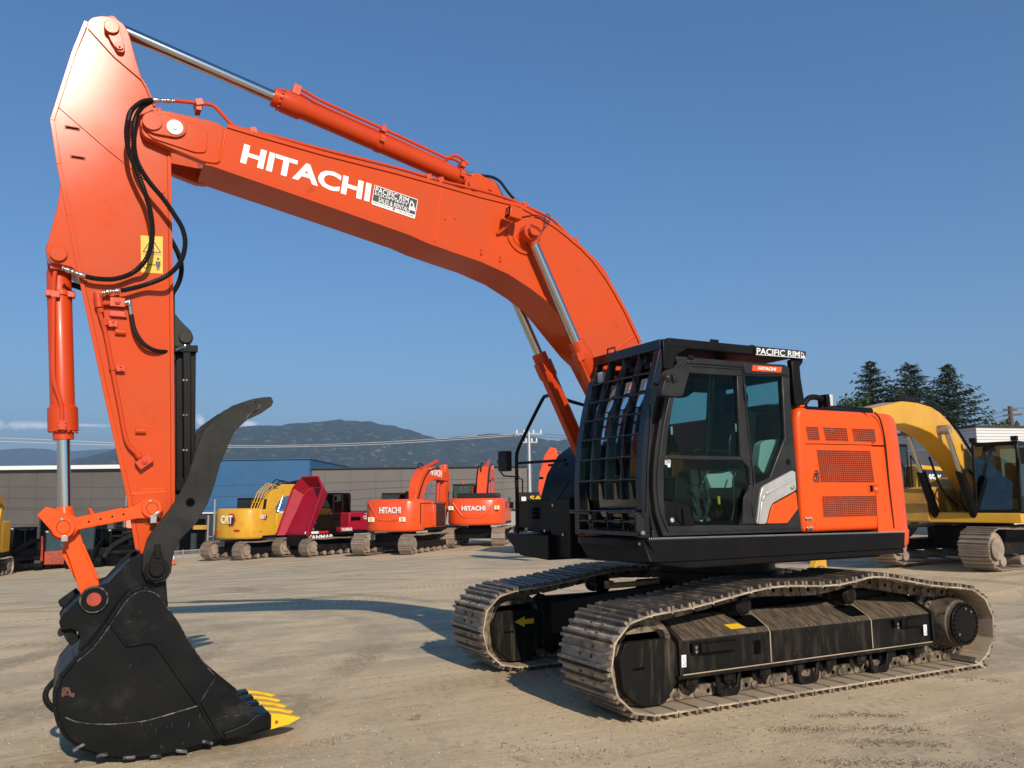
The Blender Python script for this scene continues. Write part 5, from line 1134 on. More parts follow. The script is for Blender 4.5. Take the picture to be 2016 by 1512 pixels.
def bg_exc(name, label, pos, heading, sw, P_, cat='excavator', group=None):
    """P_: dims. upper parts are turned by sw about the swing axis"""
    root = thing(name, label, cat, pos, heading, group)
    for y in (P_['g']/2, -P_['g']/2): bg_track(root, y, P_['L'], P_['H'], P_['W'], matl=P_.get('tm', BRTRACK2))
    b = MB().bb(-.9, .9, -P_['g']/2+.2, P_['g']/2-.2, P_['H']*.4, P_['H']*.95).cyl((0, 0, P_['H']*.8), (0, 0, P_['z0']+.05), .55, n=28); part(b, 'carbody', BLACK, root, .02)
    R3 = Matrix.Rotation(sw, 3, 'Z')
    def up(b, nm, m, par=root, bevel=0, label=None, **k):
        b.v = [R3 @ v for v in b.v]; return part(b, nm, m, par, bevel, label, **k)
    z0, z1, hw, xr, xf = P_['z0'], P_['z1'], P_['hw'], P_['xr'], P_['xf']
    col = P_['m']
    b = MB().bb(-.6, xf, -hw+.02, hw-.02, z0, z0+.22); up(b, 'deck', P_.get('deck', BLACK), bevel=.02)
    pl = [(-.55, hw), (xr*.62, hw*.985), (xr*.85, hw*.86), (xr*.96, hw*.6), (xr, hw*.2), (xr, -hw*.2), (xr*.96, -hw*.6), (xr*.85, -hw*.86), (xr*.62, -hw*.985), (-.55, -hw)]
    cw = up(weight_mb(pl, z0-.02, z1), 'counterweight', col, ang=60)
    b = MB().bb(-.7, .35, -hw+.01, hw-.01, z0+.1, z1-.06).bb(.35, xf-.1, -hw+.01, -.45, z0+.1, z1-.25); hb_ = up(b, 'engine_housing', col, bevel=.05)
    ch = P_.get('cabh', 1.75)
    cr = MB(); 
    rt = bpy.data.objects.new('operator_station', None); COL.objects.link(rt); rt.parent = root; rt.rotation_euler = (0, 0, sw)
    cabin(rt, .2, min(xf+.15, 1.9), .42, hw+.0, z0+.2, z0+.2+ch, P_.get('cabm', GREYP))
    b = MB().tube([(xf-.1, -hw+.05, z0+.3), (xf-.1, -hw+.05, z0+1.25), (xf-.7, -hw+.05, z0+1.25), (xf-.7, -hw+.05, z0+.8)], .02, 6); up(b, 'handrail', GREYP)
    if 'hood' in P_: up(MB().bb(xr*.55, -.1, -hw*.8, hw*.7, z1-.02, z1+.24), 'engine_hood', GREYP, bevel=.08)
    bo = P_['boom']; up(thick(bo[0], bo[1], -.24, .24), 'boom', col if 'bm' not in P_ else P_['bm'], bevel=.02)
    if 'arm' in P_: am = P_['arm']; up(thick(am[0], am[1], -.17, .17), 'arm', P_.get('bm', col), bevel=.015)
    cm = P_.get('cm', ORANGE_D)
    for (a, c, ys, f_) in P_.get('cyl', []):
        for y in ys:
            A, C = Vector((a[0], y, a[1])), Vector((c[0], y, c[1])); m_ = A.lerp(C, f_)
            cy = up(MB().cyl(A, m_, .095, n=14).rev(A, A.lerp(C, .02), [(0, .11), (1, .11)], 12), 'hydraulic_cylinder', cm); up(MB().cyl(m_, C, .05, n=12), 'piston_rod', STEEL, cy)
    for nm, b, m in P_.get('extra', []): up(b, nm, m)
    for nm, txt, Q, m in P_.get('texts', []):
        Q = [R3 @ Vector(q) for q in Q]; text_part(txt, Q, .012, m, cw, nm, bold=.03)
    return root, up, cw
def hoses(pts_list, r=.02):
    b = MB()
    for pts in pts_list: b.tube(crv(pts, 4), r, 6)
    return b

# two orange excavators seen from behind
bo1 = ([(.35, 1.2), (.9, 2.3), (1.35, 3.15), (1.75, 3.5), (2.6, 3.65), (4.1, 3.45)], [.45, .62, .78, .76, .62, .35])
ar1 = ([(3.95, 4.1), (4.1, 3.5), (4.0, 2.2), (3.7, .9)], [.22, .62, .42, .26])
xr = -1.62
lx = lambda hw, u, v, z0, z1, x: [(x, hw*u0, z) for u0, z in ()]
def rearQ(y0, y1, z0, z1, x): return [(x, y0, z1), (x, y1, z1), (x, y1, z0), (x, y0, z0)]
refl = lambda y: MB().bb(-1.66, -1.60, y-.17, y+.17, 1.42, 1.64)
base = dict(g=2.39, L=4.1, H=.88, W=.62, z0=1.0, z1=2.40, hw=1.33, xr=-1.60, xf=1.75, m=ORB, boom=bo1, arm=ar1)
def orange_extras(x, yl, off=0):
    e = []
    e.append(('reflector', MB().bb(x-.012+.03, x+.08, yl-.16, yl+.16, 1.52+off, 1.72+off).bb(x+.018, x+.08, -yl-.16, -yl+.16, 1.52+off, 1.72+off), WHITE))
    e.append(('reflector_centre', MB().bb(x-.018+.03, x+.06, yl-.07, yl+.07, 1.53+off, 1.71+off).bb(x+.012, x+.06, -yl-.07, -yl+.07, 1.53+off, 1.71+off), STICK))
    return e
P1 = dict(base, cabh=1.5, cyl=[((1.6, 3.8), (4.0, 4.45), [0], .7), ((1.0, 1.2), (1.9, 3.2), [.36, -.36], .55), ((3.4, 3.3), (3.2, 1.6), [0], .6)])
P1['texts'] = [('brand_lettering', 'HITACHI', rearQ(.34, -.74, 1.78, 2.06, -1.625), WHITE)]
ra = AT(760, 1000, 37)
b = MB().tube(crv([(-1.66, 1.0, 2.3), (-1.69, .75, 2.0), (-1.71, .5, 1.6), (-1.71, .2, 1.5), (-1.71, -.45, 1.5), (-1.71, -.72, 1.6), (-1.68, -.95, 2.0), (-1.64, -1.1, 2.3)], 4), .02, 6)
P1['extra'] = [('counterweight_groove', MB().tube(crv([(-1.53, .95, 2.3), (-1.575, .72, 1.95), (-1.59, .45, 1.55), (-1.60, .2, 1.48), (-1.60, -.4, 1.48), (-1.585, -.62, 1.6), (-1.56, -.82, 2.0), (-1.52, -.95, 2.3)], 4), .03, 6), ORB),
   ('door_seam', MB().bar((-.9, -1.325, 1.3), (-.9, -1.325, 2.2), .02, .02).bar((-.9, -1.325, 2.2), (.1, -1.34, 2.2), .02, .02), DARK),
   ('reflector', MB().bb(-1.60, -1.52, .64, .92, 1.42, 1.62), WHITE), ('reflector', MB().bb(-1.60, -1.52, -.92, -.64, 1.42, 1.62), WHITE),
   ('reflector_centre', MB().bb(-1.606, -1.52, .72, .84, 1.44, 1.60), STICK), ('reflector_centre', MB().bb(-1.606, -1.52, -.84, -.72, 1.44, 1.60), STICK),
   ('side_vent', MB().bb(-.5, .2, 1.322, 1.335, 1.4, 2.1), DARK),
   ('hydraulic_hose', hoses([[(1.5, .2, 3.55), (2.0, .3, 4.1), (2.4, .25, 3.95)], [(3.9, .3, 3.5), (4.35, .35, 3.0), (4.2, .3, 2.0)], [(.6, .28, 2.0), (1.2, .3, 3.1), (1.9, .3, 3.75), (3.0, .28, 3.9)], [(.6, -.28, 2.0), (1.2, -.3, 3.1), (1.9, -.3, 3.75), (3.0, -.28, 3.9)]], .03), RUB),
   ('bucket', MB().xz([(3.5, .95), (4.3, 1.1), (4.5, .5), (4.1, .15), (3.4, .2), (3.3, .6)], -.6, .6), BLACK),
   ('side_cutout', MB().bb(.6, 1.5, -1.335, -1.2, 1.15, 2.2), GREYP), ('exhaust_stack', MB().cyl((-.3, -.3, 2.35), (-.3, -.3, 2.75), .08, n=12), BLACK)]
text_brand = lambda: None
e1, up1, cw1 = bg_exc('excavator', 'orange excavator seen from behind, its boom bent over to the right', M4(796, 38.6), HD-R(23), R(1), P1, group='orange excavators parked at the back')
text_part('HITACHI', [Matrix.Rotation(R(1), 3, 'Z') @ Vector(q) for q in ((2.1, -.245, 3.88), (3.3, -.245, 3.78), (3.3, -.245, 3.45), (2.1, -.245, 3.55))], .01, WHITE, e1, 'brand_lettering', bold=.03)
bo2 = ([(.35, 1.2), (.8, 2.3), (1.2, 3.1), (1.6, 3.5), (2.6, 3.6), (3.8, 3.4)], [.45, .62, .78, .76, .62, .35])
P2 = dict(base, hood=1, boom=bo2, arm=([(3.7, 4.0), (3.85, 3.4), (3.8, 2.2), (3.5, 1.0)], [.22, .6, .42, .26]), L=4.3, z0=1.02, z1=2.26, hw=1.36, xr=-1.75)
P2['texts'] = [('brand_lettering', 'HITACHI', rearQ(.56, -.56, 1.68, 1.90, -1.775), WHITE)]
P2['cyl'] = [((1.5, 3.75), (3.75, 4.35), [0], .7), ((1.0, 1.2), (1.75, 3.2), [.36, -.36], .5), ((3.2, 3.3), (3.0, 1.6), [0], .6)]
P2['extra'] = [('counterweight_groove', MB().tube(crv([(-1.67, .98, 2.05), (-1.71, .78, 1.75), (-1.735, .5, 1.42), (-1.745, .2, 1.36), (-1.745, -.2, 1.36), (-1.735, -.5, 1.42), (-1.71, -.78, 1.75), (-1.67, -.98, 2.05)], 4), .03, 6), ORB),
   ('reflector', MB().bb(-1.69, -1.5, .98, 1.20, 1.72, 1.90), WHITE), ('reflector', MB().bb(-1.69, -1.5, -1.20, -.98, 1.72, 1.90), WHITE),
   ('reflector_centre', MB().bb(-1.695, -1.5, 1.04, 1.14, 1.73, 1.89), STICK), ('reflector_centre', MB().bb(-1.695, -1.5, -1.14, -1.04, 1.73, 1.89), STICK),
   ('hydraulic_hose', hoses([[(.5, .28, 2.2), (1.0, .3, 3.1), (1.5, .3, 3.85), (2.4, .28, 3.95)], [(.5, -.28, 2.2), (1.0, -.3, 3.1), (1.5, -.3, 3.85), (2.4, -.28, 3.95)], [(1.1, .1, 3.4), (1.4, .12, 4.0), (2.0, .12, 4.0)]], .035), RUB),
   ('beacon', MB().cyl((.5, .9, 2.97), (.5, .9, 3.10), .07, n=10), ORB), ('side_mirror', MB().box((1.6, 1.55, 2.4), (.06, .18, .35)).box((.6, -1.5, 1.9), (.06, .2, .3)), BLACK)]
e2, up2, cw2 = bg_exc('excavator', 'orange excavator seen squarely from behind, right of the others', M4(944, 41.3), HD-R(7), R(0), P2, group='orange excavators parked at the back')
# yellow excavator at the back, seen from behind
P3 = dict(g=2.2, L=3.9, H=.86, W=.62, z0=.98, z1=2.42, hw=1.32, xr=-1.5, xf=1.6, m=CATY, cabm=BLACK, cm=BLACK, boom=([(.3, 1.2), (.8, 2.2), (1.3, 3.0), (1.9, 3.3), (2.8, 3.35), (4.0, 3.0)], [.45, .6, .72, .66, .55, .35]), arm=([(3.9, 3.6), (4.0, 3.0), (3.8, 1.8), (3.5, .9)], [.2, .5, .36, .24]))
P3['cyl'] = [((1.6, 3.5), (3.9, 3.9), [0], .7), ((.95, 1.2), (1.7, 3.0), [.34, -.34], .55)]
P3['extra'] = [('tail_lamp', MB().bb(-1.50, -1.42, .75, .98, 1.22, 1.30), REDTAG), ('tail_lamp', MB().bb(-1.515, -1.45, -.75, -.42, 1.34, 1.42), REDTAG),
   ('door_seam', MB().tube([(-1.40, -.62, 2.3), (-1.44, -.66, 1.6), (-1.42, -.72, 1.35), (-1.05, -1.24, 1.3), (-.6, -1.33, 1.3)], .012, 5), DARK),
   ('latch_recess', MB().bb(-1.30, -1.2, -.98, -.86, 1.85, 2.0), DARK),
   ('access_rail', MB().tube([(-.1, -.4, 2.4), (.3, -.4, 3.2), (.9, -.4, 3.6), (1.3, -.4, 3.5)], .025, 6).tube([(-.1, .0, 2.4), (.3, .0, 3.2), (.9, .0, 3.65), (1.3, .0, 3.5)], .025, 6).tube([(-.1, -.2, 2.4), (.3, -.2, 3.2), (.9, -.2, 3.62)], .025, 6).tube([(.3, -.4, 3.2), (.3, 0, 3.2)], .025, 6).tube([(.9, -.4, 3.6), (.9, 0, 3.65)], .025, 6).tube([(.0, -.4, 2.7), (.0, 0, 2.7)], .025, 6), CATY),
   ('hydraulic_hose', hoses([[(1.2, .1, 3.4), (1.6, .1, 3.85), (2.2, .1, 3.7)], [(1.3, -.1, 3.4), (1.8, -.1, 3.8), (2.6, -.1, 3.6)], [(2.2, -.2, 3.6), (3.0, -.22, 3.5), (3.8, -.22, 3.2)]], .03), RUB),
   ('exhaust_stack', MB().cyl((-.1, -.9, 2.3), (.0, -.9, 2.85), .07, n=10), BLACK)]
e3, up3, cw3 = bg_exc('excavator', 'yellow excavator with rounded yellow tail beside the blue building', M4(497, 42), HD-R(30), 0, P3)
def cat_logo(root, o, ux, uz, nrm, w):
    """three letters over a yellow triangle on a red-edged black hexagon"""
    o, ux, uz, nrm = Vector(o), Vector(ux).normalized(), Vector(uz).normalized(), Vector(nrm).normalized()
    pt = lambda a, c, k=0: o+ux*(a*w)+uz*(c*w)+nrm*(.004+k)
    def poly(l, k, m, nm): A = [pt(a, c, k) for a, c in l]; part(MB().loops(A, [v-nrm*.004 for v in A]), nm, m, root)
    hexo = [(.10, -.36), (.46, -.36), (.64, 0), (.46, .34), (.10, .34)]
    poly(hexo, .002, REDTAG, 'logo_edge'); poly([(.1+(a-.1)*.86, c*.80) for a, c in hexo], .006, DECAL, 'logo_field')
    poly([(-.26, -.24), (-.06, .04), (.14, -.24)], .020, STICK, 'logo_triangle')
    text_part('CAT', [pt(-.55, .26, .012), pt(.40, .26, .012), pt(.40, -.22, .012), pt(-.55, -.22, .012)], .004, WHITE, root, 'logo_lettering', bold=.05)
cat_logo(e3, (-1.515, .02, 1.88), (0, -1, 0), (0, 0, 1), (-1, 0, 0), .85)
cat_logo(e3, (-.55, -1.335, 2.0), (1, 0, 0), (0, 0, 1), (0, -1, 0), .42)

# red tracked dumper with raised box
root = thing('tracked_dumper', 'red tracked dumper with its box tipped up, black crawler tracks', 'dumper', M4(632, 41), HD-R(38))
for y in (1.0, -1.0): bg_track(root, y, 3.7, .85, .62, matl=BRTRACK2)
part(MB().bb(-1.5, 1.6, -.62, .62, .5, 1.0), 'chassis', BLACK, root, .02)
text_part('YANMAR', [(-1.35, -.70, .98), (.2, -.70, .98), (.2, -.70, .76), (-1.35, -.70, .76)], .01, WHITE, root, 'brand_lettering', bold=.03)
part(MB().bb(-1.5, .3, -.69, -.6, .7, 1.02), 'chassis_rail', BLACK, root)
part(MB().bb(-1.5, -.7, -.705, -.7, 1.04, 1.15), 'bumper_stripe', WHITE, root); part(MB().bb(-.7, -.1, -.705, -.6, 1.04, 1.15), 'bumper_stripe', REDTAG, root)
b = MB(); o_ = [(.75, 1.15), (2.2, 1.1), (2.3, 1.3), (2.25, 1.75), (1.7, 2.0), (.8, 2.0)]
b.xz(o_, -1.15, .1); hood = part(b, 'engine_hood', RED, root, .06); part(MB().bb(.9, 1.5, -1.16, -1.13, 1.6, 1.78), 'hood_vent', DARK, hood); part(MB().bb(.2, 2.45, -1.2, 1.15, .98, 1.14), 'fender', BLACK, root, .03)
text_part('C50R', [(1.7, -1.155, 1.85), (2.1, -1.155, 1.78), (2.1, -1.155, 1.62), (1.7, -1.155, 1.66)], .006, WHITE, hood, 'model_lettering')
text_part('YANMAR', [(.25, -1.205, 1.28), (.95, -1.205, 1.28), (.95, -1.205, 1.12), (.25, -1.205, 1.12)], .006, WHITE, root, 'brand_lettering', bold=.02)
part(MB().bb(.2, 1.0, -1.2, -.9, 1.10, 1.32), 'side_panel', RED, root, .02)
cabin(root, .3, 1.5, -.55, .75, 1.15, 2.95, BLACK)
part(MB().tube([(2.3, -1.1, 1.1), (2.3, -1.1, 2.1), (2.35, -.9, 2.1), (2.35, -.9, 1.1)], .02, 6).tube([(2.35, -1.1, 1.3), (2.4, -1.35, 1.5), (2.4, -1.35, 1.9)], .015, 6), 'handrail', BLACK, root); part(MB().box((2.42, -1.38, 1.85), (.06, .14, .38)), 'side_mirror', BLACK, root, .02)
# the box, tipped about its rear hinge: floor along u (up), open mouth at the rear
th_ = R(62); hx, hz_ = -1.35, 1.05
U = Vector((math.cos(th_), 0, math.sin(th_))); V = Vector((-math.sin(th_), 0, math.cos(th_))); o = Vector((hx, 0, hz_))
def bp_(u, y, v): return o+U*u*.87+Vector((0, y*.87, 0))+V*v*.87
b = MB(); t_ = .05
def slab(q, t): 
    n_ = (q[1]-q[0]).cross(q[2]-q[0]).normalized(); b.loops(q, [p+n_*t for p in q])
slab([bp_(0, -1.0, 0), bp_(0, 1.0, 0), bp_(2.35, 1.0, 0), bp_(2.35, -1.0, 0)], t_)
for s_ in (1, -1): slab([bp_(-.1, s_*1.0, 0), bp_(2.35, s_*1.0, 0), bp_(2.45, s_*1.25, .62), bp_(-.3, s_*1.25, .35)], -t_*s_)
for s_ in (1, -1): slab([bp_(2.35, s_*1.0, 0), bp_(2.75, s_*.55, .1), bp_(3.05, s_*.65, .75), bp_(2.45, s_*1.25, .62)], -t_*s_)
slab([bp_(2.35, 1.0, 0), bp_(2.75, .55, .1), bp_(2.75, -.55, .1), bp_(2.35, -1.0, 0)], t_)
slab([bp_(2.75, .55, .1), bp_(3.05, .65, .75), bp_(3.05, -.65, .75), bp_(2.75, -.55, .1)], t_)
for s_ in (1, -1): b.bar(bp_(-.2, s_*1.27, .36), bp_(2.45, s_*1.27, .64), .09, .07); b.bar(bp_(2.45, s_*1.27, .64), bp_(3.07, s_*.66, .77), .09, .07)
b.bar(bp_(3.07, -.66, .77), bp_(3.07, .66, .77), .09, .07); b.bar(bp_(0, -1.05, -.02), bp_(0, 1.05, -.02), .10, .10)
part(b, 'dump_box', RED, root, .01, label='raised red dump box open to the rear')
part(MB().cyl((-.2, .0, 1.0), bp_(1.5, 0, -.05), .07), 'tip_cylinder', BLACK, root)

# yellow excavator behind the tail of the large machine
P4 = dict(g=2.25, L=4.9, H=.88, W=.66, z0=.96, z1=2.0, hw=1.35, xr=-2.1, xf=1.9, m=CATYD, cabm=BLACK, cm=BLACK, deck=CATY, cabh=1.52, bm=CATY,
   boom=([(.35, 1.40), (.75, 1.72), (1.15, 2.02), (1.6, 2.34), (2.05, 2.63), (2.5, 2.87), (2.9, 3.02), (3.3, 3.12), (3.9, 3.18), (4.6, 3.20), (6.2, 3.0)], [.32, .40, .47, .53, .57, .60, .60, .57, .52, .45, .3]), arm=([(6.15, 3.0), (6.2, 2.7), (6.1, 2.0), (5.9, 1.2)], [.25, .4, .4, .25]))
P4['cyl'] = [((1.75, 1.0), (3.0, 2.92), [.40, -.40], .55)]
P4['extra'] = [('cylinder_pin', MB().cyl((3.0, -.48, 2.92), (3.0, .48, 2.92), .10), DUSTY), ('hydraulic_hose', hoses([[(1.4, .1, 1.2), (2.0, .2, 1.5), (1.8, .3, 2.1), (1.3, .3, 1.9)], [(1.1, -.2, 1.3), (1.8, -.25, 1.7), (2.2, -.3, 2.4)], [(.8, .22, 2.2), (1.5, .22, 2.72), (2.3, .22, 3.22), (3.0, .22, 3.48), (3.9, .22, 3.53), (4.8, .22, 3.5)], [(.8, -.1, 2.25), (1.5, -.1, 2.76), (2.3, -.1, 3.26), (3.0, -.1, 3.52), (3.9, -.1, 3.56), (4.8, -.1, 3.53)]], .028), RUB),
   ('tool_box', MB().bb(.9, 2.0, -1.3, -.5, 1.0, 1.38), CATYD), ('wing_mirror', MB().box((1.9, 1.5, 2.35), (.08, .16, .34)), GREYP), ('roof_lamp', MB().box((1.85, .5, 2.73), (.1, .12, .1)), BLACK), ('roof_lamp', MB().box((1.8, 1.3, 2.73), (.1, .12, .1)), BLACK)]
cpos = CP+FH*20+RH*11.05; cpos.z = hz(cpos.x, cpos.y)
e4, up4, cw4 = bg_exc('excavator', 'yellow excavator with brown tracks in front of the white building', cpos, YAW+R(90)+R(30), R(12), P4)
# excavator hidden behind the large one, only its orange arm tip and some paint in view
P5 = dict(base, xf=1.6, boom=([(.35, 1.3), (1.3, 1.95), (2.2, 2.2), (3.2, 2.2), (4.35, 2.1)], [.45, .6, .6, .5, .35]), arm=([(4.30, 3.45), (4.36, 3.2), (4.42, 2.6), (4.5, 2.2), (4.4, 1.4), (4.3, .9)], [.18, .42, .66, .60, .40, .25]))
P5['cyl'] = [((2.4, 2.75), (4.25, 3.38), [0], .55), ((1.0, 1.1), (1.9, 1.9), [.36, -.36], .55)]
e5, _, _ = bg_exc('excavator', 'orange excavator mostly hidden behind the black fender, arm tip showing', M4(1366, 26), YAW+R(90)+R(-8), 0, P5, group='orange excavators parked at the back')
# far-left yellow excavator
P6 = dict(P3); P6['boom'] = ([(.3, 1.2), (.7, 2.2), (1.1, 3.2), (1.7, 3.7), (2.6, 3.8), (4.0, 3.3)], [.5, .7, .8, .7, .55, .35]); P6['z1'] = 2.75; P6['extra'] = P3['extra'][3:5]
e6, _, _ = bg_exc('excavator', 'yellow excavator cut off by the left edge of the photo', M4(-62, 37.5), HD+R(14), 0, P6)
# wheel loader, half hidden
root = thing('wheel_loader', 'yellow wheel loader half hidden behind the large excavator, numbered 950K', 'wheel loader', M4(1722, 29), YAW+R(90)+R(20))
b = MB().xz([(-3.3, 1.2), (-3.3, 2.2), (-3.1, 2.45), (-1.0, 2.6), (-.9, 1.2)], -1.0, 1.0); hd = part(b, 'engine_hood', CATY, root, .05)
part(MB().xz([(-2.6, 1.75), (-1.1, 1.75), (-1.1, 2.45), (-2.6, 2.35)], 1.0, 1.02), 'side_panel', DECAL, hd); part(MB().xz([(-2.9, 1.85), (-2.65, 1.85), (-2.65, 2.33), (-2.9, 2.3)], 1.0, 1.02), 'vent', DARK, hd)
text_part('950K', [(-1.45, 1.021, 2.28), (-2.02, 1.021, 2.25), (-2.02, 1.021, 1.98), (-1.45, 1.021, 2.01)], .01, WHITE, hd, 'model_lettering', bold=.03)
part(MB().xz([(-2.6, 1.76), (-2.3, 1.76), (-2.1, 2.0), (-2.35, 2.0)], 1.02, 1.03), 'red_stripe', REDTAG, hd)
part(MB().bb(-.9, 1.5, -1.0, 1.0, .8, 1.5).xz([(1.4, .9), (3.2, .5), (3.3, .9), (1.6, 1.6)], -.5, .5), 'front_frame', CATY, root, .04); cabin(root, -.9, .8, -.75, .75, 1.5, 3.3, BLACK)
for x in (-2.1, 1.3):
    for y in (1.15, -1.15):
        w = part(MB().rev((x, y-.3, .8), (x, y+.3, .8), [(0, .55), (.05, .74), (.2, .8), (.8, .8), (.95, .74), (1, .55)], 28), 'tyre', RUB, root); part(MB().cyl((x, y-.31, .8), (x, y+.31, .8), .36, n=20), 'rim', CATY, w)
part(MB().xz([(3.2, .1), (4.3, .1), (4.2, .3), (3.5, 1.2), (3.3, 1.2)], -1.4, 1.4), 'bucket', DUSTY, root, .02)
part(MB().tube([(-1.0, 1.05, 1.3), (-1.0, 1.05, 2.5), (-.7, 1.05, 2.9), (-.7, 1.05, 1.3)], .025, 6), 'handrail', BLACK, root)
# machine with yellow letters half hidden beside the pole
root = thing('roller', 'dark grey machine with yellow letters beside the steel pole', 'machine', M4(1072, 34), HD-R(10))
part(MB().bb(-1.5, 1.2, -.95, .95, 1.0, 2.1), 'body', BLACK, root, .08); part(MB().bb(-1.52, -1.4, -.9, .9, 2.0, 2.35), 'rear_hood', GREYP, root, .03)
text_part('SA', [(-1.53, .35, 2.22), (-1.53, -.12, 2.22), (-1.53, -.12, 2.02), (-1.53, .35, 2.02)], .01, STICK, root, 'brand_lettering', bold=.04)
part(MB().bb(-1.535, -1.5, .5, .68, 2.02, 2.18), 'label_plate', WHITE, root)
part(MB().tube([(-1.3, .9, .4), (-1.3, .95, 2.9), (.4, .95, 2.9), (.4, .95, 1.5)], .03, 6), 'rail', BLACK, root)
for y in (.85, -.85): part(MB().cyl((-.8, y-.2, .55), (-.8, y+.2, .55), .55, n=20), 'wheel', RUB, root)
for k, (dx, dz) in enumerate(((-.2, .2), (.35, .35), (-.35, .75), (.1, .15))):
    q = M4(1036+k*7, 33); o = part(MB().ball((0, 0, .3), .38, 7, (1, .9, .7+.1*k)), 'boulder', mat('pale_boulder%d' % k, (.36, .31, .24), .9, col2=(.25, .21, .17), bump=.4, bscale=8), None); o.location = (q[0]+dx, q[1], q[2]+dz*.5)
    tag(o, 'pale boulder in the small heap below the dark grey machine', 'boulder', 'boulders by the dark machine')
# attachment lying behind the tracks
root = thing('ripper_attachment', 'rusty and yellow coupler lying on the ground behind the carbody', 'attachment', M4(1572, 15.5), R(20))
part(MB().cyl((0, -.3, .35), (0, .35, .35), .14).cyl((0, .30, .35), (0, .40, .35), .20).box((.2, 0, .25), (.5, .5, .3), ry=R(20)), 'coupler', mat('rusty_steel', (.20, .12, .075), .75, col2=(.30, .2, .14), nscale=8, nlo=.4, nhi=.6, bump=.4), root, .03)
part(MB().xz([(-.15, 0), (-.62, 0), (-.58, .75), (-.3, .8), (-.05, .5)], .1, .22), 'side_plate', CATY, root, .01); part(MB().xz([(-.15, 0), (-.60, 0), (-.15, .45)], .223, .235), 'dark_plate', BLACK, root)
part(MB().bb(.25, 1.1, -.1, .1, .02, .12), 'chain_piece', DUSTY, root, .01)

# skid steers at the left
def skid(px, d, head, label, body, hh=2.0, w=1.5):
    root = thing('skid_steer', label, 'skid steer', M4(px, d), head)
    part(MB().bb(-1.3, .9, -.45, .45, .25, .9).bb(-1.4, -.7, -.6, .6, .5, 1.35), 'body', body, root, .04)
    cabin(root, -.7, .75, -.46, .46, .75, hh, BLACK, .05)
    for s_ in (1, -1):
        bg_track(root, s_*.68, 1.9, .62, .36, n=26, matl=RUB, wheel=BLACK)
        part(thick([(-1.2, 1.5), (-.3, 1.45), (.7, 1.0), (1.15, .45)], [.16, .2, .2, .16], s_*.56-.05, s_*.56+.05), 'lift_arm', body, root, .01)
    part(MB().box((.72, .38, hh-.06), (.08, .12, .07)).box((.72, -.38, hh-.06), (.08, .12, .07)), 'work_light', LAMP, root, .01)
    return root
skid(40, 42, HD+R(180)-R(18), 'black cabbed skid steer next to the yellow machine at the left edge', BLACK, 2.15)
skid(184, 42, HD+R(180)+R(4), 'skid steer with bright reflecting windscreen behind the orange link', BLACK, 2.15)
skid(112, 42.5, HD+R(180)+R(30), 'dark skid steer with orange parts left of the orange link', STAIN, 1.9)
skid(232, 42.5, HD+R(180)-R(25), 'grey and orange skid steer in front of the grey doors', GREYP, 1.8)
P7 = dict(base, g=1.4, L=2.2, H=.55, W=.35, z0=.6, z1=1.3, hw=.8, xr=-.9, xf=.9, cabh=1.5, boom=([(.5, .9), (.9, 1.7), (1.1, 2.3), (1.0, 2.75)], [.2, .22, .22, .16]), arm=([(.9, 2.95), (1.1, 2.5), (1.3, 1.8)], [.10, .2, .12]))
bg_exc('mini_excavator', 'small orange excavator with its boom held upright by the left building', M4(140, 44), HD-R(40), 0, P7, 'excavator', group='small orange excavators by the grey building')
bg_exc('mini_excavator', 'small orange excavator behind the lower arm, only its boom in view', M4(262, 44), HD+R(30), 0, dict(P7, boom=([(.5, .9), (.7, 1.6), (.8, 2.2), (.9, 2.6)], [.25, .3, .3, .2]), arm=([(.8, 2.7), (1.2, 2.2), (1.5, 1.6)], [.12, .26, .16])), 'excavator', group='small orange excavators by the grey building')
# traffic cone
root = thing('traffic_cone', 'small orange and white traffic cone on the yard behind the thumb', 'cone', M4(343, 39.5), 0)
part(MB().rev((0, 0, .03), (0, 0, .62), [(0, .14), (.35, .105), (1, .03)], 14), 'cone_body', mat('cone_orange', (.8, .12, .03), .5), root); part(MB().rev((0, 0, .27), (0, 0, .42), [(0, .112), (1, .088)], 14), 'cone_band', WHITE, root); part(MB().bb(-.18, .18, -.18, .18, 0, .035), 'cone_base', RUB, root)

# ---- buildings
def wall(root, name, pxa, pxb, ytop, d, depth, m, zb=None, off=0, bevel=0):
    """block whose front runs between two columns at distance d"""
    A, Bq = ATH(pxa, ytop, d-off), ATH(pxb, ytop, d-off); zt = (A.z+Bq.z)/2; zb = -3 if zb is None else zb
    a = Vector((A.x, A.y, 0)); c = Vector((Bq.x, Bq.y, 0)); t = (c-a).normalized(); n_ = Vector((-t.y, t.x, 0)); n_ = n_ if n_.dot(FH) > 0 else -n_
    q = [a, c, c+n_*depth, a+n_*depth]; o = part(MB().loops([v+Vector((0, 0, zb)) for v in q], [v+Vector((0, 0, zt)) for v in q]), name, m, root, bevel); return o, zt
def cladding(m, sc=9, amt=.25):
    N = m.node_tree.nodes; L = m.node_tree.links; b = N['Principled BSDF']; tc = N.new('ShaderNodeTexCoord'); mp = N.new('ShaderNodeMapping'); mp.inputs['Rotation'].default_value = (0, 0, -YAW-math.pi/2)
    L.new(tc.outputs['Object'], mp.inputs[0]); w = N.new('ShaderNodeTexWave'); w.bands_direction = 'X'; w.wave_profile = 'SAW'; w.inputs['Scale'].default_value = sc; L.new(mp.outputs[0], w.inputs[0])
    bp = N.new('ShaderNodeBump'); bp.inputs['Strength'].default_value = amt; bp.inputs['Distance'].default_value = .03; L.new(w.outputs['Fac'], bp.inputs['Height']); L.new(bp.outputs[0], b.inputs['Normal'])
for m_ in (GREYB, GREYB2, BLUEC): cladding(m_, 1.4)
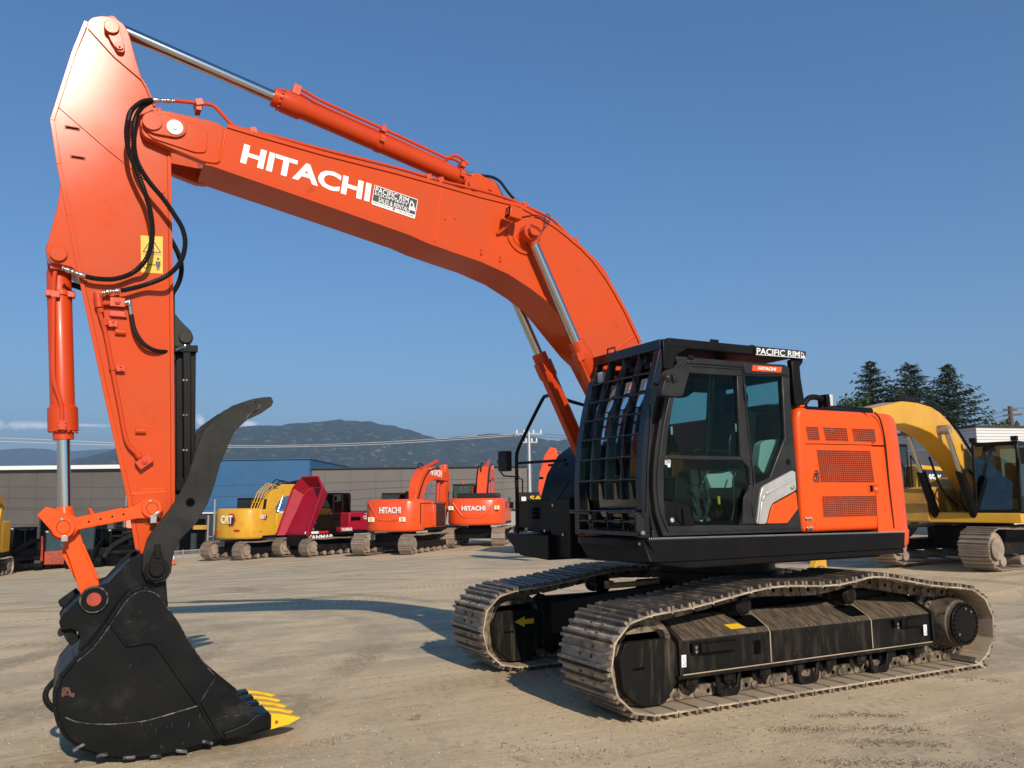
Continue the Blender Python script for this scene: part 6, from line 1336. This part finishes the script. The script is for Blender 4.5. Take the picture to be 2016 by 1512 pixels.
bl = thing('warehouse', 'long grey-brown warehouse with white fascia at the left', 'building', tuple(G(100, 50)), 0); bl.location = (0, 0, 0)
wall(bl, 'wall', -400, 345, 922, 50, 25, GREYB)
wall(bl, 'fascia', -410, 345, 918, 50, 26, TRIMW, zb=ATH(100, 924.5, 50).z, off=.35)
wall(bl, 'door_opening', 82, 112, 1015, 50, .3, DARK, off=.15); wall(bl, 'door_frame', 78, 81, 1010, 50, .3, LACK, off=.2)
wall(bl, 'window', 165, 250, 1050, 50, .3, WGLS, off=.15); wall(bl, 'wall_lamp', 219, 224, 1040, 50, .3, GALV, zb=ATH(220, 1046, 50).z, off=.25)
wall(bl, 'base_panel', 60, 78, 1100, 50, .2, DOORG, off=.2)
bl2 = thing('warehouse', 'blue-clad warehouse bay between the two grey ones', 'building', (0, 0, 0), 0)
wall(bl2, 'wall', 339, 610, 905.5, 51.4, 22, BLUEC); wall(bl2, 'roof_trim', 338, 611, 904, 51.4, 22.4, BLUEC, zb=ATH(450, 906, 51.4).z, off=.1)
wall(bl2, 'base_wall', 339, 610, 1011, 51.4, .5, LACK, off=.2); wall(bl2, 'white_trim', 339, 610, 1008, 51.4, .5, TRIMW, zb=ATH(450, 1010.5, 51.4).z, off=.3)
wall(bl2, 'entrance', 352, 404, 1022, 51.4, .5, DARK, off=.3); wall(bl2, 'yellow_beam', 380, 407, 1034, 51.4, .5, CATYD, zb=ATH(390, 1042, 51.4).z, off=.5); wall(bl2, 'entrance_glass', 376, 386, 1050, 51.4, .5, WGLS, off=.5)
bl3 = thing('warehouse', 'taupe warehouse with pale roller doors behind the orange excavators', 'building', (0, 0, 0), 0)
wall(bl3, 'wall', 610, 1037, 920, 52, 22, GREYB2); wall(bl3, 'roof_trim', 609, 1038, 918, 52, 22.5, LACK, zb=ATH(800, 921.5, 52).z, off=.15)
for a, c in ((672, 730), (738, 868), (877, 900), (906, 1030)): wall(bl3, 'roller_door', a, c, 1006, 52, .4, DOORG, off=.1)
wall(bl3, 'door_header', 668, 1034, 1003.5, 52, .4, LACK, zb=ATH(800, 1006, 52).z, off=.25)
for a in (669, 732, 870, 901): wall(bl3, 'door_post', a, a+3, 1006, 52, .4, LACK, off=.25)
for o_, xs_, yt_, d_ in ((bl, range(20, 345, 54), 925, 50), (bl2, range(366, 606, 48), 907, 51.4), (bl3, range(640, 1030, 50), 922, 52)):
    for a in (() if o_ is bl2 else xs_): wall(o_, 'panel_joint', a, a+.35, yt_, d_, .2, GREYB, zb=(ATH(800, 1004, d_).z if o_ is bl3 else (ATH(450, 1007, d_).z if o_ is bl2 else None)), off=.02)
for a, w_ in ((250, 2.2), (335, 2.2)): wall(bl, 'downpipe', a, a+w_, 925, 50, .15, GALV, off=.16)
for a in (628, 882, 1020): wall(bl3, 'wall_lamp', a, a+4, 985, 52, .2, GALV, zb=ATH(a, 989, 52).z, off=.25)
wall(bl3, 'wall_sign', 748, 762, 962, 52, .1, TRIMW, zb=ATH(750, 968, 52).z, off=.1) if False else None
# white building and house at the right
wb = thing('shed', 'white clad building behind the yellow boom at the right', 'building', (0, 0, 0), 0)
SID = mat('white_siding', (.62, .62, .60), .55); SID2 = mat('cream_siding', (.52, .47, .38), .6)
cladding(SID2, 2.2, .3)
def qd(px, d): v = AT(px, 900, d); return Vector((v.x, v.y, 0))
A, Bq = qd(1640, 40), qd(1927, 31.5); t = (Bq-A).normalized(); n_ = Vector((-t.y, t.x, 0)); n_ = n_ if n_.dot(FH) > 0 else -n_
zt = AT(1927, 840, 31.5).z; zm = AT(1927, 877, 31.5).z
def blk(a0, a1, z0, z1, m, nm, off=0, par=wb, dep=9, bevel=0):
    q = [A+t*a0-n_*off, A+t*a1-n_*off, A+t*a1+n_*dep, A+t*a0+n_*dep]; return part(MB().loops([v+Vector((0, 0, z0)) for v in q], [v+Vector((0, 0, z1)) for v in q]), nm, m, par, bevel)
LN = (Bq-A).length
blk(0, LN, -1, zm, SID2, 'lower_wall'); 
for i in range(6): z = zm+(zt-zm)*i/6; blk(-.02, LN+.02, z, z+(zt-zm)/6-.012, SID, 'siding_board', off=.03+.004*(i % 2))
blk(-.1, LN+.1, zt, zt+.06, LACK, 'roof_edge', off=.12); blk(LN-1.0, LN-.62, zt-.62, zt-.3, GALV, 'meter_box', off=.2, bevel=.01); blk(LN-.83, LN-.79, zm-.3, zt-.62, GALV, 'conduit', off=.08); blk(.2, LN-.2, zm-.02, zm+.03, TRIMW, 'belt_trim', off=.06)
ho = thing('house', 'distant house with pale roof and awning at the right edge', 'house', (0, 0, 0), 0)
q = AT(1965, 900, 58); b0 = Vector((q.x, q.y, 0)); zr = AT(1965, 856, 58).z; ze = AT(1965, 868, 58).z
def hs_(l0, l1, z0, z1, dp, m, nm, off=0): a = b0+RH*l0-FH*off; c = b0+RH*l1-FH*off; qq = [a, c, c+FH*dp, a+FH*dp]; return part(MB().loops([v+Vector((0, 0, z0)) for v in qq], [v+Vector((0, 0, z1)) for v in qq]), nm, m, ho)
hs_(-1.3, 3.2, -1, ze-.1, 5, mat('brown_wall', (.16, .12, .09), .8), 'wall')
a = b0+RH*-1.8-FH*.6; c = b0+RH*3.6-FH*.6; part(MB().loops([a+Vector((0, 0, ze)), c+Vector((0, 0, ze)), c+FH*3.2+Vector((0, 0, zr)), a+FH*3.2+Vector((0, 0, zr))], [v+Vector((0, 0, .09)) for v in (a+Vector((0, 0, ze)), c+Vector((0, 0, ze)), c+FH*3.2+Vector((0, 0, zr)), a+FH*3.2+Vector((0, 0, zr)))]), 'roof', mat('pale_shingles', (.30, .26, .21), .8, col2=(.24, .2, .17), nscale=8), ho)
hs_(-1.2, 1.2, ze-.45, ze-.36, .3, TRIMW, 'awning', off=1.6); hs_(-1.1, -1.0, -1, ze-.4, .1, TRIMW, 'awning_post', off=1.6); hs_(-.6, .9, ze-1.2, ze-.5, .1, WGLS, 'window', off=.05)

# ---- poles and wires
def wire(name, label, pts, r=.018, m=RUB, cat='wire', group='overhead wires'):
    o = MB().tube(crv([AT(*p) for p in pts], 6), r, 5).build(name, m, None); tag(o, label, cat, group)
WIRE = mat('pale_wire', (.45, .43, .40), .5); WIRED = mat('dark_wire', (.05, .05, .05), .5)
wire('overhead_wire', 'upper pale wire crossing the sky and hill from the left edge', [(-20, 861, 60), (120, 867, 60), (250, 872.5, 60), (400, 876, 60), (560, 877, 60), (760, 870, 60), (1040, 853, 60)], .022, WIRE, group=None)
wire('overhead_wire', 'lower pale wire crossing the hill below its twin', [(-20, 868, 60.5), (120, 873, 60.5), (250, 877, 60.5), (400, 880, 60.5), (560, 880, 60.5), (760, 874, 60.5), (1040, 856, 60.5)], .026, WIRE, group=None)
for i, (y0, y1, y2) in enumerate(((958, 954, 941), (981, 975, 947), (999, 997, 960), (1003, 1001, 988))):
    wire('overhead_wire', 'thin dark wire strung in front of the warehouses', [(-20, y0, 46), (250, y0+1, 46), (520, y1, 46), (760, (y1+y2)/2, 46), (1037, y2, 46)], .012, WIRED, group='wires in front of the warehouses')
root = thing('power_pole', 'grey steel power pole with crossarms at the end of the taupe warehouse', 'power pole', (0, 0, 0), 0)
pb = AT(1045, 1010, 60); pt_ = AT(1041, 850, 60); pb = Vector((pt_.x, pt_.y, -1)); pt_ = Vector((pt_.x, pt_.y, pt_.z))
part(MB().cyl(pb, pt_, .20, .12, 10), 'pole', GALV, root); 
for z_, w_ in ((-.15, .95), (-.75, .6)):
    part(MB().bar(pt_+Vector((0, 0, z_))-RH*w_, pt_+Vector((0, 0, z_))+RH*w_, .1, .1), 'crossarm', GALV, root)
    for k in (-.9, -.35, .35, .9): part(MB().cyl(pt_+Vector((0, 0, z_+.05))+RH*w_*k, pt_+Vector((0, 0, z_+.28))+RH*w_*k, .05, n=8), 'insulator', WHITE, root)
part(MB().cyl(pb-RH*.75, pb-RH*.75+Vector((0, 0, 4.3)), .12, n=8), 'side_post', GALV, root)
part(MB().tube(crv([pt_+Vector((0, 0, -1.2)), pt_+RH*.7+Vector((0, 0, -2.5)), pt_+RH*1.6+Vector((0, 0, -4.6))], 3), .02, 5), 'guy_wire', WIRED, root)
for dy in (0, 5): wire('overhead_wire', 'thin wire running right from the steel pole', [(1041, 853+dy, 60), (1100, 857+dy, 60), (1200, 868+dy, 60)], .014, WIRED, group='wires right of the steel pole')
root = thing('utility_pole', 'dark wooden utility pole with two crossarms at the right edge', 'utility pole', (0, 0, 0), 0)
WOOD = mat('old_pole_wood', (.10, .065, .045), .85)
tp_ = AT(1988, 800, 50); part(MB().cyl((tp_.x, tp_.y, -1), tp_, .17, .12, 10), 'pole', WOOD, root)
part(MB().bar(tp_+Vector((0, 0, -.2))-RH*.4, tp_+Vector((0, 0, -.2))+RH*.4, .1, .1), 'crossarm', WOOD, root); part(MB().bar(tp_+Vector((0, 0, -.55))-RH*.4, tp_+Vector((0, 0, -.48))+RH*.65, .1, .1), 'crossarm', WOOD, root)
for i, (a, c, e) in enumerate(((807, 826, 0), (813, 838, 1), (822, 846, 2))):
    wire('overhead_wire', 'thin dark wire running down left from the wooden pole', [(1990, a, 50), (1950, (a+c)/2+1, 52), (1915, c, 54)], .012, WIRED, group='wires left of the wooden pole')
wire('overhead_wire', 'dark wire leaving the wooden pole to the right', [(1988, 803, 50), (2050, 804, 50)], .012, WIRED, group=None)
# chain-link fence along the yard edge
root = thing('chain_link_fence', 'low chain-link fence along the left edge of the yard', 'fence', (0, 0, 0), 0)
def fence(pa, pb_, d0, d1, h, n):
    b = MB(); A = G(pa, d0); Bf = G(pb_, d1)
    for i in range(n+1):
        q = A.lerp(Bf, i/n); q.z = hz(q.x, q.y); part(MB().cyl(q, q+Vector((0, 0, h+.06)), .03, n=8), 'fence_post', GALV, root)
    b.tube([A+Vector((0, 0, h)), Bf+Vector((0, 0, h))], .025, 6); part(b, 'top_rail', GALV, root)
    b = MB(); L_ = (Bf-A).length; t = (Bf-A).normalized(); k = 0; s = 0
    while s < L_:
        p = A+t*s; q = A+t*min(L_, s+h); b.bar(p, q+Vector((0, 0, h)), .010, .010); b.bar(A+t*s+Vector((0, 0, h)), A+t*min(L_, s+h), .010, .010); s += .10
    part(b, 'wire_mesh', GALV, root)
fence(78, 262, 43.5, 43.5, .42, 5); fence(262, 430, 43.5, 44.5, .45, 5)
b = MB(); A = G(411, 44); part(MB().cyl(A, A+Vector((0, 0, 2.2)), .05, n=8).cyl(G(423, 44), G(423, 44)+Vector((0, 0, 3.0)), .06, n=8).cyl(A+Vector((0, 0, 1.1)), G(423, 44)+Vector((0, 0, 1.1)), .03, n=6), 'gate_post', GALV, root)

# ---- trees
BARK = mat('bark', (.07, .05, .035), .9)
NEED = mat('dark_needles', (.020, .032, .015), .8, col2=(.040, .055, .028), nscale=1.4, nlo=.4, nhi=.62, spec=.2)
LEAF = mat('shrub_leaves', (.045, .075, .020), .7, col2=(.07, .11, .03), nscale=1.5, spec=.2)
def conifer(seed, H, Rb, px, d, label):
    rg = random.Random(seed); q0 = ATH(px, 712, d); root = thing('conifer_tree', label, 'tree', (q0.x, q0.y, hz(q0.x, q0.y)), rg.uniform(0, 6), 'conifers behind the white building')
    part(MB().cyl((0, 0, 0), (0, 0, H*.98), .26, .03, 10), 'trunk', BARK, root)
    b = MB(); z = H*.12
    while z < H*.985:
        f = (z-H*.12)/(H*.88); rr = Rb*min(1, (1-f)*2.1)**.85*(1 if f > .1 else .6+4*f); nb = rg.randint(5, 7)
        a0 = rg.uniform(0, 6.28)
        for k in range(nb):
            a = a0+2*math.pi*k/nb+rg.uniform(-.45, .45); L_ = max(.25, rr*rg.uniform(.62, 1.12)); rise = rg.uniform(-.18, .10)+.45*f
            dr = Vector((math.cos(a), math.sin(a), 0)); sd_ = Vector((-dr.y, dr.x, 0)); zz = z+rg.uniform(-.2, .2)
            ns = max(4, int(L_/.17))
            for s_ in range(ns):
                u = (s_+rg.random())/ns; droop = rise*u*L_-.16*L_*u*u+ (.10*L_*u**4); c = dr*(L_*u)+Vector((0, 0, zz+droop))
                wd = (.42*(1-u)**.6+.10)*min(1, L_/1.2)
                for q in range(4):
                    p = c+sd_*rg.uniform(-wd, wd)+Vector((0, 0, rg.uniform(-.10, .06))); ln = rg.uniform(.16, .36); dd = (dr*rg.uniform(.3, 1)+sd_*rg.uniform(-.9, .9)+Vector((0, 0, rg.uniform(-.75, .15)))).normalized(); sw = dd.cross(Vector((rg.uniform(-1, 1), rg.uniform(-1, 1), rg.uniform(-1, 1)))).normalized()*rg.uniform(.025, .06)
                    b.add([p-sw, p+sw, p+dd*ln+sw*.3, p+dd*ln-sw*.3], [(0, 1, 2, 3)])
            b.tube([Vector((0, 0, zz)), dr*L_*.55+Vector((0, 0, zz+rise*L_*.55-.05*L_)), dr*L_*.9+Vector((0, 0, zz+rise*L_*.9-.12*L_))], [.04, .025, .01], 4)
        z += rg.uniform(.26, .42)*(1-.35*f)
    part(b, 'crown', NEED, root, flip=False)
    return root
def px_h(px, ytop, d): return ATH(px, ytop, d).z-G(px, d).z
conifer(3, px_h(1713, 712, 62), 3.0, 1713, 62, 'left conifer of the three tall ones behind the white building')
conifer(8, px_h(1789, 713, 60), 3.5, 1789, 60, 'middle and broadest of the three tall conifers')
conifer(5, px_h(1864, 714, 61), 3.1, 1862, 61, 'right conifer of the three, standing over the white roof')
def leafy(seed, px, ytop, d, rad, label, name='leafy_tree', trunk=True, n=900, sc=(1, 1, .8), ls=.14, group=None):
    rg = random.Random(seed); H = px_h(px, ytop, d); q0 = ATH(px, ytop, d); root = thing(name, label, 'tree', (q0.x, q0.y, hz(q0.x, q0.y)), 0, group)
    part(MB().cyl((0, 0, 0), (.1, 0, H*.8), .14, .05, 8).cyl((0, 0, H*.45), (rad*.5, .2, H*.8), .07, .02, 6).cyl((0, 0, H*.5), (-rad*.5, -.2, H*.82), .07, .02, 6), 'trunk', BARK, root)
    b = MB(); cl = [(rg.uniform(-1, 1)*rad*.75, rg.uniform(-1, 1)*rad*.75, H-rad*sc[2]+rg.uniform(-.75, .62)*rad*sc[2], rg.uniform(.28, .5)*rad) for _ in range(16)]
    for k in range(n):
        x, y, z, r_ = cl[k % len(cl)]; v = Vector((rg.gauss(0, 1), rg.gauss(0, 1), rg.gauss(0, 1))).normalized()*r_*rg.uniform(.5, 1.15); p = Vector((x, y, z))+v
        if p.z > H: p.z = H-rg.random()*.3
        a = Vector((rg.uniform(-1, 1), rg.uniform(-1, 1), rg.uniform(-1, 1))).normalized(); c = a.cross(Vector((rg.uniform(-1, 1), rg.uniform(-1, 1), rg.uniform(-1, 1)))).normalized(); s_ = ls*rg.uniform(.5, 1.3)
        b.add([p-a*s_, p+c*s_*.6, p+a*s_, p-c*s_*.6], [(0, 1, 2, 3)])
    part(b, 'crown', LEAF, root)
leafy(1, 1662, 778, 60, 1.6, 'green shrubby tree left of the tall conifers')
leafy(2, 1975, 822, 54, 1.1, 'leaning evergreen wrapped round the wooden utility pole', n=700)
leafy(9, 2005, 830, 56, 1.6, 'dark bush right of the wooden utility pole', n=900)
leafy(4, 1964, 860, 45, .9, 'round green bush in front of the distant house', n=900, sc=(1, 1, .7), ls=.1)
leafy(6, 1931, 856, 66, 1.3, 'low green tree beyond the white building roof', n=500, group=None)
leafy(7, 1058, 985, 58, 1.2, 'green bush at the foot of the steel power pole', n=500, ls=.12)

# ---- hills
def hill_mat(name, forest, dry, rock, sc):
    return mat(name, forest, .95, col2=dry, nscale=sc, nlo=.50, nhi=.62, col3=rock, n3=sc*2.6, lo3=.56, hi3=.64, det=12, spec=.1)
HM = hill_mat('forested_hillside', (.030, .043, .024), (.046, .054, .034), (.20, .175, .13), .022)
HM2 = hill_mat('far_forested_mountain', (.022, .036, .022), (.040, .050, .03), (.06, .06, .045), .0012)
from mathutils import noise as _nz
def hill(name, prof, D0, D1, m, rows=46, step=5, amp=14, fr=.006):
    b = MB(); xs = list(range(prof[0][0], prof[-1][0]+1, step)); zf = -12
    def yy(x):
        for (a, c), (e, f) in zip(prof, prof[1:]):
            if x <= e: t = (x-a)/(e-a); t = t; return c+(f-c)*sstep(t)*.5+(f-c)*t*.5
        return prof[-1][1]
    for j in range(rows+1):
        v = j/rows; D = D0+(D1-D0)*v
        for x in xs:
            top = AT(x, yy(x), D1); q = AT(x, 990, D); z = zf+(top.z-zf)*(math.sin(v*math.pi/2)**1.15)
            n_ = _nz.fractal(Vector((q.x*fr, q.y*fr, 1.7)), 1, 2, 6); w = math.sin(math.pi*min(1, v*1.0))*.9+.10
            b.v.append(Vector((q.x, q.y, z+n_*amp*w+(_nz.noise(Vector((q.x*.05, q.y*.05, 3)))*1.2 if v > .98 else 0))))
    n = len(xs)
    for j in range(rows):
        for i in range(n-1): b.f.append([j*n+i, j*n+i+1, (j+1)*n+i+1, (j+1)*n+i]); b.m.append(0)
    # back slope
    o = len(b.v)
    for x in xs: q = AT(x, 990, D1*1.1); b.v.append(Vector((q.x, q.y, zf)))
    for i in range(n-1): b.f.append([rows*n+i, rows*n+i+1, o+i+1, o+i]); b.m.append(0)
    ob = b.build(name, m, None, ang=180); ob['kind'] = 'structure'; return ob
hill('hill', [(60, 930), (120, 912), (165, 903), (200, 893), (250, 880), (300, 868), (350, 858), (400, 850), (450, 844), (520, 841), (590, 836.5), (640, 837), (680, 838.5), (720, 838), (760, 844), (800, 851), (840, 861), (870, 865), (905, 864), (940, 866), (1000, 863), (1060, 866), (1120, 876), (1200, 890), (1300, 905), (1500, 925), (1800, 940), (2100, 945), (2500, 905), (3000, 880), (3700, 900)], 1500, 2800, HM, amp=26)
hill('mountain', [(-300, 892), (-100, 893), (0, 886), (45, 882), (85, 882.5), (110, 887), (140, 886), (180, 884), (210, 882), (260, 890), (330, 905), (500, 930)], 4600, 6200, HM2, amp=50, fr=.0014, rows=30)
# ---- air
ob = MB().bb(-7200, 3500, -8200, 400, -16, 560).build('haze', [], None)
hm = bpy.data.materials.new('haze'); hm.use_nodes = True; N = hm.node_tree.nodes; N.clear(); o = N.new('ShaderNodeOutputMaterial'); v = N.new('ShaderNodeVolumePrincipled')
v.inputs['Color'].default_value = (.50, .72, 1, 1); v.inputs['Density'].default_value = .00023; v.inputs['Anisotropy'].default_value = .1
hm.node_tree.links.new(v.outputs[0], o.inputs[1]); ob.data.materials.append(hm); ob['kind'] = 'stuff'
# ---- clods and gravel, scattered on the yard
CL = mat('dirt_clods', (.16, .12, .08), .95, col2=(.30, .23, .16), nscale=3)
b = MB(); rg = random.Random(11)
def clod(x, y, r_):
    o = len(b.v); z = hz(x, y); k = [Vector((x+r_*math.cos(a)*rg.uniform(.6, 1.2), y+r_*math.sin(a)*rg.uniform(.6, 1.2), z-.004)) for a in (0, 1.26, 2.5, 3.77, 5.0)]
    b.v += k+[Vector((x+rg.uniform(-.3, .3)*r_, y+rg.uniform(-.3, .3)*r_, z+r_*rg.uniform(.5, .95)))]
    for i in range(5): b.f.append([o+i, o+(i+1) % 5, o+5]); b.m.append(0)
for px0, py0, px1, py1, n, w in ((1600, 1410, 1775, 1408, 420, .035), (1520, 1436, 1830, 1436, 900, .06), (1650, 1460, 1855, 1466, 600, .05), (1620, 1500, 1940, 1508, 700, .06), (1850, 1330, 1990, 1342, 250, .05), (560, 1310, 760, 1290, 260, .10), (500, 1500, 700, 1440, 300, .08), (1000, 1470, 1200, 1490, 260, .10), (1050, 1400, 1500, 1460, 200, .25)):
    for _ in range(n):
        t = rg.random(); q = PZ(lerp(px0, px1, t), lerp(py0, py1, t)+1.5*math.sin(t*9), 0); clod(q.x+rg.gauss(0, w), q.y+rg.gauss(0, w), rg.choice((.004, .006, .009, .013)))
for _ in range(2600):
    q = PZ(rg.uniform(-50, 2070), 1115+400*rg.random()**.8, 0); clod(q.x, q.y, rg.choice((.004, .006, .008, .014)))
o = b.build('gravel', CL, None, ang=10); o['kind'] = 'stuff'
b = MB()
for _ in range(3800):
    q = PZ(rg.uniform(-50, 2070), 1135+385*rg.random()**.9, 0); clod(q.x, q.y, rg.choice((.003, .004, .006, .009)))
o = b.build('pale_stones', mat('pale_stone_chips', (.52, .46, .37), .9), None, ang=10); o['kind'] = 'stuff'
# ================================================================== light, sky, render settings
W = bpy.data.worlds.new('World'); S.world = W; W.use_nodes = True; N = W.node_tree.nodes; L = W.node_tree.links
bg = N['Background']; sky = N.new('ShaderNodeTexSky'); sky.sky_type = 'NISHITA'; sky.sun_disc = False
SUN_EL, SUN_AZ = R(27.6), R(85.8)      # azimuth measured from +X towards +Y
sky.sun_elevation = SUN_EL; sky.sun_rotation = math.pi/2-SUN_AZ; sky.air_density = 1.0; sky.dust_density = .1; sky.ozone_density = 2.2; sky.altitude = 300
hs_w = N.new('ShaderNodeHueSaturation'); hs_w.inputs['Saturation'].default_value = 1.2; gmm = N.new('ShaderNodeGamma'); gmm.inputs[1].default_value = .86; L.new(sky.outputs[0], gmm.inputs[0]); tint = N.new('ShaderNodeMix'); tint.data_type = 'RGBA'; tint.blend_type = 'MULTIPLY'; tint.inputs[0].default_value = 1; tint.inputs[7].default_value = (.76, .87, 1.0, 1); L.new(gmm.outputs[0], tint.inputs[6]); L.new(tint.outputs[2], hs_w.inputs['Color'])
# three small clouds low over the hills, fixed in the world
tc = N.new('ShaderNodeTexCoord'); nz_ = N.new('ShaderNodeTexNoise'); nz_.inputs['Scale'].default_value = 60; nz_.inputs['Detail'].default_value = 7; L.new(tc.outputs['Generated'], nz_.inputs[0])
tot = None
def mth(op, a, c_):
    x = N.new('ShaderNodeMath'); x.operation = op
    for i, v in enumerate((a, c_)):
        if isinstance(v, (int, float)): x.inputs[i].default_value = v
        else: L.new(v, x.inputs[i])
    return x.outputs[0]
for px_, py_, w_, h_ in ((70, 838, 58, 9), (170, 837, 34, 5), (394, 829, 9, 13), (490, 834, 20, 7)):
    D_ = ray(px_, py_).normalized(); dots = []
    for ax_, k_ in ((_r, w_), (Vector((0, 0, 1)), h_)):
        vm = N.new('ShaderNodeVectorMath'); vm.operation = 'DOT_PRODUCT'; L.new(tc.outputs['Generated'], vm.inputs[0]); vm.inputs[1].default_value = ax_
        dots.append(mth('POWER', mth('MULTIPLY', mth('SUBTRACT', vm.outputs['Value'], D_.dot(ax_)), FOC/k_), 2))
    e_ = mth('SUBTRACT', 1.0, mth('SQRT', mth('ADD', dots[0], dots[1]), 0)); e_ = mth('MAXIMUM', mth('ADD', e_, mth('MULTIPLY', mth('SUBTRACT', nz_.outputs['Fac'], .5), 2.2)), 0)
    vf = N.new('ShaderNodeVectorMath'); vf.operation = 'DOT_PRODUCT'; L.new(tc.outputs['Generated'], vf.inputs[0]); vf.inputs[1].default_value = FH
    e_ = mth('MULTIPLY', e_, mth('GREATER_THAN', vf.outputs['Value'], 0)); tot = e_ if tot is None else mth('MAXIMUM', tot, e_)
tot = mth('MINIMUM', mth('MULTIPLY', tot, .9), .55)
mxw = N.new('ShaderNodeMix'); mxw.data_type = 'RGBA'; L.new(tot, mxw.inputs[0]); L.new(hs_w.outputs[0], mxw.inputs[6]); mxw.inputs[7].default_value = (16, 15.4, 15.8, 1)
L.new(mxw.outputs[2], bg.inputs[0]); bg.inputs[1].default_value = .135
sd = bpy.data.lights.new('sun', 'SUN'); sd.energy = 4.6; sd.angle = R(.53); sd.color = (1, .895, .755)
so = bpy.data.objects.new('sun', sd); COL.objects.link(so)
sv = Vector((math.cos(SUN_EL)*math.cos(SUN_AZ), math.cos(SUN_EL)*math.sin(SUN_AZ), math.sin(SUN_EL)))
so.rotation_euler = sv.to_track_quat('Z', 'Y').to_euler()
S.view_settings.view_transform = 'Standard'; S.view_settings.look = 'None'; S.view_settings.gamma = 1; S.view_settings.exposure = .14
S.cycles.max_bounces = 8; S.cycles.transparent_max_bounces = 16; S.cycles.volume_bounces = 0
S.render.film_transparent = False
